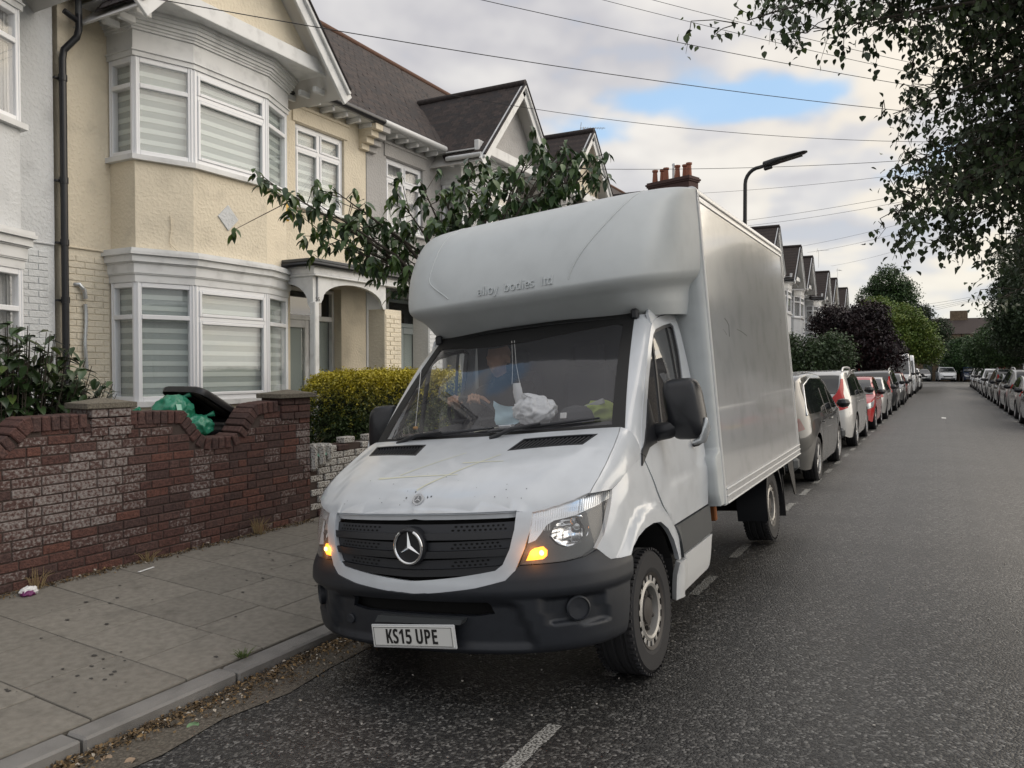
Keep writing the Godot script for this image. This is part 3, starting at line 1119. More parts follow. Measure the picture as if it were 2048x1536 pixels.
	lathe(s, [[0.1, -0.04], [0.1, 0.0], [0.092, 0.006], [0.0, 0.004]], 36)
	X = Transform3D()
	put("emblem_back", s, M.dark_plastic, em)
	for q in [[-2.25 + PI / 2 - 0.7, 5.3, "chrome", "emblem_ring"], [PI / 2 - 0.5, 1.0, "dark_plastic", "emblem_ring_worn"]]:
		var pts := []
		for i in 31:
			var a: float = (PI / 2 + 0.5 + 5.283 * i / 30.0) if q[2] == "chrome" else (PI / 2 - 0.5 + 1.0 * i / 30.0)
			pts.append(Vector3(cos(a) * 0.086, sin(a) * 0.086, 0.012))
		s = S()
		tube(s, pts, 0.0085, 10)
		put(q[3], s, M[q[2]], em)
	s = S()
	for k in 3:
		var a := PI / 2 + TAU * k / 3
		var tip := Vector3(cos(a), sin(a), 0) * 0.082 + Vector3(0, 0, 0.008)
		var top := Vector3(0, 0, 0.02)
		for e in [-1.0, 1.0]:
			var w := Vector3(cos(a + e * PI / 3), sin(a + e * PI / 3), 0) * 0.014 + Vector3(0, 0, 0.006)
			if e > 0:
				tri(s, top, tip, w)
			else:
				tri(s, top, w, tip)
	put("emblem_star", s, M.chrome, em)
	# ---- bonnet
	var cut := [[0.893, -0.438], [0.91, -0.53], [0.914, -0.632], [0.905, -0.80], [0.892, -0.92], [0.875, -0.995]]
	var bh := []
	for i in 16:
		var x := 0.893 * i / 15.0
		bh.append([x, -0.172 + plan(x)])
	bh.append_array(cut)
	bh.append_array([[0.6, -0.945], [0.3, -0.92], [0.0, -0.91]])
	var bpoly := pv(bh)
	for i in range(bh.size() - 2, 0, -1):
		bpoly.append(Vector2(-bh[i][0], bh[i][1]))
	var vent_r := pv([[0.30, -0.70], [0.33, -0.668], [0.70, -0.738], [0.745, -0.75], [0.79, -0.885], [0.75, -0.885], [0.35, -0.83]])
	vent_r = pv([[0.317, -0.667], [0.743, -0.752], [0.782, -0.887], [0.345, -0.826]])
	var vent_l := mirror_x(vent_r)
	vent_l.reverse()
	s = S()
	shell(s, bpoly, Vector2(0.05, 0.04), bonnet, 0.03, [vent_r, vent_l], 0.0, Vector3.UP)
	put("bonnet", s, paint, van)
	for vp in [vent_r, vent_l]:
		var vn := hold("bonnet_vent", van)
		s = S()
		shell(s, vp, Vector2(0.1, 0.1), bonnet, 0.0, [], -0.028, Vector3.UP)
		put("vent_floor", s, M.void, vn)
		s = S()
		var inner: PackedVector2Array = Geometry2D.offset_polygon(vp, -0.014)[0]
		shell(s, vp, Vector2(0.1, 0.1), bonnet, 0.02, [inner], 0.002, Vector3.UP)
		put("vent_frame", s, M.dark_plastic, vn)
		var sgn := signf(vp[0].x)
		for i in 17:
			var f := (i + 0.7) / 17.4
			var p0 := Vector2(sgn * lerpf(0.317, 0.743, f), lerpf(-0.667, -0.752, f))
			var p1 := Vector2(sgn * lerpf(0.345, 0.782, f), lerpf(-0.826, -0.887, f))
			var a := bonnet(p0)
			var b := bonnet(p1)
			s = S()
			bx(s, (a + b) / 2 - Vector3(0, 0.012, 0), Vector3(0.007, 0.014, a.distance_to(b)), 0.0, Basis.looking_at(a - b, Vector3.UP) * Basis(Vector3(0, 0, 1), 0.5))
			put("vent_slat", s, M.dark_plastic, vn)
	var bd := hold("bonnet_badge", van)
	var bp := bonnet(Vector2(0, -0.218))
	bd.transform = Transform3D(Basis(Vector3.RIGHT, 0.95), bp + Vector3(0, 0.002, 0.001))
	s = S()
	lathe(s, [[0.034, -0.004], [0.034, 0.003], [0.03, 0.004], [0.028, 0.003], [0.0, 0.003]], 28)
	put("badge_disc", s, M.old_chrome, bd)
	s = S()
	for k in 3:
		bx(s, Vector3(sin(TAU * k / 3 + PI) * 0.009, 0.004, cos(TAU * k / 3 + PI) * 0.009), Vector3(0.003, 0.002, 0.018), 0.0, Basis(Vector3.UP, TAU * k / 3))
	put("badge_star", s, M.chrome, bd)
	s = S()
	lathe(s, [[0.022, 0.0031], [0.022, 0.0038], [0.0, 0.0038]], 24)
	put("badge_centre", s, M.paint_grey, bd)
	# faded tape marks and stone chips on the bonnet
	s = S()
	for q in [[-0.36, -0.40, 0.14, -0.405, 0.006], [-0.05, -0.28, 0.30, -0.62, 0.007], [-0.26, -0.42, 0.05, -0.66, 0.005], [0.10, -0.53, 0.36, -0.54, 0.005], [-0.40, -0.405, -0.30, -0.40, 0.010]]:
		var a := Vector2(q[0], q[1])
		var b := Vector2(q[2], q[3])
		var n: Vector2 = (b - a).orthogonal().normalized() * q[4]
		shell(s, PackedVector2Array([a - n, b - n * 0.5, b + n * 0.5, a + n]), Vector2(0.04, 0.03), bonnet, 0.0, [], 0.0015, Vector3.UP)
	put("tape_marks", s, M.tape_mark, van)
	s = S()
	for i in 26:
		var a := Vector2(R.randf_range(-0.6, 0.6), -0.2 - 0.35 * R.randf() * R.randf())
		if i < 4:
			a = [Vector2(-0.05, -0.27), Vector2(0.05, -0.235), Vector2(-0.09, -0.235), Vector2(0.07, -0.24)][i]
		a.y += plan(a.x)
		var r := 0.005 if i < 4 else R.randf_range(0.0015, 0.003)
		shell(s, PackedVector2Array([a + Vector2(-r, -r), a + Vector2(r, -r * 0.6), a + Vector2(r * 0.7, r), a + Vector2(-r * 0.6, r)]), Vector2(0.1, 0.1), bonnet, 0.0, [], 0.001, Vector3.UP)
	put("stone_chips", s, M.trim_grey, van)
	# ---- headlamps
	for sg in [-1.0, 1.0]:
		var flip := func(a: Array) -> PackedVector2Array:
			var r := PackedVector2Array()
			for q in a:
				r.append(Vector2(q[0] * sg, q[1]))
			return r
		var hl := hold("headlight", van)
		var ol: PackedVector2Array = flip.call(LAMP)
		s = S()
		var rp: PackedVector2Array = flip.call([[0.753, 0.897], [0.783, 0.949], [0.853, 0.978], [0.99, 0.98], [1.061, 0.915], [1.051, 0.88], [0.977, 0.848], [0.877, 0.836], [0.807, 0.854]])
		shell(s, ol, Vector2(0.06, 0.03), front, 0.03, [rp], -0.034, o)
		put("lamp_housing", s, M.lamp_grey, hl)
		s = S()
		shell(s, flip.call([[0.628, 1.02], [0.847, 1.06], [1.015, 1.086], [1.184, 1.088], [1.288, 1.075], [1.300, 1.058], [1.19, 1.025], [1.066, 1.009], [0.952, 0.988], [0.786, 0.975], [0.733, 0.957], [0.69, 0.915], [0.657, 0.887], [0.606, 0.875], [0.625, 0.963]]), Vector2(0.04, 0.02), front, 0.02, [], -0.014, o)
		put("lamp_chrome", s, M.lamp_silver, hl)
		s = S()
		for i in 15:
			var a := 0.98 + 0.022 * i
			var y0 := lerpf(0.995, 1.04, (a - 0.95) / 0.33)
			shell(s, flip.call([[a, y0], [a + 0.009, y0], [a + 0.012, 1.078], [a + 0.003, 1.078]]), Vector2(0.1, 0.1), front, 0.006, [], -0.008, o)
		for i in 20:
			var a := 0.65 + 0.017 * i
			shell(s, flip.call([[a, 0.985 if a > 0.76 else 0.93], [a + 0.004, 0.985 if a > 0.76 else 0.93], [a + 0.004, 1.03], [a, 1.03]]), Vector2(0.1, 0.1), front, 0.004, [], -0.011, o)
		put("lamp_ribs", s, M.lamp_clear, hl)
		s = S()
		var bowl := func(p: Vector2) -> Vector3:
			var d := Vector2((p.x * sg - 0.91) / 0.15, (p.y - 0.91) / 0.07).length()
			var ripple := 0.004 * absf(sin(p.x * 38.0)) + 0.004 * absf(sin(p.y * 75.0 + p.x * 9.0))
			return front(p) + Vector3(-sg * 0.3, 0, -1).normalized() * (0.032 + 0.06 * clampf(1.0 - d * d, 0.0, 1.0) + ripple)
		shell(s, rp, Vector2(0.02, 0.01), bowl, 0.0, [], 0.0, o)
		put("reflector", s, M.chrome, hl)
		s = S()
		X = Transform3D(Basis(Vector3.UP, sg * 0.6) * Basis(Vector3.RIGHT, PI / 2), front(Vector2(sg * 0.95, 0.925)) + Vector3(-sg * 0.02, 0, -0.06))
		lathe(s, [[0.02, -0.03], [0.02, 0.0], [0.015, 0.008], [0.0, 0.01]], 18)
		X = Transform3D()
		put("bulb_cap", s, M.old_chrome, hl)
		s = S()
		shell(s, flip.call([[0.588, 0.791], [0.619, 0.835], [0.648, 0.849], [0.708, 0.855], [0.738, 0.834], [0.732, 0.808], [0.704, 0.794]]), Vector2(0.02, 0.01), front, 0.012, [], -0.012, o)
		put("indicator_lamp", s, M.amber, hl)
		s = S()
		X = Transform3D(Basis().scaled(Vector3(1, 1, 0.5)), front(Vector2(sg * 0.69, 0.824)) + Vector3(0, 0, -0.008))
		lathe(s, [[0.0, -0.014], [0.01, -0.01], [0.014, 0.0], [0.01, 0.01], [0.0, 0.014]], 12)
		X = Transform3D()
		put("indicator_bulb", s, M.amber_core, hl)
		s = S()
		shell(s, ol, Vector2(0.06, 0.03), front, 0.0, [], 0.003, o)
		put("lamp_lens", s, M.lens, hl)
		var li := OmniLight3D.new()
		li.name = "indicator_glow"
		li.light_color = Color(1.0, 0.6, 0.2)
		li.light_energy = 0.012
		li.light_size = 0.03
		li.omni_range = 2.0
		li.omni_attenuation = 2.0
		li.shadow_enabled = true
		hl.add_child(li)
		li.position = front(Vector2(sg * 0.66, 0.825)) + Vector3(0, 0, 0.03)
	van_cab(o, paint)
	van_box()

func van_cab(o: Vector3, paint: Material):
	var s: SurfaceTool
	# ---- wings, doors, pillars on both flanks
	for sg in [1.0, -1.0]:
		var f := side_and_mirror(sg, side)
		var outw := Vector3(sg, 0, 0)
		s = S()
		var fender := pv([[-0.60, 1.08], [-0.551, 1.0], [-0.509, 0.93], [-0.473, 0.873], [-0.42, 0.812], [-0.49, 0.742], [-0.57, 0.734], [-0.625, 0.738], [-0.66, 0.772], [-0.74, 0.806], [-0.86, 0.828], [-1.0, 0.832], [-1.13, 0.815], [-1.25, 0.755], [-1.34, 0.67], [-1.395, 0.575], [-1.41, 0.535], [-1.45, 0.535], [-1.43, 0.72], [-1.30, 0.86], [-1.20, 0.98], [-1.07, 1.20], [-0.9, 1.17], [-0.75, 1.135], [-0.66, 1.10]])
		shell(s, fender, Vector2(0.04, 0.035), f, 0.03, [], 0.0, outw)
		# from the bonnet's edge over to the flank
		var cut := [[0.893, -0.44], [0.91, -0.53], [0.914, -0.632], [0.905, -0.80], [0.892, -0.92], [0.875, -0.995]]
		var shl := [[-0.598, 1.081], [-0.65, 1.098], [-0.73, 1.128], [-0.88, 1.166], [-0.98, 1.185], [-1.07, 1.20]]
		var g := []
		for i in 13:
			var t := i / 12.0 * 5.0
			var k := mini(int(t), 4)
			var u := t - k
			var c2 := Vector2(lerpf(cut[k][0], cut[k + 1][0], u), lerpf(cut[k][1], cut[k + 1][1], u))
			var a := bonnet(c2) + Vector3(0.004, 0, 0)
			var b := side(Vector2(lerpf(shl[k][0], shl[k + 1][0], u), lerpf(shl[k][1], shl[k + 1][1], u)))
			var m := Vector3(lerpf(a.x, b.x, 0.95), lerpf(a.y, b.y, 0.12), (a.z + b.z) / 2)
			var row := []
			for j in 9:
				var v := j / 8.0
				var q := a * (1 - v) * (1 - v) + m * 2 * v * (1 - v) + b * v * v
				row.append(Vector3(q.x * sg, q.y, q.z))
			g.append(row)
		grid(s, g, sg < 0)
		put("wing", s, paint, van)
		# windscreen pillar and the roof edge over the door
		s = S()
		var dc := [[1.20, -1.07], [1.372, -1.178], [1.634, -1.375], [1.854, -1.572], [1.991, -1.746], [2.05, -1.86]]
		g = []
		for i in 15:
			var y := lerpf(1.20, 2.07, i / 14.0)
			var t := clampf((y - 1.36) / 0.71, 0.0, 1.0)
			var a := screen(Vector2(1, t))
			if y < 1.36:
				a = Vector3(0.885, lerpf(1.26, 1.36, (y - 1.2) / 0.16), -0.99 - 0.03 * (1.36 - y) / 0.16)
			var b := side(Vector2(tab(dc, y), y))
			var m := Vector3(lerpf(a.x, b.x, 0.92), y, lerpf(a.z, b.z, 0.2))
			var row := []
			for j in 8:
				var v := j / 7.0
				var q := a * (1 - v) * (1 - v) + m * 2 * v * (1 - v) + b * v * v
				row.append(Vector3(q.x * sg, q.y, q.z))
			g.append(row)
		grid(s, g, sg > 0)
		var top := pv([[-1.746, 1.991], [-1.87, 2.04], [-1.987, 2.068], [-2.2, 2.095], [-2.358, 2.108], [-2.40, 2.05], [-2.42, 2.05], [-2.42, 2.22], [-2.25, 2.22], [-2.05, 2.19], [-1.88, 2.14], [-1.76, 2.075]])
		shell(s, top, Vector2(0.06, 0.03), f, 0.02, [], 0.0, outw)
		put("cab_pillar", s, paint, van)
		# door
		var door := hold("cab_door", van)
		var outline := pv([[-1.075, 1.205], [-1.178, 1.372], [-1.375, 1.634], [-1.572, 1.854], [-1.70, 1.965], [-1.76, 2.005], [-1.87, 2.04], [-1.987, 2.062], [-2.2, 2.088], [-2.352, 2.1], [-2.373, 1.722], [-2.40, 1.464], [-2.375, 1.231], [-2.32, 0.95], [-2.28, 0.735], [-1.44, 0.735], [-1.31, 0.87], [-1.21, 0.99]])
		var win := pv([[-1.16, 1.275], [-1.227, 1.339], [-1.44, 1.633], [-1.643, 1.856], [-1.72, 1.925], [-1.80, 1.965], [-2.0, 2.0], [-2.18, 2.022], [-2.235, 2.0], [-2.217, 1.794], [-2.176, 1.617], [-2.13, 1.373], [-2.1, 1.31], [-1.6, 1.275]])
		s = S()
		shell(s, outline, Vector2(0.05, 0.05), f, 0.025, [win], 0.003, outw)
		put("door_panel", s, paint, door)
		s = S()
		var seal: PackedVector2Array = Geometry2D.offset_polygon(win, -0.022)[0]
		shell(s, win, Vector2(0.1, 0.1), f, 0.03, [seal], -0.004, outw)
		put("window_seal", s, M.dark_plastic, door)
		s = S()
		for q in [[-1.565, 1.30, -1.71, 1.90, 0.014], [-2.06, 1.3, -2.10, 1.99, 0.006]]:
			s = S()
			var a := Vector2(q[0], q[1])
			var b := Vector2(q[2], q[3])
			var n := Vector2(q[4], 0)
			shell(s, PackedVector2Array([a - n, a + n, b + n, b - n]), Vector2(0.1, 0.1), f, 0.02, [], -0.006, outw)
			put("window_divider", s, M.dark_plastic, door)
		s = S()
		shell(s, win, Vector2(0.1, 0.1), f, 0.0, [], -0.014, outw)
		put("side_window", s, M.glass, door)
		s = S()
		shell(s, pv([[-1.05, 1.215], [-1.15, 1.275], [-1.24, 1.36], [-1.36, 1.52], [-1.40, 1.30], [-1.345, 1.25], [-1.2, 1.24], [-1.1, 1.19]]), Vector2(0.1, 0.1), f, 0.02, [], 0.012, outw)
		shell(s, pv([[-1.06, 1.215], [-1.20, 1.26], [-1.33, 1.25], [-1.2, 1.235], [-1.02, 1.15]]), Vector2(0.1, 0.1), f, 0.02, [], 0.01, outw)
		put("mirror_mount", s, M.dark_plastic, door)
		var hd := side(Vector2(-2.12, 1.18))
		s = S()
		X = Transform3D(Basis.from_scale(Vector3(sg, 1, 1)), Vector3.ZERO) if sg > 0 else Transform3D(Basis(Vector3.UP, PI) , Vector3(0, 0, 2 * hd.z))
		X = Transform3D(Basis(), Vector3(hd.x * sg, hd.y, hd.z))
		tube(s, [Vector3(sg * 0.02, -0.012, 0.075), Vector3(sg * 0.045, -0.005, 0.05), Vector3(sg * 0.048, 0.004, -0.02), Vector3(sg * 0.042, 0.012, -0.07), Vector3(sg * 0.0, 0.014, -0.08)], [0.012, 0.016, 0.016, 0.019, 0.016], 10)
		X = Transform3D()
		put("door_handle", s, M.black_plastic, door)
		s = S()
		var hand := PackedVector2Array()
		for i in 16:
			hand.append(Vector2(-2.10 + 0.04 * cos(TAU * i / 16), 1.19 + 0.055 * sin(TAU * i / 16)))
		shell(s, hand, Vector2(0.1, 0.1), f, 0.0, [], 0.0045, outw)
		put("handle_recess", s, M.white_rail, door)
		# mouldings and sill
		s = S()
		shell(s, pv([[-1.43, 0.725], [-2.06, 0.725], [-2.07, 0.535], [-1.47, 0.535]]), Vector2(0.1, 0.05), f, 0.03, [], 0.014, outw)
		shell(s, pv([[-2.075, 0.725], [-2.30, 0.725], [-2.31, 0.535], [-2.085, 0.535]]), Vector2(0.1, 0.05), f, 0.03, [], 0.008, outw)
		put("side_moulding", s, M.trim_grey, van)
		s = S()
		shell(s, pv([[-1.40, 0.525], [-2.26, 0.527], [-2.24, 0.505], [-2.18, 0.33], [-2.14, 0.315], [-1.385, 0.30], [-1.39, 0.45]]), Vector2(0.1, 0.05), f, 0.04, [], 0.02, outw)
		put("side_skirt", s, M.white_rail, van)
		# dark wheel housing
		s = S()
		var arch := [[-0.58, 0.45], [-0.62, 0.70], [-0.70, 0.79], [-0.85, 0.83], [-1.0, 0.835], [-1.15, 0.81], [-1.3, 0.71], [-1.4, 0.55], [-1.41, 0.30]]
		for i in arch.size() - 1:
			var a := Vector3(0.5 * sg, arch[i][1], arch[i][0])
			var b := Vector3(0.975 * sg, arch[i][1] - 0.004, arch[i][0])
			var c := Vector3(0.975 * sg, arch[i + 1][1] - 0.004, arch[i + 1][0])
			var d := Vector3(0.5 * sg, arch[i + 1][1], arch[i + 1][0])
			quad(s, a, b, c, d)
		quad(s, Vector3(0.5 * sg, 0.3, -0.5), Vector3(0.5 * sg, 0.3, -1.5), Vector3(0.5 * sg, 0.85, -1.5), Vector3(0.5 * sg, 0.85, -0.5))
		put("wheel_housing", s, M.chassis, van)
		# mirror
		var mi := hold("wing_mirror", van)
		var head := Vector3(sg * 1.13, 1.44, -1.42)
		mi.transform = Transform3D(Basis(Vector3.UP, -0.1 * sg), head)
		s = S()
		var outl := []
		for i in 28:
			var a := TAU * i / 28.0
			var cx := signf(cos(a)) * pow(absf(cos(a)), 0.45)
			var cy := signf(sin(a)) * pow(absf(sin(a)), 0.5)
			outl.append(Vector2(cx, cy))
		g = []
		for q in [[0.0, 0.0, 0.075], [0.35, 0.35, 0.073], [0.7, 0.72, 0.06], [0.92, 0.93, 0.035], [1.0, 1.0, 0.0], [1.0, 1.0, -0.04], [0.96, 0.97, -0.055], [0.0, 0.0, -0.055]]:
			var row := []
			for i in 29:
				var p: Vector2 = outl[i % 28]
				var tilt: float = 0.018 * p.y * sg
				row.append(Vector3(p.x * q[0] * 0.118 - tilt * q[0], p.y * q[1] * 0.185, q[2]))
			g.append(row)
		grid(s, g, false)
		put("mirror_housing", s, M.black_plastic, mi)
		s = S()
		bx(s, Vector3(-sg * 0.02, 0.0, -0.056), Vector3(0.19, 0.32, 0.004), 0.002)
		put("mirror_glass", s, M.chrome, mi)
		s = S()
		tube(s, [Vector3(-sg * 0.20, -0.13, 0.03), Vector3(-sg * 0.1, -0.12, 0.03), Vector3(-sg * 0.04, -0.10, 0.01)], [0.06, 0.055, 0.05], 10)
		put("mirror_arm", s, M.black_plastic, mi)
		s = S()
		tube(s, [Vector3(sg * 0.045, -0.205, 0.015), Vector3(sg * 0.10, -0.19, 0.012), Vector3(sg * 0.128, -0.12, 0.008), Vector3(sg * 0.13, -0.06, 0.0)], [0.012, 0.026, 0.028, 0.008], 10)
		put("repeater_lens", s, M.lamp_clear, mi)
	# ---- windscreen
	var full := pv([[-1, 0], [1, 0], [1, 1], [-1, 1]])
	s = S()
	shell(s, full, Vector2(0.1, 0.1), screen, 0.0, [], 0.0, Vector3(0, 1, 1))
	put("windscreen", s, M.screen_glass, van)
	s = S()
	var clear := pv([[-0.935, 0.045], [0.935, 0.045], [0.935, 0.905], [0.88, 0.925], [0.5, 0.895], [0.15, 0.855], [-0.2, 0.845], [-0.6, 0.87], [-0.90, 0.90], [-0.935, 0.88]])
	shell(s, pv([[-1.02, -0.03], [1.02, -0.03], [1.02, 1.03], [-1.02, 1.03]]), Vector2(0.1, 0.1), screen, 0.012, [clear], 0.004, Vector3(0, 1, 1))
	put("windscreen_border", s, M.black_paint, van)
	# wipers lie along the foot of the glass
	for q in [[-0.78, 0.03, 0.10, 0.075], [0.06, 0.045, 0.86, 0.09]]:
		var wp := hold("wiper", van)
		s = S()
		var pts := []
		for i in 9:
			var t := i / 8.0
			var pp := Vector2(lerpf(q[0], q[2], t), lerpf(q[1], q[3], t))
			var e := screen(pp)
			pts.append(e + Vector3(0, 0.012, 0.012))
		tube(s, pts, [0.006, 0.008, 0.009, 0.011, 0.012, 0.011, 0.009, 0.008, 0.006], 6)
		put("wiper_blade", s, M.black_plastic, wp)
		s = S()
		var hub := screen(Vector2(q[0] + 0.05, -0.02)) + Vector3(0, 0.02, 0.03)
		tube(s, [hub, screen(Vector2(lerpf(q[0], q[2], 0.25), 0.03)) + Vector3(0, 0.03, 0.03), pts[4] + Vector3(0, 0.012, 0.012)], [0.014, 0.012, 0.007], 8)
		put("wiper_arm", s, M.black_plastic, wp)
	s = S()
	var cowl := []
	for k in [[-0.93, 1.345], [-1.02, 1.35]]:
		var row := []
		for i in 21:
			var x := -0.86 + 1.72 * i / 20.0
			row.append(Vector3(x, k[1] - 0.0 * x * x, k[0] - 0.11 * x * x))
		cowl.append(row)
	grid(s, cowl)
	put("scuttle", s, M.black_plastic, van)
	# cab roof
	s = S()
	var rf := []
	for i in 5:
		var row := []
		for j in 17:
			var x := -1.0 + 2.0 * j / 16.0
			var z := lerpf(-1.60, -2.44, i / 4.0)
			row.append(Vector3(x * lerpf(0.75, 0.80, i / 4.0), 2.07 + 0.13 * (i / 4.0) - 0.012 * x * x, z - 0.12 * x * x * (1 - i / 4.0)))
		rf.append(row)
	grid(s, rf)
	put("cab_roof", s, paint, van)
	# roof brackets for the fairing
	for sg in [-1.0, 1.0]:
		s = S()
		bx(s, Vector3(sg * 0.775, 2.075, -1.72), Vector3(0.05, 0.07, 0.05), 0.012)
		put("fairing_bracket", s, M.dark_plastic, van)
	# ---- inside the cab
	var cab := hold("cab_interior", van)
	s = S()
	var dash := []
	for q in [[-0.93, 1.335], [-1.1, 1.38], [-1.3, 1.40], [-1.42, 1.385], [-1.46, 1.33], [-1.46, 0.9], [-1.3, 0.6]]:
		var row := []
		for i in 17:
			var x := -0.86 + 1.72 * i / 16.0
			var hump := 0.055 * exp(-pow((x + 0.42) / 0.2, 2.0)) if q[0] < -1.05 and q[0] > -1.45 else 0.0
			row.append(Vector3(x, q[1] + hump, q[0] - 0.08 * x * x))
		dash.append(row)
	grid(s, dash)
	put("dashboard", s, M.cabin, cab)
	s = S()
	quad(s, Vector3(-0.92, 0.5, -2.38), Vector3(0.92, 0.5, -2.38), Vector3(0.84, 2.12, -2.38), Vector3(-0.84, 2.12, -2.38))
	put("bulkhead", s, M.cabin_grey, cab)
	s = S()
	bx(s, Vector3(0, 0.55, -1.7), Vector3(1.85, 0.05, 1.4))
	put("cab_floor", s, M.cabin, cab)
	for x in [-0.45, 0.18, 0.58]:
		s = S()
		bx(s, Vector3(x, 1.02, -1.95), Vector3(0.48 if x < 0 else 0.4, 0.14, 0.5), 0.04)
		bx(s, Vector3(x, 1.42, -2.22), Vector3(0.48 if x < 0 else 0.4, 0.75, 0.13), 0.05, Basis(Vector3.RIGHT, -0.15))
		bx(s, Vector3(x, 1.87, -2.29), Vector3(0.26, 0.2, 0.09), 0.035)
		put("seat", s, M.seat_cloth, cab)
	s = S()
	var sw := Transform3D(Basis(Vector3.RIGHT, -0.95), Vector3(-0.43, 1.47, -1.56))
	var pts := []
	for i in 33:
		pts.append(sw * Vector3(cos(TAU * i / 32) * 0.195, 0, sin(TAU * i / 32) * 0.195))
	tube(s, pts, 0.015, 8, false)
	for a in [0.0, PI, PI / 2]:
		tube(s, [sw * Vector3(0, -0.02, 0), sw * Vector3(cos(a) * 0.19, 0, sin(a) * 0.19)], 0.016, 8)
	tube(s, [sw * Vector3(0, -0.01, 0), sw * Vector3(0, -0.3, 0.0)], 0.05, 10)
	put("steering_wheel", s, M.dark_plastic, cab)
	s = S()
	bx(s, Vector3(0.02, 2.0, -1.62), Vector3(0.2, 0.06, 0.03), 0.015)
	put("rear_view_mirror", s, M.dark_plastic, cab)

func van_box():
	var s: SurfaceTool
	# ---- fairing over the cab
	var fr := hold("fairing", van)
	s = S()
	shell(s, pv([[-PI / 2 + 0.001, 0.0], [PI / 2 - 0.001, 0.0], [PI / 2 - 0.001, 1.0], [-PI / 2 + 0.001, 1.0]]), Vector2(0.02, 0.02), fairing_dented, 0.0, [], 0.0, Vector3(0, 0.3, 1))
	put("fairing_shell", s, M.fairing_plastic, fr)
	for sg in [-1.0, 1.0]:
		s = S()
		var pts := []
		for i in 40:
			var t := lerpf(0.365, 0.93, i / 39.0)
			var y := fairing(Vector2(0.3, t)).y
			var x := lerpf(0.46, 0.80, smoothstep(2.28, 2.98, y)) if sg > 0 else lerpf(0.44, 0.66, smoothstep(2.28, 2.5, y))
			pts.append(fairing(Vector2(asin(pow(x / 1.06, FN / 2.0)) * sg, t)) + Vector3(0, -0.001, -0.001))
		tube(s, pts, 0.0045, 6)
		put("pressed_seam", s, M.fairing_plastic, fr)
	var lay := func(p: Vector3) -> Vector3:
		var x: float = p.x + 0.07
		var ph := asin(pow(clampf(absf(x) / 1.05, 0.0, 1.0), FN / 2.0)) * signf(x)
		var q := fairing(Vector2(ph, 0.375 + p.y * 0.78))
		return q + Vector3(0, 0, p.z + 0.0015)
	put("raised_lettering", letters("alloy  bodies  ltd", 0.056, 0.014, false, lay), M.fairing_plastic, fr)
	# front corner panels between cab and box
	for sg in [1.0, -1.0]:
		s = S()
		var g := []
		for y in [0.69, 0.72, 0.8, 0.95, 1.05, 1.09, 1.12, 1.3, 1.7, 2.1, 2.3, 2.6, 2.9]:
			var low := smoothstep(1.10, 1.05, y)
			var tuck := smoothstep(0.8, 0.69, y) * 0.05
			var row := []
			for q in [[0.70, 0.0], [0.90, 0.0], [0.97, 0.0], [1.015, -0.005], [1.042, -0.02], [1.058, -0.045], [1.064, -0.075]]:
				row.append(Vector3(sg * (q[0] + (0.015 * low if q[0] < 1.05 else 0.0)), y + tuck * 0.3, -2.40 + q[1] + 0.10 * low * (1.0 if q[1] > -0.06 else 0.1) - tuck))
			g.append(row)
		grid(s, g, sg < 0)
		put("corner_panel", s, M.fairing_plastic, van)
	# ---- the box
	var box := hold("cargo_box", van)
	var y0 := 0.69
	var y1 := 2.97
	var zf := -2.46
	var zb := -5.95
	for sg in [1.0, -1.0]:
		s = S()
		bx(s, Vector3(sg * 1.05, (y0 + y1) / 2, (zf + zb) / 2), Vector3(0.025, y1 - y0, zf - zb))
		put("side_panel", s, M.box_panel, box)
		for q in [[zf - 0.012, 0.05], [zb + 0.015, 0.045]]:
			s = S()
			bx(s, Vector3(sg * 1.055, (y0 + y1) / 2, q[0] - 0.012), Vector3(0.03, y1 - y0, q[1]), 0.006)
			put("corner_post", s, M.white_rail, box)
		s = S()
		X = Transform3D(Basis.from_scale(Vector3(sg, 1, 1)), Vector3.ZERO) if sg > 0 else Transform3D(Basis(Vector3.UP, PI), Vector3(0, 0, zf + zb))
		tube(s, [Vector3(1.025, y1, zf + 0.0), Vector3(1.025, y1, zb)], 0.046, 14)
		bx(s, Vector3(1.06, y1 - 0.055, (zf + zb) / 2), Vector3(0.02, 0.03, zf - zb), 0.004)
		put("top_rail", s, M.aluminium, box)
		s = S()
		bx(s, Vector3(1.06, y0 + 0.06, (zf + zb) / 2 - 0.02), Vector3(0.026, 0.115, zf - zb - 0.04), 0.004)
		put("bottom_rail", s, M.box_panel, box)
		for k in 3:
			s = S()
			bx(s, Vector3(1.072, y0 + 0.012 + 0.05 * k, (zf + zb) / 2 - 0.02), Vector3(0.018, 0.013, zf - zb - 0.04), 0.005)
			put("rail_rib", s, M.white_rail, box)
		X = Transform3D()
	s = S()
	bx(s, Vector3(0, y1 + 0.01, (zf + zb) / 2), Vector3(2.08, 0.03, zf - zb))
	put("box_roof", s, M.fairing_plastic, box)
	s = S()
	bx(s, Vector3(0, (y0 + y1) / 2, zf + 0.02), Vector3(2.07, y1 - y0, 0.02))
	put("front_wall", s, M.fairing_plastic, box)
	s = S()
	bx(s, Vector3(0, (y0 + y1) / 2, zb), Vector3(2.09, y1 - y0, 0.04), 0.005)
	put("rear_doors", s, M.fairing_plastic, box)
	s = S()
	bx(s, Vector3(0, y0 + 0.02, (zf + zb) / 2), Vector3(2.06, 0.03, zf - zb))
	put("box_floor", s, M.chassis, box)
	# scratch on the panel
	s = S()
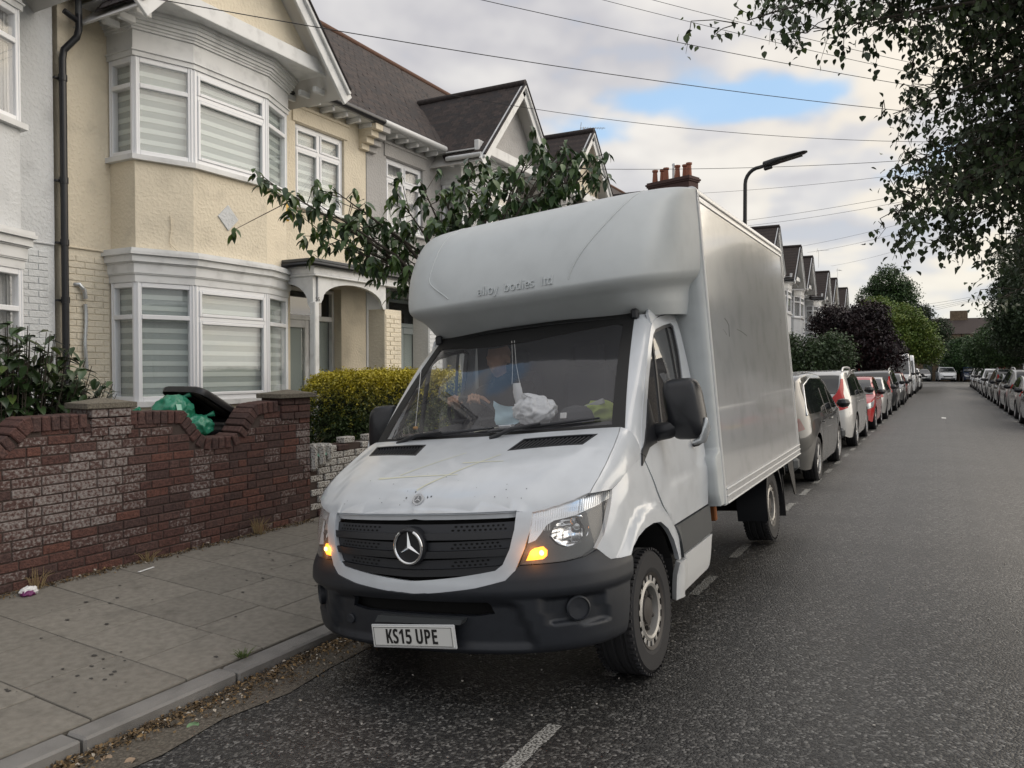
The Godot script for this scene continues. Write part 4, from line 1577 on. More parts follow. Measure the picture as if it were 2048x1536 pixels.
	for q in [[2.07, -2.98, 2.02, -3.10, 0.004], [2.02, -3.10, 1.93, -3.08, 0.005], [2.0, -3.38, 1.955, -3.75, 0.003], [1.98, -2.9, 1.94, -3.0, 0.002]]:
		tube(s, [Vector3(1.0625, q[0], q[1]), Vector3(1.0625, (q[0] + q[2]) / 2 + 0.006, (q[1] + q[3]) / 2), Vector3(1.0625, q[2], q[3])], q[4] * 0.6, 5)
	put("panel_scratch", s, M.trim_grey, box)
	# ---- underneath
	s = S()
	for x in [-0.42, 0.42]:
		bx(s, Vector3(x, 0.56, -3.3), Vector3(0.08, 0.16, 5.0))
	bx(s, Vector3(0, 0.50, -1.4), Vector3(1.0, 0.35, 1.6))
	bx(s, Vector3(0, 0.42, -1.0), Vector3(1.5, 0.1, 0.12))
	bx(s, Vector3(0, 0.355, -4.665), Vector3(1.6, 0.12, 0.12))
	bx(s, Vector3(0.55, 0.52, -2.75), Vector3(0.4, 0.18, 0.5), 0.03)
	bx(s, Vector3(0.80, 0.52, -2.62), Vector3(0.14, 0.22, 0.16), 0.03)
	put("chassis", s, M.chassis, van)
	s = S()
	bx(s, Vector3(0.9, 0.60, -2.72), Vector3(0.05, 0.13, 0.05), 0.01)
	put("side_marker", s, M.rust, van)
	for sg in [-1.0, 1.0]:
		s = S()
		var pr := []
		for i in 12:
			var a := lerpf(-0.25, PI + 0.15, i / 11.0)
			pr.append(Vector3(0, 0.36 + 0.43 * sin(a), -4.665 + 0.43 * cos(a)))
		var g := []
		for p in pr:
			g.append([p + Vector3(sg * 0.72, 0, 0), p + Vector3(sg * 1.0, 0, 0)])
		grid(s, g, sg > 0)
		var inner := []
		for p in pr:
			inner.append([p * Vector3(0, 0.98, 1) + Vector3(sg * 1.0, 0, 0), p + Vector3(sg * 1.0, -0.06, 0)])
		grid(s, inner, sg < 0)
		put("rear_mudguard", s, M.dark_plastic, van)
		s = S()
		bx(s, Vector3(sg * 0.86, 0.36, -5.15), Vector3(0.28, 0.42, 0.012))
		put("mud_flap", s, M.rubber, van)
		s = S()
		prism(s, pv([[-5.55, 0.69], [-5.93, 0.69], [-5.98, 0.26], [-5.88, 0.26]]), -0.006, 0.006)
		var mm: Mesh = s.commit()
		put("tail_bracket", mm, M.black_paint, van, Transform3D(Basis(Vector3(0, 0, 1), Vector3(0, 1, 0), Vector3(-1, 0, 0)), Vector3(sg * 0.98, 0, 0)))
		s = S()
		bx(s, Vector3(sg * 0.72, 0.52, -5.9), Vector3(0.35, 0.1, 0.05), 0.01)
		put("rear_light_bar", s, M.dark_plastic, van)
	wheel(van, Vector3(0.855, 0.342, -1.0), 1.0)
	wheel(van, Vector3(0.855, 0.342, -4.665), 1.0)
	wheel(van, Vector3(-0.855, 0.405, -1.0), -1.0)
	wheel(van, Vector3(-0.855, 0.405, -4.665), -1.0)

# ---------------------------------------------------------------- houses; in a house's own axes x runs along its front, y up, z out to the street
func slab(s: SurfaceTool, poly: PackedVector2Array, y0: float, y1: float):
	var keep := X
	X = X * Transform3D(Basis(Vector3(1, 0, 0), Vector3(0, 0, 1), Vector3(0, 1, 0)), Vector3.ZERO)
	prism(s, poly, y0, y1)
	X = keep

func grown(p: PackedVector2Array, by: float) -> PackedVector2Array:
	return Geometry2D.offset_polygon(p, by, Geometry2D.JOIN_MITER)[0]

# a glazed facet between two points of the plan
func facet(parent: Node, a: Vector2, b: Vector2, y0: float, y1: float, transom: float, lights: int, blind := "stripes", casement := false):
	var l := a.distance_to(b)
	var dir := (b - a) / l
	var keep := X
	# own axes: x along the facet, y up, z outwards
	X = X * Transform3D(Basis(Vector3(dir.x, 0, dir.y), Vector3.UP, Vector3(-dir.y, 0, dir.x)), Vector3(a.x, 0, a.y))
	var w := hold("window", parent)
	var s := S()
	var f := 0.062
	bx(s, Vector3(f / 2, (y0 + y1) / 2, -0.03), Vector3(f, y1 - y0, 0.08), 0.006)
	bx(s, Vector3(l - f / 2, (y0 + y1) / 2, -0.03), Vector3(f, y1 - y0, 0.08), 0.006)
	bx(s, Vector3(l / 2, y0 + f / 2, -0.03), Vector3(l - 2 * f, f, 0.078), 0.006)
	bx(s, Vector3(l / 2, y1 - f / 2, -0.03), Vector3(l - 2 * f, f, 0.078), 0.006)
	bx(s, Vector3(f * 0.35, (y0 + y1) / 2, 0.012), Vector3(0.018, y1 - y0, 0.012), 0.004)
	bx(s, Vector3(l - f * 0.35, (y0 + y1) / 2, 0.012), Vector3(0.018, y1 - y0, 0.012), 0.004)
	bx(s, Vector3(l / 2, transom, -0.024), Vector3(l - 2 * f, 0.055, 0.076), 0.006)
	for k in range(1, lights):
		bx(s, Vector3(l * k / lights, (y0 + y1) / 2, -0.026), Vector3(0.05, y1 - y0 - 2 * f, 0.074), 0.006)
	if casement:
		for k in lights:
			for q in [[y0 + f, transom - 0.028], [transom + 0.028, y1 - f]]:
				var xa: float = f if k == 0 else l * k / lights + 0.025
				var xb: float = l - f if k == lights - 1 else l * (k + 1) / lights - 0.025
				var c := 0.038
				bx(s, Vector3(xa + c / 2, (q[0] + q[1]) / 2, 0.004), Vector3(c, q[1] - q[0], 0.04), 0.006)
				bx(s, Vector3(xb - c / 2, (q[0] + q[1]) / 2, 0.004), Vector3(c, q[1] - q[0], 0.04), 0.006)
				bx(s, Vector3((xa + xb) / 2, q[0] + c / 2, 0.004), Vector3(xb - xa - 2 * c, c, 0.038), 0.006)
				bx(s, Vector3((xa + xb) / 2, q[1] - c / 2, 0.004), Vector3(xb - xa - 2 * c, c, 0.038), 0.006)
	put("frame", s, M.window_white, w)
	var spans := [[y0 + f, transom - 0.028], [transom + 0.028, y1 - f]]
	for k in lights:
		for q in spans:
			var xa: float = f if k == 0 else l * k / lights + 0.025
			var xb: float = l - f if k == lights - 1 else l * (k + 1) / lights - 0.025
			for dz in [-0.012, -0.036]:
				s = S()
				quad(s, Vector3(xa, q[0], dz), Vector3(xb, q[0], dz), Vector3(xb, q[1], dz), Vector3(xa, q[1], dz))
				put("pane", s, M.glass, w)
	if blind == "stripes":
		var n := 0
		var y := y0 + 0.03
		while y < y1 - 0.03:
			var hgt: float = minf([0.058, 0.075][n % 2], y1 - 0.02 - y)
			s = S()
			bx(s, Vector3(l / 2, y + hgt / 2, -0.085 - 0.006 * (n % 2)), Vector3(l - 0.05, hgt - 0.001, 0.004))
			put("blind_band", s, M.blind_light if n % 2 == 0 else M.blind_dark, w)
			y += hgt
			n += 1
	else:
		s = S()
		var g := [[], []]
		for i in 41:
			var x := 0.03 + (l - 0.06) * i / 40.0
			var z := -0.12 + 0.018 * sin(i * 1.7)
			g[0].append(Vector3(x, y0 + 0.02, z))
			g[1].append(Vector3(x, y1 - 0.02, z))
		grid(s, g)
		put("curtain", s, M[blind], w)
	X = keep

# tiles of a roof slope: o a lower corner, e along the eaves, u up the slope (unit vectors), n outwards; keep(x, h) says where there is roof
func tiles(parent: Node, o: Vector3, e: Vector3, u: Vector3, length: float, height: float, inside: Callable, single: int, fine := true):
	var n := e.cross(u).normalized()
	if n.y < 0:
		n = -n
	var gauge := 0.105
	var wide := 0.17
	var rows := int(height / gauge)
	var bas := Basis(e, u, n)
	var left := [S(), S(), S()]
	var any := [false, false, false]
	var cs := S()
	bx(cs, Vector3(0, 0.075, 0.0), Vector3(wide - 0.004, 0.15, 0.013), 0.0, Basis(Vector3.RIGHT, 0.09))
	var one: Mesh = null
	var keep := X
	if single > 0:
		X = Transform3D()
		cs = S()
		bx(cs, Vector3(0, 0.075, 0.0), Vector3(wide - 0.004, 0.15, 0.013), 0.0, Basis(Vector3.RIGHT, 0.09))
		one = cs.commit()
		X = keep
	var made := 0
	for r in rows:
		if not fine:
			var x0 := -1.0
			var x1 := -1.0
			for k in 61:
				var x := length * k / 60.0
				if inside.call(x, (r + 0.5) * gauge):
					if x0 < 0:
						x0 = x
					x1 = x
			if x1 > x0:
				X = keep * Transform3D(bas, o + u * r * gauge)
				bx(left[r % 2], Vector3((x0 + x1) / 2, 0.075, 0), Vector3(x1 - x0, 0.15, 0.013), 0.0, Basis(Vector3.RIGHT, 0.09))
				any[r % 2] = true
				X = keep
			continue
		for c in int(length / wide) + 1:
			var x := (c + (0.5 if r % 2 == 0 else 1.0)) * wide
			if not inside.call(x, (r + 0.5) * gauge):
				continue
			var k := R.randi() % 3
			var tilt := Basis(Vector3(0, 0, 1), R.randf_range(-0.02, 0.02)) * Basis(Vector3.RIGHT, R.randf_range(-0.015, 0.02))
			var at := Transform3D(bas * tilt, o + e * x + u * r * gauge + n * R.randf_range(0.0, 0.005))
			if made < single:
				var tr := keep * at
				put("roof_tile", one, M["tile%d" % k], parent, tr)
				made += 1
			else:
				X = keep * at
				bx(left[k], Vector3(0, 0.075, 0.0), Vector3(wide - 0.004, 0.15, 0.013), 0.0, Basis(Vector3.RIGHT, 0.09))
				any[k] = true
				X = keep
	for k in 3:
		if any[k]:
			stuff(put("tiling", left[k], M["tile%d" % k], parent))

func house(called: String, label: String, at: Vector3, dir: float, out: float, look := {}) -> Node3D:
	var h := thing(called, label, "house", at)
	var keep := X
	X = Transform3D(Basis(Vector3(0, 0, -dir), Vector3.UP, Vector3(out, 0, 0)), Vector3.ZERO)
	var near: bool = look.get("near", false)
	var mid: bool = look.get("mid", near)
	var plaster: Material = M[look.get("plaster", "cream_plaster")]
	var brick: Material = M[look.get("brick", "cream_brick")]
	var lower: Material = M[look.get("lower", look.get("brick", "cream_brick"))]
	var curtain: String = look.get("curtain", "stripes")
	var W := 5.42
	var s := S()
	# front wall; door in a recess, one window over it
	var dl := 3.60
	var dr := 4.78
	var wl := 3.72
	var wr := 4.86
	for q in [[0.0, 0.0, dl, 3.0], [dr, 0.0, W, 3.0], [dl, 2.92, dr, 3.0]]:
		bx(s, Vector3((q[0] + q[2]) / 2, (q[1] + q[3]) / 2, -0.15), Vector3(q[2] - q[0], q[3] - q[1], 0.3))
	put("lower_wall", s, lower, h)
	s = S()
	for q in [[0.0, 3.0, wl, 5.95], [wr, 3.0, W, 5.95], [wl, 3.0, wr, 4.14], [wl, 5.42, wr, 5.95]]:
		bx(s, Vector3((q[0] + q[2]) / 2, (q[1] + q[3]) / 2, -0.14), Vector3(q[2] - q[0], q[3] - q[1], 0.3))
	put("upper_wall", s, plaster, h)
	s = S()
	bx(s, Vector3(W / 2, 2.95, -4.0), Vector3(W - 0.02, 5.9, 7.2))
	put("house_body", s, M.stock_brick, h)
	s = S()
	bx(s, Vector3(0.31, 3.005, 0.012), Vector3(0.60, 0.022, 0.025), 0.006)
	put("string_course", s, plaster, h)
	s = S()
	bx(s, Vector3(3.3, 3.005, 0.012), Vector3(0.45, 0.022, 0.025), 0.006)
	put("string_course", s, plaster, h)
	if mid:
		# painted bricks that show beside the bay
		for q in [[0.07, 0.6, near], [3.09, 3.56, near]]:
			for r in 29:
				var y := 0.86 + 0.075 * r
				var x: float = q[0] - (0.11 if r % 2 == 1 else 0.0)
				while x < q[1] - 0.02:
					var a := maxf(x, q[0])
					var b := minf(x + 0.225, q[1])
					if b - a > 0.03 and y < 2.93:
						var bs := S()
						bx(bs, Vector3((a + b) / 2, y, 0.002 + R.randf_range(0.0, 0.004)), Vector3(b - a - 0.008, 0.067, 0.012), 0.004, Basis(Vector3(0, 0, 1), R.randf_range(-0.008, 0.008)))
						put("brick", bs, brick, h)
					x += 0.225
	# bay
	var bay := pv([[0.62, -0.05], [0.62, 0.47], [1.24, 0.72], [2.44, 0.72], [3.06, 0.47], [3.06, -0.05]])
	s = S()
	slab(s, grown(bay, -0.004), 3.0, 4.08)
	put("bay_apron", s, plaster, h)
	s = S()
	slab(s, grown(bay, -0.004), 0.0, 1.18)
	put("bay_base", s, lower, h)
	s = S()
	slab(s, grown(bay, 0.05), 1.15, 1.21)
	put("sill", s, M.white_trim, h)
	s = S()
	slab(s, grown(bay, 0.06), 4.06, 4.12)
	put("sill", s, M.white_trim, h)
	s = S()
	for q in [[2.63, 2.72, 0.02], [2.72, 2.735, 0.035], [2.735, 2.85, 0.045], [2.85, 2.865, 0.06], [2.865, 2.945, 0.085], [2.945, 2.985, 0.12], [2.985, 3.02, 0.10]]:
		slab(s, grown(bay, q[2]), q[0], q[1])
	put("bay_cornice", s, M.white_trim, h)
	s = S()
	for q in [[5.27, 5.33, 0.03], [5.33, 5.345, 0.05], [5.345, 5.57, 0.025], [5.57, 5.60, 0.05], [5.60, 5.63, 0.065], [5.63, 5.67, 0.085], [5.67, 5.71, 0.11], [5.71, 5.75, 0.125], [5.75, 5.79, 0.15]]:
		slab(s, grown(bay, q[2]), q[0], q[1])
	put("bay_fascia", s, M.white_trim, h)
	for k in 5:
		var a := bay[k]
		var b := bay[k + 1]
		if k == 0:
			a = Vector2(0.62, 0.02)
		if k == 4:
			b = Vector2(3.06, 0.02)
		for q in [[1.21, 2.63, 2.22], [4.12, 5.27, 4.94]]:
			facet(h, a, b, q[0], q[1], q[2], 1, curtain, k == 2)
	# dark core behind the blinds
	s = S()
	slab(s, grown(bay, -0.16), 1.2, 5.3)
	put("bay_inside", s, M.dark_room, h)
	# window over the door
	facet(h, Vector2(wl, -0.05), Vector2(wr, -0.05), 4.14, 5.42, 5.05, 2, curtain, true)
	s = S()
	bx(s, Vector3((wl + wr) / 2, 5.54, 0.01), Vector3(wr - wl + 0.14, 0.22, 0.05), 0.006)
	bx(s, Vector3((wl + wr) / 2, 5.67, 0.02), Vector3(wr - wl + 0.2, 0.05, 0.08), 0.01)
	put("lintel", s, plaster, h)
	s = S()
	bx(s, Vector3((wl + wr) / 2, 4.12, 0.02), Vector3(wr - wl + 0.12, 0.05, 0.14), 0.01)
	put("sill", s, M.white_trim, h)
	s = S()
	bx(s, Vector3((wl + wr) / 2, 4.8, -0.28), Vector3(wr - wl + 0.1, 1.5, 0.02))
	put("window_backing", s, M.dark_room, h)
	# door and side light in the recess
	var door := hold("door", h)
	s = S()
	var zd := -0.22
	var dm: Material = M[look.get("door", "white_trim")]
	for q in [[dl, 0.3, dl + 0.06, 2.9], [dr - 0.06, 0.3, dr, 2.9], [dl + 0.06, 2.84, dr - 0.06, 2.9], [dl + 0.06, 2.38, dr - 0.06, 2.46], [4.2, 0.3, 4.27, 2.38]]:
		bx(s, Vector3((q[0] + q[2]) / 2, (q[1] + q[3]) / 2, zd + 0.03), Vector3(q[2] - q[0], q[3] - q[1], 0.08), 0.006)
	for q in [[dl + 0.06, 0.32, dl + 0.15, 2.38], [4.11, 0.32, 4.2, 2.38], [dl + 0.15, 2.26, 4.11, 2.38], [dl + 0.15, 1.0, 4.11, 1.14], [dl + 0.15, 0.32, 4.11, 0.5]]:
		bx(s, Vector3((q[0] + q[2]) / 2, (q[1] + q[3]) / 2, zd + 0.02), Vector3(q[2] - q[0], q[3] - q[1], 0.05), 0.006)
	put("frame", s, dm, door)
	for q in [[dl + 0.15, 1.14, 4.11, 2.26], [4.27, 0.4, dr - 0.06, 2.38]]:
		s = S()
		quad(s, Vector3(q[0], q[1], zd + 0.01), Vector3(q[2], q[1], zd + 0.01), Vector3(q[2], q[3], zd + 0.01), Vector3(q[0], q[3], zd + 0.01))
		put("pane", s, M.glass, door)
		s = S()
		bx(s, Vector3((q[0] + q[2]) / 2, (q[1] + q[3]) / 2, zd - 0.02), Vector3(q[2] - q[0], q[3] - q[1], 0.01))
		put("obscured_glass", s, M.blind_dark, door)
	s = S()
	quad(s, Vector3(dl, 2.4, zd), Vector3(dr, 2.4, zd), Vector3(dr, 2.9, zd), Vector3(dl, 2.9, zd))
	quad(s, Vector3(dl, 0.3, zd - 0.04), Vector3(dr, 0.3, zd - 0.04), Vector3(dr, 2.9, zd - 0.04), Vector3(dl, 2.9, zd - 0.04))
	put("fanlight", s, M.car_glass, door)
	s = S()
	bx(s, Vector3(3.9, 1.06, zd + 0.05), Vector3(0.25, 0.055, 0.015), 0.004)
	put("letter_box", s, M.lamp_clear, door)
	s = S()
	tube(s, [Vector3(4.15, 1.36, zd + 0.04), Vector3(4.15, 1.36, zd + 0.09), Vector3(4.08, 1.36, zd + 0.09)], 0.01, 6)
	put("handle", s, M.window_white, door)
	# porch: post, pier, two arches, flat lead roof
	if look.get("porch", true):
		var po := hold("porch", h)
		s = S()
		bx(s, Vector3(3.03, 1.45, 1.02), Vector3(0.10, 2.2, 0.10), 0.012)
		put("post", s, M.white_trim, po)
		var arch := func(w: float, rise: float, y0: float, ya: float, y1: float) -> PackedVector2Array:
			var p := [Vector2(0, y1), Vector2(0, y0), Vector2(0.06, y0)]
			for i in 15:
				var a := PI - PI * i / 14.0
				p.append(Vector2(w / 2 + cos(a) * (w / 2 - 0.10), ya + sin(a) * rise))
			p.append_array([Vector2(w - 0.06, y0), Vector2(w, y0), Vector2(w, y1)])
			return PackedVector2Array(p)
		s = S()
		var k2 := X
		X = k2 * Transform3D(Basis(), Vector3(3.08, 0, 0.985))
		prism(s, arch.call(1.55, 0.25, 2.54, 2.60, 2.95), 0.0, 0.06)
		X = k2 * Transform3D(Basis(Vector3(0, 0, 1), Vector3.UP, Vector3(-1, 0, 0)), Vector3(3.06, 0, 0.0))
		prism(s, arch.call(1.02, 0.30, 2.46, 2.52, 2.95), 0.0, 0.06)
		X = k2
		bx(s, Vector3(3.03, 2.20, 0.05), Vector3(0.09, 0.62, 0.10), 0.012)
		bx(s, Vector3(3.03, 1.86, 0.07), Vector3(0.12, 0.05, 0.14), 0.012)
		put("arch", s, M.white_trim, po)
		s = S()
		bx(s, Vector3(4.22, 3.02, 1.02), Vector3(2.5, 0.16, 0.10), 0.008)
		bx(s, Vector3(4.22, 2.925, 1.035), Vector3(2.5, 0.03, 0.12), 0.008)
		bx(s, Vector3(3.03, 3.02, 0.5), Vector3(0.10, 0.16, 0.94), 0.008)
		bx(s, Vector3(3.03, 2.925, 0.5), Vector3(0.12, 0.03, 0.96), 0.008)
		put("beam", s, M.white_trim, po)
		s = S()
		bx(s, Vector3(4.2, 3.13, 0.55), Vector3(2.62, 0.05, 1.14), 0.012)
		put("porch_roof", s, M.lead, po)
		s = S()
		tube(s, [Vector3(2.90, 3.075, 0.0), Vector3(2.90, 3.075, 1.12), Vector3(5.3, 3.075, 1.12)], 0.035, 8)
		put("gutter", s, M.black_plastic, po)
		if look.get("pier", true):
			s = S()
			bx(s, Vector3(4.82, 1.25, 0.88), Vector3(0.44, 2.6, 0.33), 0.006)
			put("pier", s, brick, po)
			for r in 30:
				var y := 0.42 + 0.072 * r
				if y > 2.5:
					break
				var bs := S()
				var sh := 0.1 if r % 2 == 0 else 0.0
				bx(bs, Vector3(4.61 + (0.21 - sh) / 2 + 0.005, y, 1.05), Vector3(0.2 - sh, 0.064, 0.014), 0.004)
				put("brick", bs, brick, po)
				bs = S()
				bx(bs, Vector3(4.83 - sh + (0.2 + sh) / 2, y, 1.05), Vector3(0.2 + sh - 0.01, 0.064, 0.014), 0.004)
				put("brick", bs, brick, po)
	# main roof
	var ye := 5.84
	var de := 0.34
	var slope := 0.928
	var su := Vector3(0, slope, -1).normalized()
	var run := 3.60 / cos(atan(slope))
	s = S()
	quad(s, Vector3(0, ye - 0.03, de), Vector3(W, ye - 0.03, de), Vector3(W, ye - 0.03 + 3.6 * slope, de - 3.6), Vector3(0, ye - 0.03 + 3.6 * slope, de - 3.6))
	quad(s, Vector3(0, ye - 0.03 + 3.6 * slope, de - 3.6), Vector3(W, ye - 0.03 + 3.6 * slope, de - 3.6), Vector3(W, ye - 0.03, de - 7.2), Vector3(0, ye - 0.03, de - 7.2))
	tri(s, Vector3(0.01, ye - 0.03, de - 7.2), Vector3(0.01, ye - 0.03, de), Vector3(0.01, ye - 0.03 + 3.6 * slope, de - 3.6))
	tri(s, Vector3(W - 0.01, ye - 0.03, de), Vector3(W - 0.01, ye - 0.03, de - 7.2), Vector3(W - 0.01, ye - 0.03 + 3.6 * slope, de - 3.6))
	var roof := put("roof", s, M.tile0, h)
	var gc := 1.84
	var gh := 1.62
	var gy := 7.46
	var ge := 5.66
	var gs := (gy - ge) / gh
	# the gable roof lies over the main roof where it is higher
	var on_main := func(x: float, hh: float) -> bool:
		var y := ye + hh * su.y
		var gyx := gy - absf(x - gc) * gs
		return x < W and not (y < gyx)
	tiles(h, Vector3(0, ye, de), Vector3.RIGHT, su, W, run, on_main, look.get("tiles", 0), mid)
	s = S()
	tube(s, [Vector3(0, ye + 3.6 * slope + 0.03, de - 3.6), Vector3(W, ye + 3.6 * slope + 0.03, de - 3.6)], 0.07, 10)
	put("ridge", s, M.terracotta, h)
	# gable
	var zf := 1.27
	for sg in [-1.0, 1.0]:
		var u := Vector3(-sg * gh, gy - ge, 0).normalized()
		var len_u := Vector2(gh, gy - ge).length()
		var zb := de - (gy - ye) / slope
		s = S()
		var lo := Vector3(gc + sg * gh, ge - 0.03, 0)
		var hi := Vector3(gc, gy - 0.03, 0)
		var p := [Vector3(lo.x, lo.y, zf - 0.02), Vector3(lo.x, lo.y, de), Vector3(hi.x, hi.y, zb), Vector3(hi.x, hi.y, zf - 0.02)]
		if sg > 0:
			quad(s, p[0], p[1], p[2], p[3])
		else:
			quad(s, p[3], p[2], p[1], p[0])
		put("gable_roof", s, M.tile0, h)
		var on_gable := func(x: float, hh: float) -> bool:
			var y := ge + hh * u.y
			var zmin := de - (y - ye) / slope
			return zf - x > zmin - 0.06 and hh < len_u - 0.02
		tiles(h, Vector3(gc + sg * gh, ge, zf), Vector3(0, 0, -1), u, zf - zb + 0.3, len_u, on_gable, look.get("gable_tiles", 0) if sg < 0 else 0, mid)
		# bargeboard with a moulding along its upper edge
		s = S()
		var a := Vector3(gc, gy - 0.06, 0)
		var b := Vector3(gc + sg * (gh + 0.06), ge - 0.12, 0)
		var mid_p := (a + b) / 2
		var ang := atan2(b.y - a.y, b.x - a.x)
		bx(s, Vector3(mid_p.x, mid_p.y - 0.06, zf - 0.05), Vector3(a.distance_to(b), 0.21, 0.045), 0.006, Basis(Vector3(0, 0, 1), ang))
		bx(s, Vector3(mid_p.x, mid_p.y + 0.03, zf - 0.02), Vector3(a.distance_to(b), 0.06, 0.07), 0.01, Basis(Vector3(0, 0, 1), ang))
		put("bargeboard", s, M.white_trim, h)
		s = S()
		bx(s, Vector3(mid_p.x, mid_p.y + 0.085, zf + 0.005), Vector3(a.distance_to(b), 0.035, 0.06), 0.01, Basis(Vector3(0, 0, 1), ang))
		put("verge", s, M.tile2, h)
		s = S()
		bx(s, Vector3(mid_p.x - sg * 0.03, mid_p.y - 0.02, 0.6), Vector3(a.distance_to(b), 0.02, 1.25), 0.0, Basis(Vector3(0, 0, 1), ang))
		put("gable_soffit", s, M.soffit, h)
	s = S()
	tube(s, [Vector3(gc, gy + 0.02, zf), Vector3(gc, gy + 0.02, de - (gy - ye) / slope)], 0.08, 8)
	put("gable_ridge", s, M.tile0, h)
	s = S()
	prism(s, pv([[gc - gh + 0.22, ge + 0.15], [gc + gh - 0.22, ge + 0.15], [gc, gy - 0.2]]), 0.88, 0.94)
	put("gable_wall", s, plaster, h)
	s = S()
	bx(s, Vector3(gc, 5.87, 1.02), Vector3(3.1, 0.20, 0.10), 0.008)
	bx(s, Vector3(gc, 5.80, 0.45), Vector3(3.15, 0.02, 1.1))
	put("gable_beam", s, M.white_trim, h)
	for sg in [-1.0, 1.0]:
		for k in 3:
			s = S()
			bx(s, Vector3(gc + sg * (gh - 0.2), 5.60, 0.35 + 0.28 * k), Vector3(0.2, 0.08, 0.06), 0.008)
			put("bracket", s, M.white_trim, h)
	# eaves: soffit, brackets, gutter
	s = S()
	bx(s, Vector3((gc + gh + W) / 2, 5.80, 0.16), Vector3(W - gc - gh, 0.03, 0.34))
	bx(s, Vector3((gc + gh + W) / 2, 5.84, 0.335), Vector3(W - gc - gh, 0.09, 0.03), 0.006)
	put("eaves_board", s, M.white_trim, h)
	for k in 6:
		s = S()
		bx(s, Vector3(gc + gh + 0.18 + 0.32 * k, 5.745, 0.16), Vector3(0.06, 0.08, 0.28), 0.01)
		put("bracket", s, M.white_trim, h)
	s = S()
	tube(s, [Vector3(gc + gh + 0.06, 5.83, 0.40), Vector3(W, 5.83, 0.40)], 0.055, 10)
	tube(s, [Vector3(gc + gh + 0.05, 5.64, 0.42), Vector3(gc + gh + 0.05, 5.64, 1.2)], 0.045, 10)
	put("gutter", s, M[look.get("gutter", "black_plastic")], h)
	s = S()
	for k in 4:
		bx(s, Vector3(W - 0.09, 5.42 + 0.1 * k, 0.04 + 0.05 * k), Vector3(0.2, 0.1, 0.1 + 0.1 * k), 0.006)
	put("corbel", s, plaster, h)
	X = keep
	return h

func hpart(h: Node3D, called: String, s: SurfaceTool, m: Material, parent: Node = null):
	return put(called, s, m, parent if parent else h)

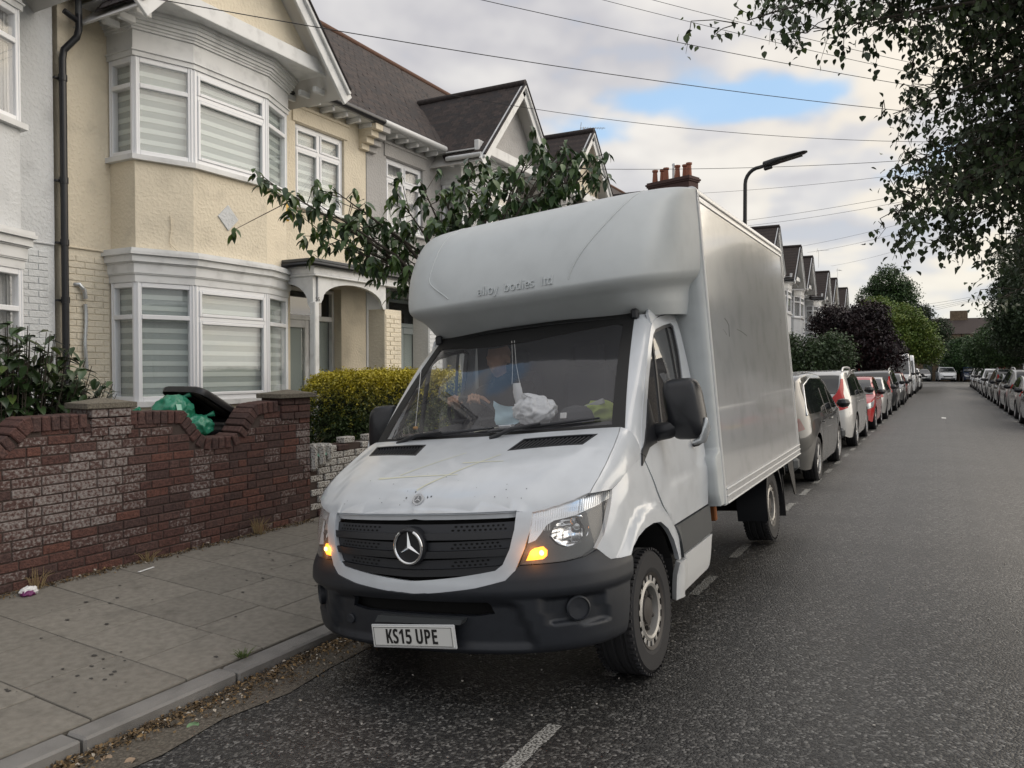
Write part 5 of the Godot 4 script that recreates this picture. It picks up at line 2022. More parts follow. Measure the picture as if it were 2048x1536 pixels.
func build_houses():
	var s: SurfaceTool
	var base := -0.04
	# number 56, cream
	var h := house("cream_house", "cream rendered terraced house with two-storey bay and a white diamond plaque", Vector3(-8.75, 0, -5.36), 1.0, 1.0, {"near": true, "tiles": 300, "plaster": "cream_plaster", "brick": "cream_brick"})
	var keep := X
	X = Transform3D(Basis(Vector3(0, 0, -1), Vector3.UP, Vector3(1, 0, 0)), Vector3.ZERO)
	s = S()
	bx(s, Vector3(1.77, 3.545, 0.722), Vector3(0.235, 0.235, 0.02), 0.004, Basis(Vector3(0, 0, 1), PI / 4) )
	hpart(h, "diamond_plaque", s, M.pale_plaster)
	s = S()
	tube(s, [Vector3(0.98, 3.45, 0.625), Vector3(0.99, 3.3, 0.628), Vector3(0.97, 3.12, 0.622), Vector3(1.03, 3.02, 0.70)], 0.006, 6)
	hpart(h, "cable", s, M.cream_plaster)
	# black downpipe with swan neck between the two houses
	s = S()
	tube(s, [Vector3(0.02, 0.0, 0.07), Vector3(0.02, 5.10, 0.07), Vector3(0.03, 5.2, 0.08), Vector3(0.13, 5.36, 0.16), Vector3(0.15, 5.45, 0.17), Vector3(0.15, 5.62, 0.17)], 0.038, 12)
	tube(s, [Vector3(0.15, 5.54, 0.17), Vector3(-0.02, 5.60, 0.17)], 0.032, 10)
	for y in [1.2, 2.35, 3.0, 3.7, 4.85]:
		tube(s, [Vector3(0.02, y, 0.07), Vector3(0.02, y + 0.07, 0.07)], 0.046, 12)
		bx(s, Vector3(0.0, y + 0.03, 0.03), Vector3(0.12, 0.022, 0.05), 0.004)
	hpart(h, "downpipe", s, M.black_plastic)
	s = S()
	tube(s, [Vector3(0.15, 5.62, 0.17), Vector3(0.15, 6.2, 0.17)], 0.036, 12)
	hpart(h, "soil_pipe", s, M.lead)
	s = S()
	tube(s, [Vector3(3.35, 5.80, 0.38), Vector3(3.34, 5.70, 0.36), Vector3(3.16, 5.58, 0.28), Vector3(3.13, 5.5, 0.16), Vector3(3.13, 0.1, 0.10)], 0.036, 10)
	hpart(h, "downpipe", s, M.black_plastic)
	# corrugated conduit out of the wall
	s = S()
	var pts := [Vector3(0.17, 2.58, 0.0), Vector3(0.20, 2.58, 0.05), Vector3(0.25, 2.52, 0.06), Vector3(0.27, 2.42, 0.05)]
	tube(s, pts, 0.026, 8)
	var c2 := []
	var rr := []
	for i in 40:
		c2.append(Vector3(0.27 + 0.008 * sin(i * 0.2), 2.36 - 0.02 * i, 0.045))
		rr.append(0.025 if i % 2 == 0 else 0.02)
	tube(s, c2, rr, 8)
	hpart(h, "conduit", s, M.lamp_clear)
	# house number on the porch
	var keep2 := X
	X = Transform3D()
	var lay := func(p: Vector3) -> Vector3: return Vector3(1.02 + 0.06 + p.z, 2.585 + p.y, -(3.03 + p.x))
	hpart(h, "house_number", S(), M.ink)
	h.get_child(h.get_child_count() - 1).mesh = letters("56", 0.06, 0.004, false, lay)
	X = keep2
	s = S()
	bx(s, Vector3(3.45, 3.98, 0.05), Vector3(0.2, 0.26, 0.07), 0.03)
	hpart(h, "alarm_box", s, mat("alarm_yellow", C(0.7, 0.42, 0.05), 0.4))
	s = S()
	bx(s, Vector3(3.45, 3.92, 0.088), Vector3(0.16, 0.1, 0.006), 0.002)
	hpart(h, "alarm_label", s, M.paint_navy)
	X = keep
	house("pale_house", "pale grey white terraced house beyond the black downpipe, cut off by the frame", Vector3(-8.75, 0, -5.30), -1.0, 1.0, {"mid": true, "plaster": "pale_plaster", "brick": "pale_brick", "curtain": "curtain"})
	var h58 := house("grey_house", "grey white house with a black tiled gable, sharing the porch of the cream house", Vector3(-8.75, 0, -16.22), -1.0, 1.0, {"mid": true, "tiles": 0, "gable_tiles": 0, "plaster": "grey_plaster", "brick": "pale_brick", "curtain": "curtain", "gutter": "white_rail", "door": "door_grey"})
	house("cream_brown_house", "house with the second dark gable, half hidden by the cherry tree", Vector3(-8.75, 0, -16.22), 1.0, 1.0, {"plaster": "cream_plaster", "curtain": "curtain"})
	house("chimney_house", "house under the tall stack of red chimney pots behind the van", Vector3(-8.75, 0, -27.1), -1.0, 1.0, {"plaster": "pale_plaster", "curtain": "curtain"})
	house("plain_house", "house beyond the chimney house, hidden behind the van's box but for its roof", Vector3(-8.75, 0, -27.1), 1.0, 1.0, {"plaster": "pale_plaster", "curtain": "curtain"})
	var far := [[33.46, 1.0, "pale_plaster", "house_red_brick", "white house with red brick ground floor just past the van's top corner"], [43.4, -1.0, "pale_plaster", "plain_white", "white gabled house with slate roof, second past the van's roof"], [44.0, 1.0, "pale_plaster", "house_red_brick", "white gabled house third past the van, over the purple tree"], [55.3, -1.0, "pale_plaster", "plain_white", "white gabled house with a black downpipe, fourth past the van"], [56.0, 1.0, "cream_plaster", "cream_brick", "cream house with yellow bay behind the purple tree"], [67.0, -1.0, "pale_plaster", "plain_white", "house with brown roof whose ridge shows over the light green tree"]]
	for f in far:
		house("gabled_house", f[4], Vector3(-7.25, 0.25, -f[0]), f[1], 1.0, {"plaster": f[2], "brick": f[3], "lower": f[3], "curtain": "curtain", "porch": false})
	# skylights in the grey house's roof
	for q in [[4.65, 0.5], [3.95, 0.35]]:
		X = Transform3D(Basis(Vector3(0, 0, 1), Vector3.UP, Vector3(1, 0, 0)), Vector3.ZERO)
		var bas := Basis(Vector3.RIGHT, atan(0.928) - PI / 2)
		s = S()
		var at := Vector3(q[0], 5.84 + 0.928 * 1.7 + 0.05, 0.34 - 1.7)
		bx(s, at, Vector3(0.55, 0.05, 0.75), 0.01, Basis(Vector3.RIGHT, -(PI / 2 - atan(0.928)) + PI / 2 - 0.0) * Basis())
		X = Transform3D()
	# chimney stacks
	stack(Vector3(-10.9, 9.05, -35.9), "dark brick chimney stack with a row of red pots behind the van's roof", 7)
	# terrace across the end of the street
	for i in 5:
		end_house(Vector3(-16.0 + 7.5 * i, -0.1, -108.0), i)
	for i in range(3, 6):
		var z := -14.0 - 11.4 * i
		house("opposite_house", ["white house behind the big overhanging tree", "white house glimpsed between trunks beside the black people carrier", "house behind the dark street tree opposite", "house hidden by the far trees opposite", "far house on the side opposite the van", "last house on the side opposite the van"][i], Vector3(9.6, 0, z), 1.0 if i % 2 == 0 else -1.0, -1.0, {"plaster": "pale_plaster", "brick": "plain_white", "curtain": "curtain", "porch": false})

func stack(at: Vector3, label: String, pots: int):
	var c := thing("chimney_stack", label, "chimney", at, 1.25)
	var s := S()
	bx(s, Vector3(0, 0.5, 0), Vector3(0.75, 1.4, 2.3))
	bx(s, Vector3(0, 1.13, 0), Vector3(0.85, 0.07, 2.4))
	bx(s, Vector3(0, 1.21, 0), Vector3(0.93, 0.08, 2.48))
	bx(s, Vector3(0, 1.29, 0), Vector3(0.83, 0.07, 2.38))
	put("brick_stack", s, M.brick3, c)
	for i in pots:
		s = S()
		var r := 0.11
		X = Transform3D(Basis(), Vector3(0.08 * (1 if i % 2 else -1), 1.3, -0.95 + 1.9 * i / (pots - 1)))
		if i == 3:
			lathe(s, [[0.07, 0.0], [0.07, 0.75], [0.085, 0.75], [0.085, 0.82], [0.0, 0.86]], 12)
		else:
			lathe(s, [[r + 0.03, 0.0], [r + 0.01, 0.3], [r - 0.005, 0.55], [r + 0.03, 0.58], [r + 0.03, 0.66], [r - 0.03, 0.66], [0.0, 0.6]], 12)
		X = Transform3D()
		put("chimney_pot", s, M.lamp_clear if i == 3 else M.pot, c)

func end_house(at: Vector3, i: int):
	var h := thing("end_house", ["brick terrace house closing the street, beyond the light green tree", "brown brick house closing the street beside the chimney", "brown brick house with broad chimney closing the street", "brick house behind the round green tree at the street's end", "last brick house of the far terrace behind the trees"][i], "house", at)
	var s := S()
	bx(s, Vector3(0, 2.9, -3), Vector3(7.4, 5.8, 6.0))
	put("wall", s, M.stock_brick, h)
	s = S()
	for e in [-1.0, 1.0]:
		bx(s, Vector3(0, 6.75, -3 + e * 1.55), Vector3(7.5, 0.08, 3.7), 0.0, Basis(Vector3.RIGHT, e * 0.58))
	put("roof", s, M.tile1, h)
	s = S()
	bx(s, Vector3(3.5, 7.6, -3), Vector3(1.9, 2.2, 0.9))
	put("chimney", s, M.stock_brick, h)
	for q in [[-2.0, 1.4], [2.0, 1.4], [-2.0, 4.2], [0.2, 4.2], [2.2, 4.2]]:
		var w := hold("window", h)
		s = S()
		bx(s, Vector3(q[0], q[1], 0.02), Vector3(1.2, 1.5, 0.06))
		put("frame", s, M.window_white, w)
		s = S()
		bx(s, Vector3(q[0], q[1] + 0.36, 0.055), Vector3(1.0, 0.6, 0.02))
		put("pane", s, M.car_glass, w)
		s = S()
		bx(s, Vector3(q[0], q[1] - 0.34, 0.055), Vector3(1.0, 0.64, 0.02))
		put("pane", s, M.car_glass, w)
	s = S()
	bx(s, Vector3(0.2, 1.1, 0.03), Vector3(0.95, 2.1, 0.07))
	put("door", s, M.paint_red if i % 2 else M.paint_green, h)

# ---------------------------------------------------------------- garden wall, bins, litter
const COPING := [[0.6, 0.92], [2.9, 0.94], [3.1, 1.0], [3.24, 1.1], [3.42, 1.24], [3.95, 1.245], [4.79, 1.225], [4.87, 1.15], [5.03, 0.975], [5.10, 0.955], [5.33, 0.955], [5.40, 0.98], [5.56, 1.17], [5.66, 1.25], [5.9, 1.27], [6.43, 1.285]]

func white_share(z: float, y: float) -> float:
	var a := exp(-pow((z - 3.75) / 0.5, 2.0) - pow((y - 0.62) / 0.3, 2.0))
	a = maxf(a, 0.9 * exp(-pow((z - 4.15) / 0.2, 2.0) - pow((y - 0.85) / 0.35, 2.0)))
	a = maxf(a, 0.7 * exp(-pow((z - 6.3) / 0.12, 2.0) - pow((y - 0.8) / 0.35, 2.0)))
	a = maxf(a, 0.45 * exp(-pow((z - 4.95) / 0.12, 2.0) - pow((y - 0.6) / 0.3, 2.0)))
	return a

func garden():
	var wall := thing("garden_wall", "red brown brick garden wall with white bloom and a dipped soldier-brick coping", "wall")
	var st := S()
	bx(st, Vector3.ZERO, Vector3(1, 1, 1) * 1.0)
	var stretcher := S()
	bx(stretcher, Vector3(0, 0, 0), Vector3(0.1, 0.066, 0.215), 0.005)
	var ms: Mesh = stretcher.commit()
	var hs := S()
	bx(hs, Vector3(0, 0, 0), Vector3(0.1, 0.066, 0.102), 0.005)
	var mh: Mesh = hs.commit()
	var cop := S()
	bx(cop, Vector3(0, 0, 0), Vector3(0.25, 0.115, 0.066), 0.008)
	var mc: Mesh = cop.commit()
	var xf := -6.0
	# mortar core
	var s := S()
	var p := PackedVector2Array()
	for i in 60:
		var z := 0.7 + 5.72 * i / 59.0
		p.append(Vector2(z, stab(COPING, z) - 0.05))
	p.append(Vector2(6.42, -0.2))
	p.append(Vector2(0.7, -0.2))
	prism(s, p, 0.0, 0.2)
	put("mortar", s, M.mortar, wall, Transform3D(Basis(Vector3(0, 0, -1), Vector3.UP, Vector3(1, 0, 0)), Vector3(xf - 0.209, 0, 0)))
	# face bricks
	var rest := S()
	for r in 17:
		var y := -0.015 + 0.0765 * r
		var z: float = 2.62 + [0.0, 0.113, 0.05][r % 3]
		while z < 6.42:
			var header := R.randf() < 0.22
			var l := 0.102 if header else 0.215
			if z + l > 6.43:
				l = 6.43 - z
			var zc := z + l / 2
			var top := minf(stab(COPING, z + 0.01), stab(COPING, z + l - 0.01)) - 0.112
			if y < top + 0.035 and l > 0.03:
				var w := white_share(zc, y)
				var lot := w * 1.25 + R.randf_range(-0.35, 0.35)
				var m: Material = M["brick%d" % (R.randi() % 5)] if lot < 0.22 else M["brick_white%d" % clampi(int((lot - 0.22) * 4.5), 0, 2)]
				var b := Basis(Vector3.RIGHT, R.randf_range(-0.012, 0.012)) * Basis.from_scale(Vector3(1, 1, l / (0.102 if header else 0.215)))
				put("brick", mh if header else ms, m, wall, Transform3D(b, Vector3(xf - 0.05 + R.randf_range(-0.003, 0.004), y, -zc)))
			z += l + 0.0105
	# coping of bricks on edge, following the dip
	var z := 2.6
	while z < 5.98:
		var h := 0.02
		var y0 := stab(COPING, z)
		var dy := (stab(COPING, z + h) - stab(COPING, z - h)) / (2 * h)
		var ang := atan(dy)
		var step := 0.0745 * cos(ang)
		if not (z > 3.9 and z < 4.27):
			var n := Vector3(0, cos(ang), sin(ang))
			put("coping_brick", mc, M["brick%d" % [1, 3, 3, 4][R.randi() % 4]], wall, Transform3D(Basis(Vector3.RIGHT, ang + R.randf_range(-0.03, 0.03)), Vector3(xf - 0.112, y0, -z) - n * 0.055 + Vector3(R.randf_range(-0.004, 0.006), 0, 0)))
		z += maxf(step, 0.03)
	# piers with pyramid caps
	for q in [[4.09, 0.36, 1.285, 0.45], [6.21, 0.43, 1.30, 0.53]]:
		for r in 3:
			for k in 2:
				var bs := S()
				var off: float = 0.03 if r % 2 else -0.03
				var a: float = -q[1] / 2 if k == 0 else off
				var b: float = off if k == 0 else q[1] / 2
				bx(bs, Vector3(xf - 0.13, q[2] - 0.115 - 0.077 * (2 - r) + 0.077, -(q[0] + (a + b) / 2)), Vector3(0.30, 0.067, b - a - 0.01), 0.005)
				put("brick", bs, M["brick%d" % [3, 1][r % 2]] if q[0] > 5 else M["brick_white%d" % (R.randi() % 3)], wall)
		s = S()
		X = Transform3D(Basis.from_scale(Vector3(0.68, 1, 1)), Vector3(xf - 0.12, q[2], -q[0]))
		var w: float = q[3] / 2
		bx(s, Vector3(0, 0.02, 0), Vector3(w * 2, 0.045, w * 2), 0.006)
		var tip := Vector3(0, 0.085, 0)
		var cs := [Vector3(-w, 0.043, w), Vector3(w, 0.043, w), Vector3(w, 0.043, -w), Vector3(-w, 0.043, -w)]
		for k in 4:
			tri(s, cs[k], cs[(k + 1) % 4], tip)
		X = Transform3D()
		put("pier_cap", s, M.concrete_cap, wall)
	# end face of the wall
	for r in 16:
		var bs := S()
		bx(bs, Vector3(xf - 0.115, -0.015 + 0.0765 * r, -6.425), Vector3(0.21, 0.066, 0.03), 0.005)
		put("brick", bs, M["brick%d" % (R.randi() % 5)], wall)
	# low broken wall, white paint flaking
	var low := thing("broken_wall", "low crumbling garden wall with flaking white paint below the hedge", "wall")
	s = S()
	bx(s, Vector3(-6.17, 0.3, -7.85), Vector3(0.2, 0.85, 2.75))
	put("mortar", s, M.mortar, low)
	for r in 11:
		var y := -0.01 + 0.078 * r
		z = 6.5 + (0.0 if r % 2 else 0.11)
		while z < 9.2:
			var l := 0.21
			if not (r >= 9 and (z < 6.7 or (z > 7.1 and R.randf() < 0.6))) and not (r == 10 and R.randf() < 0.4):
				var bs := S()
				bx(bs, Vector3(-6.11 + R.randf_range(-0.012, 0.012), y, -(z + l / 2)), Vector3(0.12, 0.07, l - 0.008), 0.008, Basis(Vector3.UP, R.randf_range(-0.03, 0.03)))
				put("brick", bs, M.old_white_brick if R.randf() < 0.86 else M.brick3, low)
			z += l + 0.006
	for k in 3:
		s = S()
		bx(s, Vector3(-6.1, 0.62 + 0.02 * k, -(6.53 + 0.12 * k)), Vector3(0.2, 0.3 - 0.05 * k, 0.1), 0.03, Basis(Vector3.UP, 0.1 * k))
		put("brick", s, M.old_white_brick, low)
	var bp := thing("brick_pier", "worn orange brick pier between the dark wall and the hedge", "pier")
	for r in 16:
		for k in 2:
			s = S()
			bx(s, Vector3(-7.6, 0.0 + 0.077 * r, -(7.35 + 0.21 * k + (0.05 if r % 2 else 0.0))), Vector3(0.3, 0.067, 0.2), 0.01)
			put("brick", s, M.brick2 if (r + k) % 3 else M.brick0, bp)
	bins()
	litter()

func crumple(r: Vector3, seed_: int, amp: float, n := 26) -> SurfaceTool:
	var nz := FastNoiseLite.new()
	nz.seed = seed_
	nz.frequency = 0.9
	nz.fractal_type = FastNoiseLite.FRACTAL_RIDGED
	nz.fractal_octaves = 4
	nz.fractal_gain = 0.4
	var g := []
	for i in n + 1:
		var la := -PI / 2 + PI * i / n
		var row := []
		for j in 2 * n + 1:
			var lo := TAU * j / (2 * n)
			var d := Vector3(cos(la) * cos(lo), sin(la), -cos(la) * sin(lo))
			var q := Vector3(cos(la) * cos(TAU * (j % (2 * n)) / (2 * n)), sin(la), cos(la) * sin(TAU * (j % (2 * n)) / (2 * n)))
			var k := 1.0 + amp * nz.get_noise_3dv(q * 1.1)
			row.append(d * r * k)
		g.append(row)
	var s := S()
	grid(s, g)
	return s

func bin_body(parent: Node, m: Material):
	var s := S()
	var g := []
	for q in [[0.0, 0.20, 0.22], [0.45, 0.23, 0.27], [0.98, 0.27, 0.33], [0.98, 0.30, 0.36], [1.03, 0.30, 0.36]]:
		var row := []
		for i in 25:
			var a := TAU * (i % 24) / 24.0
			var c := signf(cos(a)) * pow(absf(cos(a)), 0.35)
			var d := signf(sin(a)) * pow(absf(sin(a)), 0.35)
			row.append(Vector3(c * q[1], q[0], -d * q[2]))
		g.append(row)
	grid(s, g)
	put("body", s, m, parent)
	for e in [-0.22, 0.22]:
		s = S()
		X = Transform3D(Basis(Vector3(0, 0, 1), PI / 2), Vector3(e, 0.1, -0.3))
		lathe(s, [[0.0, -0.03], [0.1, -0.03], [0.1, 0.03], [0.0, 0.03]], 16)
		X = Transform3D()
		put("wheel", s, M.rubber, parent)

func bin_lid(parent: Node, m: Material, tilt: float, hinge: Vector3, turn := 0.0, long := 1.0):
	# lid with a shallow dome and a turned-down rim; hinge along its back edge
	var s := S()
	var g := []
	for q in [[0.31, -0.05, 0.37], [0.315, 0.0, 0.375], [0.30, 0.02, 0.36], [0.22, 0.045, 0.28], [0.08, 0.055, 0.1], [0.0, 0.055, 0.0]]:
		var row := []
		for i in 25:
			var a := TAU * (i % 24) / 24.0
			var c := signf(cos(a)) * pow(absf(cos(a)), 0.3)
			var d := signf(sin(a)) * pow(absf(sin(a)), 0.3)
			row.append(Vector3(c * q[0], q[1], -d * q[2] + 0.37))
		g.append(row)
	grid(s, g)
	for k in 3:
		bx(s, Vector3(-0.15 + 0.15 * k, 0.05, 0.37), Vector3(0.03, 0.016, 0.5), 0.006)
	put("lid", s, m, parent, Transform3D(Basis(Vector3.UP, turn) * Basis(Vector3.RIGHT, -tilt) * Basis.from_scale(Vector3(1, 1, long)), hinge))

func bins():
	var black := mat("bin_black", C(0.012, 0.012, 0.014), 0.38)
	var green := mat("bin_green", C(0.03, 0.07, 0.035), 0.5)
	var bag := mat("green_bag", C(0.03, 0.26, 0.16), 0.22)
	bag.backlight_enabled = true
	bag.backlight = Color(0.25, 0.6, 0.45)
	bag.clearcoat_enabled = true
	bag.clearcoat = 0.6
	var b := thing("wheelie_bin", "black wheelie bin behind the wall's dip, lid propped open by green bags", "bin", Vector3(-6.62, -0.03, -5.48), PI / 2)
	bin_body(b, black)
	bin_lid(b, black, 0.52, Vector3(0.50, 1.02, 0.05), -PI / 2, 1.18)
	b = thing("wheelie_bin", "dark green open bin beside the first wall pier, mostly hidden by the wall", "bin", Vector3(-6.62, -0.05, -4.62), PI / 2)
	bin_body(b, green)
	bin_lid(b, black, 0.22, Vector3(0.34, 1.06, 0.0), -PI / 2)
	b = thing("wheelie_bin", "black bin with closed shiny lid behind the wall's second pier", "bin", Vector3(-6.68, 0.0, -6.15), PI / 2)
	bin_body(b, black)
	bin_lid(b, mat("bin_lid_grey", C(0.03, 0.031, 0.034), 0.25), 0.0, Vector3(0, 1.03, -0.36), 0.0)
	var q := [["rubbish_bag", "largest green rubbish bag, bulging out under the open black lid", Vector3(-6.5, 1.19, -5.08), Vector3(0.17, 0.15, 0.18), 3], ["rubbish_bag", "green rubbish bag squeezed between the dip of the wall and the open lid", Vector3(-6.36, 1.04, -5.24), Vector3(0.14, 0.11, 0.15), 8], ["rubbish_bag", "small green rubbish bag in the green bin beside the first pier", Vector3(-6.5, 1.10, -4.52), Vector3(0.13, 0.12, 0.13), 13]]
	for i in q.size():
		var t := thing(q[i][0], q[i][1], "bag", q[i][2], 0.0, "green rubbish bags")
		put("bag", crumple(q[i][3], q[i][4], 0.2, 40), bag, t)
		var s := S()
		tube(s, [Vector3(-0.02, q[i][3].y * 0.7, -0.1), Vector3(0.0, q[i][3].y * 0.95, -0.13), Vector3(0.05, q[i][3].y * 1.1, -0.17)], [0.03, 0.012, 0.03], 8)
		put("knot", s, bag, t)
		if i == 0:
			s = S()
			bx(s, Vector3(0.155, 0.05, 0.04), Vector3(0.004, 0.06, 0.09), 0.001, Basis(Vector3(0, 0, 1), 0.35) * Basis(Vector3.UP, 0.15))
			put("paper_label", s, mat("bag_label", C(0.35, 0.62, 0.5), 0.6), t)
	var t := thing("plastic_strip", "pale green plastic sheet lying on top of the broken white wall", "plastic sheet", Vector3(-6.1, 0.70, -6.62))
	var g := []
	for i in 12:
		var row := []
		for j in 5:
			row.append(Vector3(-0.06 + 0.035 * j, 0.02 * sin(i * 1.3 + j) - 0.012 * j * j * 0.4, 0.14 - 0.03 * i))
		g.append(row)
	var s := S()
	grid(s, g)
	put("sheet", s, mat("pale_plastic", C(0.25, 0.6, 0.45), 0.3), t)

func blade_tuft(called: String, label: String, cat: String, at: Vector3, n: int, h: float, spread: float, cols: Array):
	var t := thing(called, label, cat, at)
	var s := S()
	for i in n:
		var a := R.randf() * TAU
		var d := Vector3(cos(a), 0, sin(a))
		var r0 := d * R.randf() * spread * 0.4
		var r1 := r0 + d * R.randf() * spread + Vector3(0, h * R.randf_range(0.5, 1.0), 0)
		var mid := (r0 + r1) / 2 + Vector3(0, h * 0.2, 0)
		tube(s, [r0, mid, r1], [0.003, 0.002, 0.0008], 4, false)
	put("stems", s, cols[0], t)

func litter():
	var dry := mat("dry_grass", C(0.3, 0.22, 0.11), 0.9)
	var weed := mat("weed_green", C(0.08, 0.12, 0.03), 0.8)
	blade_tuft("weed_tuft", "tall dry weed tuft at the wall's foot nearest the van", "weed", Vector3(-5.93, pave_y(-5.93), -5.62), 46, 0.2, 0.14, [dry])
	blade_tuft("weed_tuft", "small brown weed at the middle of the wall's foot", "weed", Vector3(-5.92, pave_y(-5.92), -4.37), 26, 0.1, 0.1, [dry])
	blade_tuft("weed_tuft", "dry weed beside the crumpled white and purple litter", "weed", Vector3(-5.93, pave_y(-5.93), -3.43), 26, 0.17, 0.11, [dry])
	blade_tuft("weed_tuft", "dry grass growing below the orange brick pier", "weed", Vector3(-6.5, 0.3, -6.75), 60, 0.6, 0.3, [dry])
	blade_tuft("weed_tuft", "green weed in the joint between two kerb stones", "weed", Vector3(-3.68, -0.14, -3.36), 30, 0.05, 0.07, [weed])
	var t := thing("crumpled_wrapper", "crumpled white and purple wrapper at the foot of the brick wall", "litter", Vector3(-5.86, pave_y(-5.86) + 0.02, -3.33))
	put("paper", crumple(Vector3(0.04, 0.03, 0.05), 31, 0.5, 14), M.plain_white, t)
	put("wrapper", crumple(Vector3(0.04, 0.02, 0.04), 33, 0.5, 14), mat("purple", C(0.16, 0.03, 0.12), 0.5), t, Transform3D(Basis(), Vector3(0.02, -0.01, 0.02)))
	t = thing("lollipop_stick", "thin white stick lying on the pavement near the wall", "stick", Vector3(-5.72, pave_y(-5.72) + 0.006, -4.2), 0.2)
	var s := S()
	bx(s, Vector3.ZERO, Vector3(0.02, 0.006, 0.17), 0.002)
	put("stick", s, M.plain_white, t)
	t = thing("green_leaf", "single broad green leaf lying in the dirty gutter", "leaf", Vector3(-3.33, road_y(-3.33) + 0.01, -2.72), 0.6)
	put("blade", leaf_mesh(0.10, 0.06, 0.2, 0.01), mat("fallen_green", C(0.14, 0.24, 0.12), 0.7), t, Transform3D(Basis(Vector3.RIGHT, 0.1), Vector3.ZERO))
	for i in 4:
		t = thing("fallen_leaf", ["pale tan leaf lying furthest out in the gutter", "curled pale leaf close to the kerb's lower edge", "brown leaf lying in the near gutter dirt", "tan leaf beside the heap of gutter leaves"][i], "leaf", [Vector3(-3.25, 0, -2.32), Vector3(-3.42, 0, -2.28), Vector3(-3.37, 0, -2.12), Vector3(-3.40, 0, -2.62)][i], i * 1.3)
		t.position.y = road_y(t.position.x) + 0.012
		put("blade", leaf_mesh(0.07, 0.05, 0.5, 0.02), mat("fallen_tan%d" % i, C(0.3, 0.22, 0.15), 0.9), t, Transform3D(Basis(Vector3.RIGHT, 0.25), Vector3.ZERO))
	# leaf litter in the gutter and along the foot of the wall
	for q in [["leaf_litter", 5200, "gutter"], ["wall_litter", 1600, "wall"]]:
		var mm := MultiMesh.new()
		mm.transform_format = MultiMesh.TRANSFORM_3D
		mm.use_colors = true
		mm.instance_count = q[1]
		mm.mesh = leaf_mesh(0.022, 0.014, 0.5, 0.006, 2)
		for i in q[1]:
			var p := Vector3.ZERO
			if q[2] == "gutter":
				var z := R.randf_range(1.6, 6.5)
				var clump := 0.35 + 0.65 * smoothstep(2.5, 3.1, z)
				p = Vector3(-3.54 + absf(R.randfn(0.0, 0.10 * clump + 0.03)), 0, -z)
				p.y = road_y(p.x) + 0.008 + R.randf() * 0.02
			else:
				p = Vector3(-5.98 + absf(R.randfn(0.0, 0.045)), 0, -R.randf_range(2.6, 6.4))
				p.y = pave_y(p.x) + 0.006 + R.randf() * 0.012
			mm.set_instance_transform(i, Transform3D(Basis.from_euler(Vector3(R.randf_range(-0.7, 0.7), R.randf() * TAU, R.randf_range(-0.6, 0.6))).scaled(Vector3.ONE * R.randf_range(0.4, 1.5)), p))
			var k := R.randf()
			mm.set_instance_color(i, Color(0.07, 0.05, 0.03).lerp(Color(0.26, 0.17, 0.075), k * k) if R.randf() < 0.93 else Color(0.4, 0.36, 0.3))
		var o := MultiMeshInstance3D.new()
		o.multimesh = mm
		o.material_override = mat("litter_" + str(q[2]), Color.WHITE, 0.9, {"vertex_color_use_as_albedo": true})
		o.name = numbered(q[0])
		add_child(o)
		stuff(o)
		tag(o, "brown dead leaves and grit gathered along the " + ("kerb" if q[2] == "gutter" else "foot of the brick wall"), "leaf litter")
	# dark spots of old chewing gum on the flags; bits of grit on the road
	s = S()
	for i in 60:
		var x := R.randf_range(-5.6, -3.8)
		var z := R.randf_range(1.9, 6.0) if i > 14 else R.randf_range(2.2, 2.9)
		if i <= 14:
			x = R.randf_range(-4.6, -3.9)
		var r := R.randf_range(0.004, 0.014)
		var poly := []
		for k in 9:
			var a := TAU * k / 9
			var rr := r * R.randf_range(0.7, 1.2)
			poly.append(Vector3(x + cos(a) * rr * 1.3, pave_y(x + cos(a) * rr * 1.3) + 0.0045, -z - sin(a) * rr))
		for k in range(1, 8):
			tri(s, poly[0], poly[k], poly[k + 1])
	var gum := struct("gum_stains", s, mat("gum", C(0.05, 0.047, 0.043), 0.8))
	stuff(gum)
	s = S()
	for i in 150:
		var x := R.randf_range(-3.0, 2.0)
		var z := R.randf_range(2.2, 9.0)
		bx(s, Vector3(x, road_y(x) + 0.005, -z), Vector3(R.randf_range(0.004, 0.012), 0.008, R.randf_range(0.004, 0.014)), 0.002, Basis(Vector3.UP, R.randf() * 3.0))
	stuff(struct("road_grit", s, mat("pale_grit", C(0.38, 0.36, 0.33), 0.9)))

# ---------------------------------------------------------------- plants
func leaf_mesh(l: float, w: float, fold: float, droop: float, n := 5) -> ArrayMesh:
	# lies along +z from its stalk, folded along the midrib
	var s := S()
	var g := []
	for i in n + 1:
		var t := float(i) / n
		var hw := w / 2 * pow(sin(PI * pow(t, 0.75)), 0.9) if i > 0 and i < n else 0.0004
		var y := -droop * t * t
		g.append([Vector3(-hw, y + hw * fold, l * t), Vector3(0, y, l * t), Vector3(hw, y + hw * fold, l * t)])
	grid(s, g, true)
	return s.commit()

# a small spray of leaves for distant crowns
func spray_mesh(l: float, w: float, count: int, spread: float, seed_: int) -> ArrayMesh:
	var r := RandomNumberGenerator.new()
	r.seed = seed_
	var s := S()
	var keep := X
	for i in count:
		var d := Vector3(r.randfn(), r.randfn() * 0.8, r.randfn()).normalized() * spread * pow(r.randf(), 0.5)
		X = Transform3D(Basis.from_euler(Vector3(r.randf_range(-0.2, 1.3), r.randf() * TAU, r.randf_range(-0.5, 0.5))), d)
		tri(s, Vector3(-w / 2, 0.1 * w, l * 0.45), Vector3(0, 0, 0), Vector3(0, 0, l))
		tri(s, Vector3(0, 0, 0), Vector3(w / 2, 0.1 * w, l * 0.45), Vector3(0, 0, l))
	X = keep
	return s.commit()

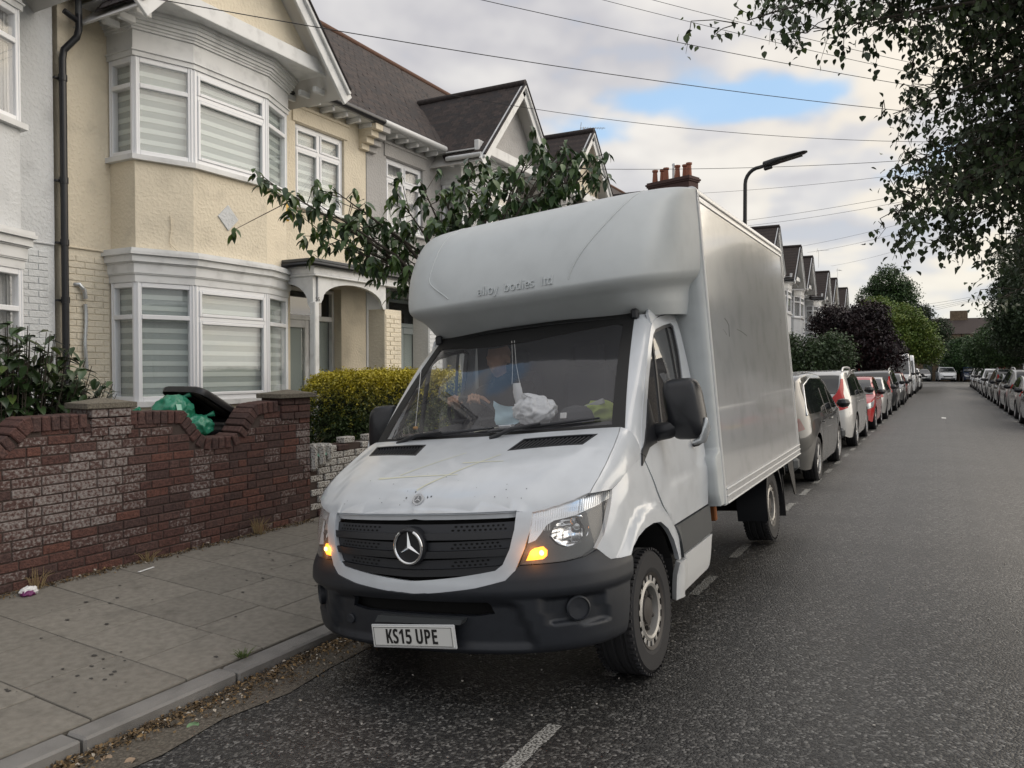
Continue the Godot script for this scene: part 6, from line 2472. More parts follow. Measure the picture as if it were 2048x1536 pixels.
func leaf_mat(key: String, c: Color, rough := 0.5, back := 0.25) -> StandardMaterial3D:
	var m := mat(key, c, rough, {"vertex_color_use_as_albedo": true})
	m.backlight_enabled = true
	m.backlight = Color(back, back, back * 0.6)
	return m

func scatter(parent: Node, called: String, mesh: Mesh, m: Material, at: Array, cols: Array):
	var mm := MultiMesh.new()
	mm.transform_format = MultiMesh.TRANSFORM_3D
	mm.use_colors = true
	mm.instance_count = at.size()
	mm.mesh = mesh
	for i in at.size():
		mm.set_instance_transform(i, at[i])
		mm.set_instance_color(i, cols[i])
	var o := MultiMeshInstance3D.new()
	o.multimesh = mm
	o.material_override = m
	o.name = called
	parent.add_child(o, true)
	stuff(o)

# a point given by its distance to the right of and before the viewpoint, and its height
func cw(x: float, y: float, z: float) -> Vector3:
	var a := deg_to_rad(28.47)
	return Vector3(x * cos(a) - z * sin(a), y, -(z * cos(a) + x * sin(a)))

func tree(called: String, label: String, at: Vector3, trunk: float, fork: float, lobes: Array, leaf: float, count: int, tones: Array, group := ""):
	var t := thing(called, label, "tree", at, 0.0, group)
	var s := S()
	tube(s, [Vector3(0, -0.1, 0), Vector3(0.03, fork * 0.5, 0.02), Vector3(0, fork, 0)], [trunk * 1.25, trunk, trunk * 0.85], 10)
	put("trunk", s, M.bark, t)
	for q in lobes:
		s = S()
		var c: Vector3 = q[0]
		var st := Vector3(0, fork, 0)
		tube(s, [st - Vector3(0, 0.1, 0), st.lerp(c, 0.5) + Vector3(R.randf_range(-0.2, 0.2), 0.2, R.randf_range(-0.2, 0.2)), c, c + Vector3(0, q[1].y * 0.7, 0)], [trunk * 0.6, trunk * 0.42, trunk * 0.25, 0.012], 7)
		for k in 5:
			var d := Vector3(R.randfn(), R.randfn() * 0.6 + 0.2, R.randfn()).normalized()
			tube(s, [c.lerp(st, 0.3), c + d * q[1] * 0.4, c + d * q[1] * 0.85], [trunk * 0.2, trunk * 0.12, 0.008], 5, false)
		put("limb", s, M.bark, t)
	var nz := FastNoiseLite.new()
	nz.seed = R.randi() % 1000
	nz.frequency = 0.55 / maxf(leaf * 6.0, 0.4)
	var where := []
	var cols := []
	var vol := 0.0
	for q in lobes:
		vol += q[1].x * q[1].y * q[1].z
	for q in lobes:
		var n := int(count * q[1].x * q[1].y * q[1].z / vol)
		var made := 0
		var tries := 0
		while made < n and tries < n * 6:
			tries += 1
			var d := Vector3(R.randfn(), R.randfn(), R.randfn()).normalized() * pow(R.randf(), 0.36)
			var ragged := 1.0 + 0.22 * nz.get_noise_3dv(d * 3.0 / nz.frequency * 0.35)
			var p: Vector3 = q[0] + d * q[1] * ragged
			var clump := nz.get_noise_3dv(p)
			if clump < -0.06 and R.randf() < 0.82:
				continue
			where.append(Transform3D(Basis.from_euler(Vector3(R.randf_range(-0.6, 0.9), R.randf() * TAU, R.randf_range(-0.6, 0.6))).scaled(Vector3.ONE * R.randf_range(0.7, 1.35)), p))
			var c: Color = tones[R.randi() % tones.size()]
			cols.append(c * R.randf_range(0.75, 1.25))
			made += 1
	scatter(t, "crown", spray_mesh(leaf, leaf * 0.55, 9, leaf * 1.9, R.randi() % 999), M.far_leaf, where, cols)
	return t

func plants():
	var bark := mat("bark", Color.WHITE, 0.95)
	bark.albedo_texture = ntex(256, 0.05, FastNoiseLite.TYPE_SIMPLEX_SMOOTH, 301, [[0.0, 0.025, 0.02, 0.015], [1.0, 0.11, 0.095, 0.075]], 5)
	tri_uv(bark, 3.0)
	leaf_mat("far_leaf", Color.WHITE, 0.6, 0.3)
	# big-leaved evergreen shrub behind the left part of the wall
	var shrub := thing("camellia_shrub", "glossy dark evergreen shrub with broad leaves over the brick wall", "shrub", Vector3(-6.75, -0.04, -3.75))
	var lm := [leaf_mesh(0.12, 0.062, 0.25, 0.03), leaf_mesh(0.10, 0.056, 0.35, 0.02), leaf_mesh(0.135, 0.066, 0.2, 0.05)]
	var mats := []
	for i in 5:
		var c: Array = [[0.022, 0.042, 0.016], [0.03, 0.055, 0.02], [0.045, 0.075, 0.022], [0.075, 0.11, 0.03], [0.018, 0.032, 0.014]][i]
		var m := mat("shrub_leaf%d" % i, C(c[0], c[1], c[2]), 0.28)
		m.backlight_enabled = true
		m.backlight = Color(0.18, 0.2, 0.1)
		mats.append(m)
	var stems := S()
	var n := 0
	var more := []
	var more_c := []
	for b in 190:
		# ends of shoots: high towards the frame's edge, falling away towards the pier
		var sz := R.randf_range(3.05, 4.46)
		var top := tab([[3.0, 2.02], [3.75, 2.0], [4.05, 1.86], [4.25, 1.62], [4.46, 1.42]], sz)
		var tip := Vector3(R.randf_range(-0.28, 0.45), lerpf(1.12, top, sqrt(R.randf())), 3.75 - sz)
		if b % 5 == 0:
			tip.y = top
		var root := Vector3(R.randf_range(-0.1, 0.1), 0.3, tip.z * 0.3)
		var mid := root.lerp(tip, 0.6) + Vector3(0, -0.1, 0)
		tube(stems, [root, mid, tip], [0.012, 0.007, 0.003], 5, false)
		for k in 7:
			var p := tip.lerp(mid, k * 0.11) + Vector3(R.randf_range(-0.03, 0.03), R.randf_range(-0.03, 0.03), R.randf_range(-0.03, 0.03))
			var bas := Basis(Vector3.UP, k * 2.4 + R.randf() * 0.8) * Basis(Vector3.RIGHT, R.randf_range(-0.3, 0.9)) * Basis(Vector3(0, 0, 1), R.randf_range(-0.4, 0.4))
			var tr := Transform3D(bas.scaled(Vector3.ONE * R.randf_range(0.8, 1.15)), p)
			if n < 300 and tip.x > -0.1:
				put("leaf", lm[R.randi() % 3], mats[R.randi() % 5], shrub, tr)
				n += 1
			else:
				more.append(tr)
				more_c.append(Color(0.03, 0.055, 0.02) * R.randf_range(0.6, 1.5))
	leaf_mat("shrub_leaf_many", Color.WHITE, 0.3, 0.2)
	scatter(shrub, "leaves", lm[0], M.shrub_leaf_many, more, more_c)
	put("stems", stems, M.bark, shrub)
	# golden privet hedge
	var hedge := thing("privet_hedge", "clipped golden privet hedge, yellow on top and green at the sides", "hedge", Vector3(-6.75, -0.05, -9.1))
	var s := S()
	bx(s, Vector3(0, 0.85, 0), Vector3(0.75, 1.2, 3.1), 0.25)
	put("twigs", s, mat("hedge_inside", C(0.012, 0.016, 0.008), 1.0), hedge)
	var hw := []
	var hc := []
	for i in 15000:
		var face := R.randf()
		var p := Vector3(R.randf_range(-1, 1), R.randf_range(-1, 1), R.randf_range(-1, 1))
		var ax := 0 if face < 0.45 else 1 if face < 0.78 else 2
		p[ax] = signf(p[ax]) if ax != 1 else 1.0
		# rounded box
		var e := Vector3(signf(p.x) * pow(absf(p.x), 0.8), p.y, signf(p.z) * pow(absf(p.z), 0.9))
		var l := pow(pow(absf(e.x), 5.0) + pow(absf(e.y), 5.0) + pow(absf(e.z), 5.0), 0.2)
		e = e / l
		var q := e * Vector3(0.52, 0.68, 1.72) + Vector3(0, 0.90, 0)
		q += Vector3(R.randfn(), R.randfn(), R.randfn()) * 0.025
		if q.y > 1.4 and R.randf() < 0.05:
			q.y += R.randf() * 0.08
		hw.append(Transform3D(Basis.from_euler(Vector3(R.randf_range(-0.9, 0.9), R.randf() * TAU, R.randf_range(-0.9, 0.9))).scaled(Vector3.ONE * R.randf_range(0.7, 1.3)), q))
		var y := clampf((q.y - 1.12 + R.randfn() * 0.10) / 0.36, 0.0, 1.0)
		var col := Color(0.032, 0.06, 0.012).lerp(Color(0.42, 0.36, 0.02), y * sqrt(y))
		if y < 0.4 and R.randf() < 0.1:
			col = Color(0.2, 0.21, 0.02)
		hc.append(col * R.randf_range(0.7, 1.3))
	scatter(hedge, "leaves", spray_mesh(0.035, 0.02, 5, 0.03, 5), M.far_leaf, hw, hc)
	cherry()
	overhang()
	street_trees()

func cherry():
	var at := cw(-0.45, 0, 8.7)
	at.y = pave_y(at.x)
	var t := thing("cherry_tree", "small cherry tree with big drooping leaves behind the van's fairing", "tree", at)
	var s := S()
	tube(s, [Vector3(0, 0, 0), Vector3(0.03, 1.0, 0.02), Vector3(0, 2.1, 0)], [0.085, 0.07, 0.065], 10)
	put("trunk", s, M.bark, t)
	var lm := [leaf_mesh(0.145, 0.07, 0.25, 0.035), leaf_mesh(0.125, 0.058, 0.3, 0.05), leaf_mesh(0.155, 0.072, 0.2, 0.05)]
	var mats := []
	for i in 4:
		var c: Array = [[0.032, 0.07, 0.022], [0.045, 0.09, 0.026], [0.07, 0.125, 0.034], [0.024, 0.05, 0.02]][i]
		var m := mat("cherry_leaf%d" % i, C(c[0], c[1], c[2]), 0.42)
		m.backlight_enabled = true
		m.backlight = Color(0.3, 0.36, 0.14)
		mats.append(m)
	# ends of the limbs: to the right of the viewpoint, height, distance
	var ends := [[-2.72, 3.68, 8.6], [-2.35, 3.45, 8.3], [-2.2, 3.15, 8.7], [-1.95, 2.95, 8.4], [-1.9, 3.5, 8.2], [-1.55, 3.3, 8.9], [-1.45, 2.75, 8.2], [-1.2, 2.5, 8.6], [-1.15, 3.35, 8.2], [-1.05, 3.75, 9.0], [-0.85, 3.1, 8.0], [-0.75, 3.55, 8.6], [-0.5, 4.0, 9.0], [-0.45, 3.5, 8.3], [-0.2, 3.75, 8.7], [0.0, 3.4, 8.2], [0.25, 4.2, 9.2], [0.3, 3.7, 8.5], [0.55, 4.2, 9.3], [0.75, 4.12, 9.2], [0.65, 3.7, 8.8], [0.98, 3.75, 9.1], [1.05, 3.55, 9.3], [-0.3, 4.05, 9.4], [0.05, 3.85, 9.1], [0.45, 3.95, 9.0], [-1.7, 3.2, 9.2], [-1.3, 2.95, 9.3], [-0.75, 2.8, 9.2], [-2.0, 3.3, 8.0], [0.72, 3.95, 9.6], [-0.1, 3.1, 8.8], [0.6, 4.0, 8.6], [0.85, 3.85, 8.9], [0.2, 3.95, 8.4], [0.4, 3.5, 8.7], [-0.35, 3.25, 8.9], [-0.95, 2.9, 8.8], [-1.35, 3.1, 8.4], [-1.65, 2.95, 8.8], [0.9, 4.05, 9.0], [-0.6, 3.3, 8.6]]
	var limb := S()
	var singles := 0
	var where := [[], [], []]
	var cols := [[], [], []]
	for e in ends:
		var end := cw(e[0], e[1], e[2]) - at
		var base := Vector3(0, 2.0 + R.randf() * 0.3, 0)
		var mid := base.lerp(end, 0.5) + Vector3(0, 0.18, 0)
		tube(limb, [base, mid, end], [0.03, 0.016, 0.004], 6, false)
		for w in 9:
			# twigs near the end, each with a rosette of hanging leaves
			var f := R.randf()
			var p := mid.lerp(end, 0.35 + 0.75 * f) + Vector3(R.randfn(), R.randfn() * 0.7, R.randfn()) * 0.15
			if w == 0:
				p = end
			tube(limb, [mid.lerp(end, 0.4 + 0.5 * f), p], [0.006, 0.003], 4, false)
			for k in 6:
				var bas := Basis(Vector3.UP, k * 1.1 + R.randf()) * Basis(Vector3.RIGHT, R.randf_range(0.1, 1.25)) * Basis(Vector3(0, 0, 1), R.randf_range(-0.3, 0.3))
				var tr := Transform3D(bas.scaled(Vector3.ONE * R.randf_range(0.65, 1.1)), p + Vector3(R.randf_range(-0.02, 0.02), 0.03 - 0.02 * k, R.randf_range(-0.02, 0.02)))
				if singles < 300 and e[2] < 8.9 and (w + k) % 2 == 0:
					put("leaf", lm[R.randi() % 3], mats[R.randi() % 4], t, tr)
					singles += 1
				else:
					var v := R.randi() % 3
					where[v].append(tr)
					cols[v].append([Color(0.032, 0.07, 0.022), Color(0.045, 0.09, 0.026), Color(0.065, 0.115, 0.032), Color(0.024, 0.05, 0.02)][R.randi() % 4])
	put("limbs", limb, M.bark, t)
	leaf_mat("cherry_leaf_many", Color.WHITE, 0.42, 0.22)
	for v in 3:
		scatter(t, "crown", lm[v], M.cherry_leaf_many, where[v], cols[v])

func overhang():
	# tall tree on the near right pavement, its trunk outside the frame; boughs reach over the road
	var at := Vector3(4.9, -0.1, -5.4)
	var t := thing("overhanging_tree", "tall tree overhanging the road, small dark leaves against the bright sky", "tree", at)
	var s := S()
	tube(s, [Vector3(0, 0, 0), Vector3(0.05, 2.0, 0), Vector3(-0.05, 4.2, -0.1), Vector3(0, 6.5, -0.3)], [0.26, 0.22, 0.18, 0.10], 12)
	put("trunk", s, M.bark, t)
	# boughs as seen: right, height, distance of the tip
	var tips := [[1.85, 4.35, 6.2], [2.05, 4.85, 6.4], [2.45, 4.35, 6.4], [2.9, 4.45, 6.6], [2.6, 4.9, 6.2], [3.1, 4.9, 6.8], [3.2, 3.75, 6.6], [3.45, 4.15, 6.6], [3.35, 3.35, 6.7], [3.75, 3.85, 6.9], [3.6, 3.25, 6.8], [3.95, 3.45, 7.0], [4.0, 2.95, 7.0], [4.3, 3.2, 7.2], [4.35, 3.75, 7.1], [4.2, 4.3, 7.0], [3.7, 4.6, 6.8], [4.6, 4.7, 7.2], [4.6, 2.8, 7.2], [4.85, 3.4, 7.4], [4.9, 4.1, 7.4], [5.0, 2.7, 7.5], [5.2, 3.1, 7.6], [4.2, 5.1, 7.0], [3.4, 5.2, 6.6], [5.2, 4.8, 7.6], [5.3, 3.7, 7.6], [4.75, 3.0, 7.0], [5.05, 2.35, 8.0], [5.4, 2.6, 8.2]]
	for k in 34:
		var z := R.randf_range(6.4, 8.2)
		tips.append([z * R.randf_range(0.50, 0.70), R.randf_range(2.75, 5.3), z])
	for k in 16:
		var z := R.randf_range(6.2, 7.0)
		tips.append([z * R.randf_range(0.34, 0.5), R.randf_range(4.75, 5.4), z])
	var limb := S()
	var lm := [leaf_mesh(0.062, 0.044, 0.25, 0.012, 4), leaf_mesh(0.054, 0.04, 0.35, 0.01, 4)]
	var mats := []
	for i in 3:
		var m := mat("over_leaf%d" % i, [C(0.036, 0.06, 0.022), C(0.05, 0.08, 0.026), C(0.028, 0.046, 0.02)][i], 0.5)
		m.backlight_enabled = true
		m.backlight = Color(0.3, 0.36, 0.14)
		mats.append(m)
	var where := [[], []]
	var cols := [[], []]
	var singles := 0
	for i in tips.size():
		var q: Array = tips[i]
		var tip := cw(q[0], q[1], q[2]) - at
		var base := Vector3(0, R.randf_range(3.0, 5.2), -0.1)
		var mid := base.lerp(tip, 0.5) + Vector3(0, 0.45, 0)
		var pts := []
		for k in 8:
			var f := k / 7.0
			pts.append(base * (1 - f) * (1 - f) + mid * 2 * f * (1 - f) + tip * f * f)
		tube(limb, pts, [0.05, 0.042, 0.034, 0.027, 0.02, 0.014, 0.009, 0.004], 6, false)
		for w in (30 if i < 30 else 62):
			# hanging twigs along the outer two thirds
			var f := 0.30 + 0.72 * sqrt(R.randf())
			var bow := base * (1 - f) * (1 - f) + mid * 2 * f * (1 - f) + tip * f * f
			var p := bow + Vector3(R.randfn(), R.randfn() * 0.6, R.randfn()) * 0.16
			var hang := Vector3(R.randfn() * 0.10, -R.randf_range(0.05, 0.26), R.randfn() * 0.12)
			tube(limb, [bow, (bow + p) / 2 + Vector3(0, 0.02, 0), p], [0.005, 0.004, 0.003], 4, false)
			tube(limb, [p, p + hang * 0.5 + Vector3(R.randfn(), 0, R.randfn()) * 0.03, p + hang], [0.004, 0.003, 0.0015], 3, false)
			for k in 13:
				var lp := p + hang * (k / 12.0) + Vector3(R.randfn(), R.randfn(), R.randfn()) * (0.02 if k % 2 else 0.06)
				var bas := Basis(Vector3.UP, R.randf() * TAU) * Basis(Vector3.RIGHT, R.randf_range(0.2, 1.5)) * Basis(Vector3(0, 0, 1), R.randf_range(-0.7, 0.7))
				var tr := Transform3D(bas.scaled(Vector3.ONE * R.randf_range(0.6, 1.25)), lp)
				if singles < 300 and i < 10 and w % 3 == 0 and k % 2 == 0:
					put("leaf", lm[k % 2], mats[R.randi() % 3], t, tr)
					singles += 1
				else:
					where[k % 2].append(tr)
					cols[k % 2].append([Color(0.036, 0.06, 0.022), Color(0.05, 0.08, 0.026), Color(0.028, 0.046, 0.02)][R.randi() % 3])
	put("limbs", limb, M.bark, t)
	leaf_mat("over_leaf_many", Color.WHITE, 0.5, 0.32)
	for v in 2:
		scatter(t, "crown", lm[v], M.over_leaf_many, where[v], cols[v])

func street_trees():
	var green := [Color(0.045, 0.090, 0.030), Color(0.060, 0.112, 0.033), Color(0.038, 0.068, 0.027)]
	var dark := [Color(0.030, 0.054, 0.022), Color(0.039, 0.068, 0.027), Color(0.024, 0.042, 0.019)]
	var lime := [Color(0.112, 0.173, 0.027), Color(0.090, 0.150, 0.027), Color(0.150, 0.195, 0.030)]
	var purple := [Color(0.022, 0.012, 0.015), Color(0.03, 0.016, 0.018), Color(0.015, 0.01, 0.012)]
	tree("street_tree", "small light-leaved tree between the van's box and the purple tree", cw(13.5, -0.05, 36.0), 0.09, 1.5, [[Vector3(0, 2.1, 0), Vector3(1.2, 1.0, 1.2)], [Vector3(1.2, 2.4, -0.6), Vector3(1.0, 0.9, 1.0)], [Vector3(-0.9, 2.5, 0), Vector3(0.9, 0.8, 0.9)]], 0.13, 1500, [Color(0.045, 0.075, 0.03), Color(0.06, 0.10, 0.04), Color(0.035, 0.06, 0.025)])
	tree("street_tree", "purple-leaved plum tree standing before the white gabled houses", cw(19.4, -0.05, 44.0), 0.14, 1.8, [[Vector3(0, 3.3, 0), Vector3(1.9, 1.7, 1.9)], [Vector3(-1.3, 4.2, 0.2), Vector3(1.2, 1.1, 1.3)], [Vector3(1.3, 2.6, 0.4), Vector3(1.3, 1.3, 1.3)], [Vector3(0.6, 4.4, 0), Vector3(1.2, 1.0, 1.2)], [Vector3(-0.7, 2.4, 0), Vector3(1.4, 1.2, 1.3)]], 0.16, 4200, purple)
	tree("street_tree", "bushy yellow-green tree beyond the purple plum tree", cw(27.3, -0.05, 58.0), 0.17, 2.0, [[Vector3(1.0, 4.2, 0), Vector3(2.1, 2.3, 2.1)], [Vector3(-0.2, 5.6, 0), Vector3(1.4, 1.5, 1.4)], [Vector3(2.5, 3.6, 0), Vector3(1.5, 1.6, 1.6)], [Vector3(0.2, 3.0, 0), Vector3(1.8, 1.4, 1.6)], [Vector3(3.1, 3.0, -0.5), Vector3(1.1, 1.2, 1.2)]], 0.17, 5200, lime)
	tree("street_tree", "tall airy birch rising above the yellow-green tree", cw(31.8, -0.05, 66.0), 0.16, 4.0, [[Vector3(0, 8.2, 0), Vector3(1.7, 2.0, 1.7)], [Vector3(-1.0, 7.4, 0), Vector3(1.5, 1.3, 1.4)], [Vector3(1.1, 7.6, 0), Vector3(1.3, 1.5, 1.3)], [Vector3(0.4, 5.6, 0), Vector3(1.7, 1.5, 1.6)]], 0.17, 2700, green)
	tree("street_tree", "dark feathery tree beside the birch, over the parked white vans", cw(35.2, -0.05, 72.0), 0.18, 3.0, [[Vector3(1.4, 6.0, 0), Vector3(1.9, 1.9, 1.9)], [Vector3(3.0, 5.0, 0), Vector3(1.6, 1.6, 1.6)], [Vector3(0.4, 5.6, 0), Vector3(1.6, 1.6, 1.6)], [Vector3(3.2, 3.6, 0), Vector3(1.3, 1.5, 1.3)]], 0.18, 3300, dark)
	# the side opposite, and beyond the junction
	tree("street_tree", "round bright green tree in front of the terrace that closes the street", cw(52.5, -0.05, 92.0), 0.16, 1.6, [[Vector3(0, 3.2, 0), Vector3(2.1, 2.2, 2.1)], [Vector3(0.8, 4.0, 0), Vector3(1.5, 1.4, 1.5)]], 0.18, 3200, [Color(0.035, 0.08, 0.02), Color(0.045, 0.10, 0.025), Color(0.025, 0.055, 0.018)])
	tree("street_tree", "low dark green tree behind the far row of cars opposite", cw(40.9, -0.05, 64.0), 0.18, 1.6, [[Vector3(-1.7, 3.0, 0), Vector3(1.8, 1.7, 2.0)], [Vector3(0.0, 3.6, 0), Vector3(1.9, 1.8, 1.9)]], 0.17, 3900, green)
	tree("street_tree", "tall dark tree opposite, with ragged top, over the parked cars", cw(28.5, -0.05, 41.0), 0.2, 2.0, [[Vector3(-1.2, 5.0, 0), Vector3(2.0, 2.1, 1.9)], [Vector3(-0.8, 7.0, 0), Vector3(1.9, 1.9, 1.8)], [Vector3(-0.7, 3.4, 0), Vector3(2.2, 1.3, 2.0)], [Vector3(0.9, 5.5, 0), Vector3(2.0, 2.4, 2.0)]], 0.15, 6000, dark)
	tree("street_tree", "dark leafy tree opposite reaching out of the frame", cw(22.8, -0.05, 30.5), 0.2, 2.4, [[Vector3(-1.0, 5.4, 0), Vector3(2.0, 2.0, 1.8)], [Vector3(-0.8, 7.2, 0), Vector3(2.0, 1.6, 1.8)], [Vector3(0.5, 3.8, 0), Vector3(1.8, 1.2, 1.6)]], 0.13, 4600, dark)
	tree("street_tree", "feathery dark tree in the gap before the end terrace, opposite", cw(34.7, -0.05, 52.0), 0.18, 1.8, [[Vector3(-1.6, 3.4, 0), Vector3(1.7, 1.7, 1.8)], [Vector3(-0.9, 4.9, 0), Vector3(1.4, 1.4, 1.4)], [Vector3(0.6, 3.6, 0), Vector3(2.0, 1.9, 1.8)]], 0.15, 4200, green)

# ---------------------------------------------------------------- parked cars; own axes: x to the car's left flank when z is its nose
const SHAPES := {
	"hatch": {"l": 4.0, "w": 1.74, "belt": 0.93, "top": [[-2.0, 0.42], [-1.99, 0.70], [-1.95, 0.92], [-1.86, 1.0], [-1.62, 1.34], [-1.35, 1.43], [-0.6, 1.49], [0.0, 1.47], [0.35, 1.38], [1.1, 0.98], [1.6, 0.87], [1.88, 0.74], [1.97, 0.58], [2.0, 0.40]], "ws": [0.33, 1.08], "rw": [-1.84, -1.52], "axle": 1.25, "r": 0.31, "win": [[-1.45, 0.97], [-1.25, 1.33], [-0.6, 1.40], [0.05, 1.38], [0.3, 1.30], [0.86, 0.98]]},
	"saloon": {"l": 4.5, "w": 1.78, "belt": 0.92, "top": [[-2.25, 0.42], [-2.24, 0.72], [-2.2, 0.97], [-1.75, 1.03], [-1.1, 1.32], [-0.6, 1.42], [0.0, 1.43], [0.4, 1.35], [1.15, 0.97], [1.8, 0.85], [2.12, 0.72], [2.22, 0.55], [2.25, 0.40]], "ws": [0.38, 1.12], "rw": [-1.70, -0.98], "axle": 1.35, "r": 0.32, "win": [[-1.35, 0.97], [-0.95, 1.26], [-0.5, 1.35], [0.05, 1.35], [0.32, 1.28], [0.9, 0.97]]},
	"mpv": {"l": 4.8, "w": 1.9, "belt": 0.98, "top": [[-2.4, 0.45], [-2.39, 0.75], [-2.34, 1.05], [-2.22, 1.25], [-1.98, 1.55], [-1.6, 1.63], [-0.6, 1.67], [0.2, 1.64], [0.6, 1.52], [1.45, 1.05], [1.9, 0.95], [2.24, 0.80], [2.37, 0.62], [2.4, 0.42]], "ws": [0.58, 1.42], "rw": [-2.32, -2.02], "axle": 1.42, "r": 0.345, "win": [[-2.0, 1.05], [-1.75, 1.46], [-1.0, 1.56], [0.2, 1.54], [0.55, 1.45], [1.2, 1.03]]},
	"suv": {"l": 4.6, "w": 1.85, "belt": 1.08, "top": [[-2.3, 0.5], [-2.29, 0.85], [-2.25, 1.12], [-2.16, 1.25], [-1.98, 1.58], [-1.75, 1.66], [-0.8, 1.70], [0.1, 1.68], [0.4, 1.58], [1.1, 1.14], [1.7, 1.05], [2.15, 0.92], [2.27, 0.72], [2.3, 0.48]], "ws": [0.4, 1.1], "rw": [-2.2, -1.98], "axle": 1.36, "r": 0.36, "win": [[-1.88, 1.13], [-1.72, 1.5], [-0.8, 1.59], [0.1, 1.58], [0.34, 1.5], [0.85, 1.13]]},
	"van": {"l": 5.6, "w": 2.0, "belt": 1.25, "top": [[-2.8, 0.45], [-2.79, 1.2], [-2.77, 2.3], [-2.65, 2.52], [-2.0, 2.58], [0.6, 2.58], [1.0, 2.45], [1.25, 2.2], [2.0, 1.35], [2.45, 1.18], [2.7, 0.95], [2.78, 0.7], [2.8, 0.42]], "ws": [1.25, 1.98], "rw": [-2.79, -2.78], "axle": 1.78, "r": 0.34, "win": [[0.75, 1.3], [0.85, 2.0], [1.2, 2.0], [1.7, 1.3]]},
}

func car_fn(k: Dictionary) -> Callable:
	var top: Array = k.top
	var hl: float = k.l / 2
	var w: float = k.w / 2
	var belt: float = k.belt
	var tall: float = 0.0
	for q in top:
		tall = maxf(tall, q[1])
	# the flank: p = (z, y) -> point
	return func(p: Vector2) -> Vector3:
		var zn := absf(p.x) / hl
		var pw := w * pow(maxf(1.0 - pow(minf(zn, 0.9995), 9.0), 0.0), 0.34)
		var y := p.y
		var f := 1.0 - 0.05 * pow(clampf((0.62 - y) / 0.4, 0, 1), 2.0) - 0.02 * smoothstep(0.7, belt, y)
		if y > belt:
			f -= 0.20 * (y - belt) / maxf(tall - belt, 0.3) * (0.5 if tall > 2.2 else 1.0)
		return Vector3(pw * f, y, p.x)

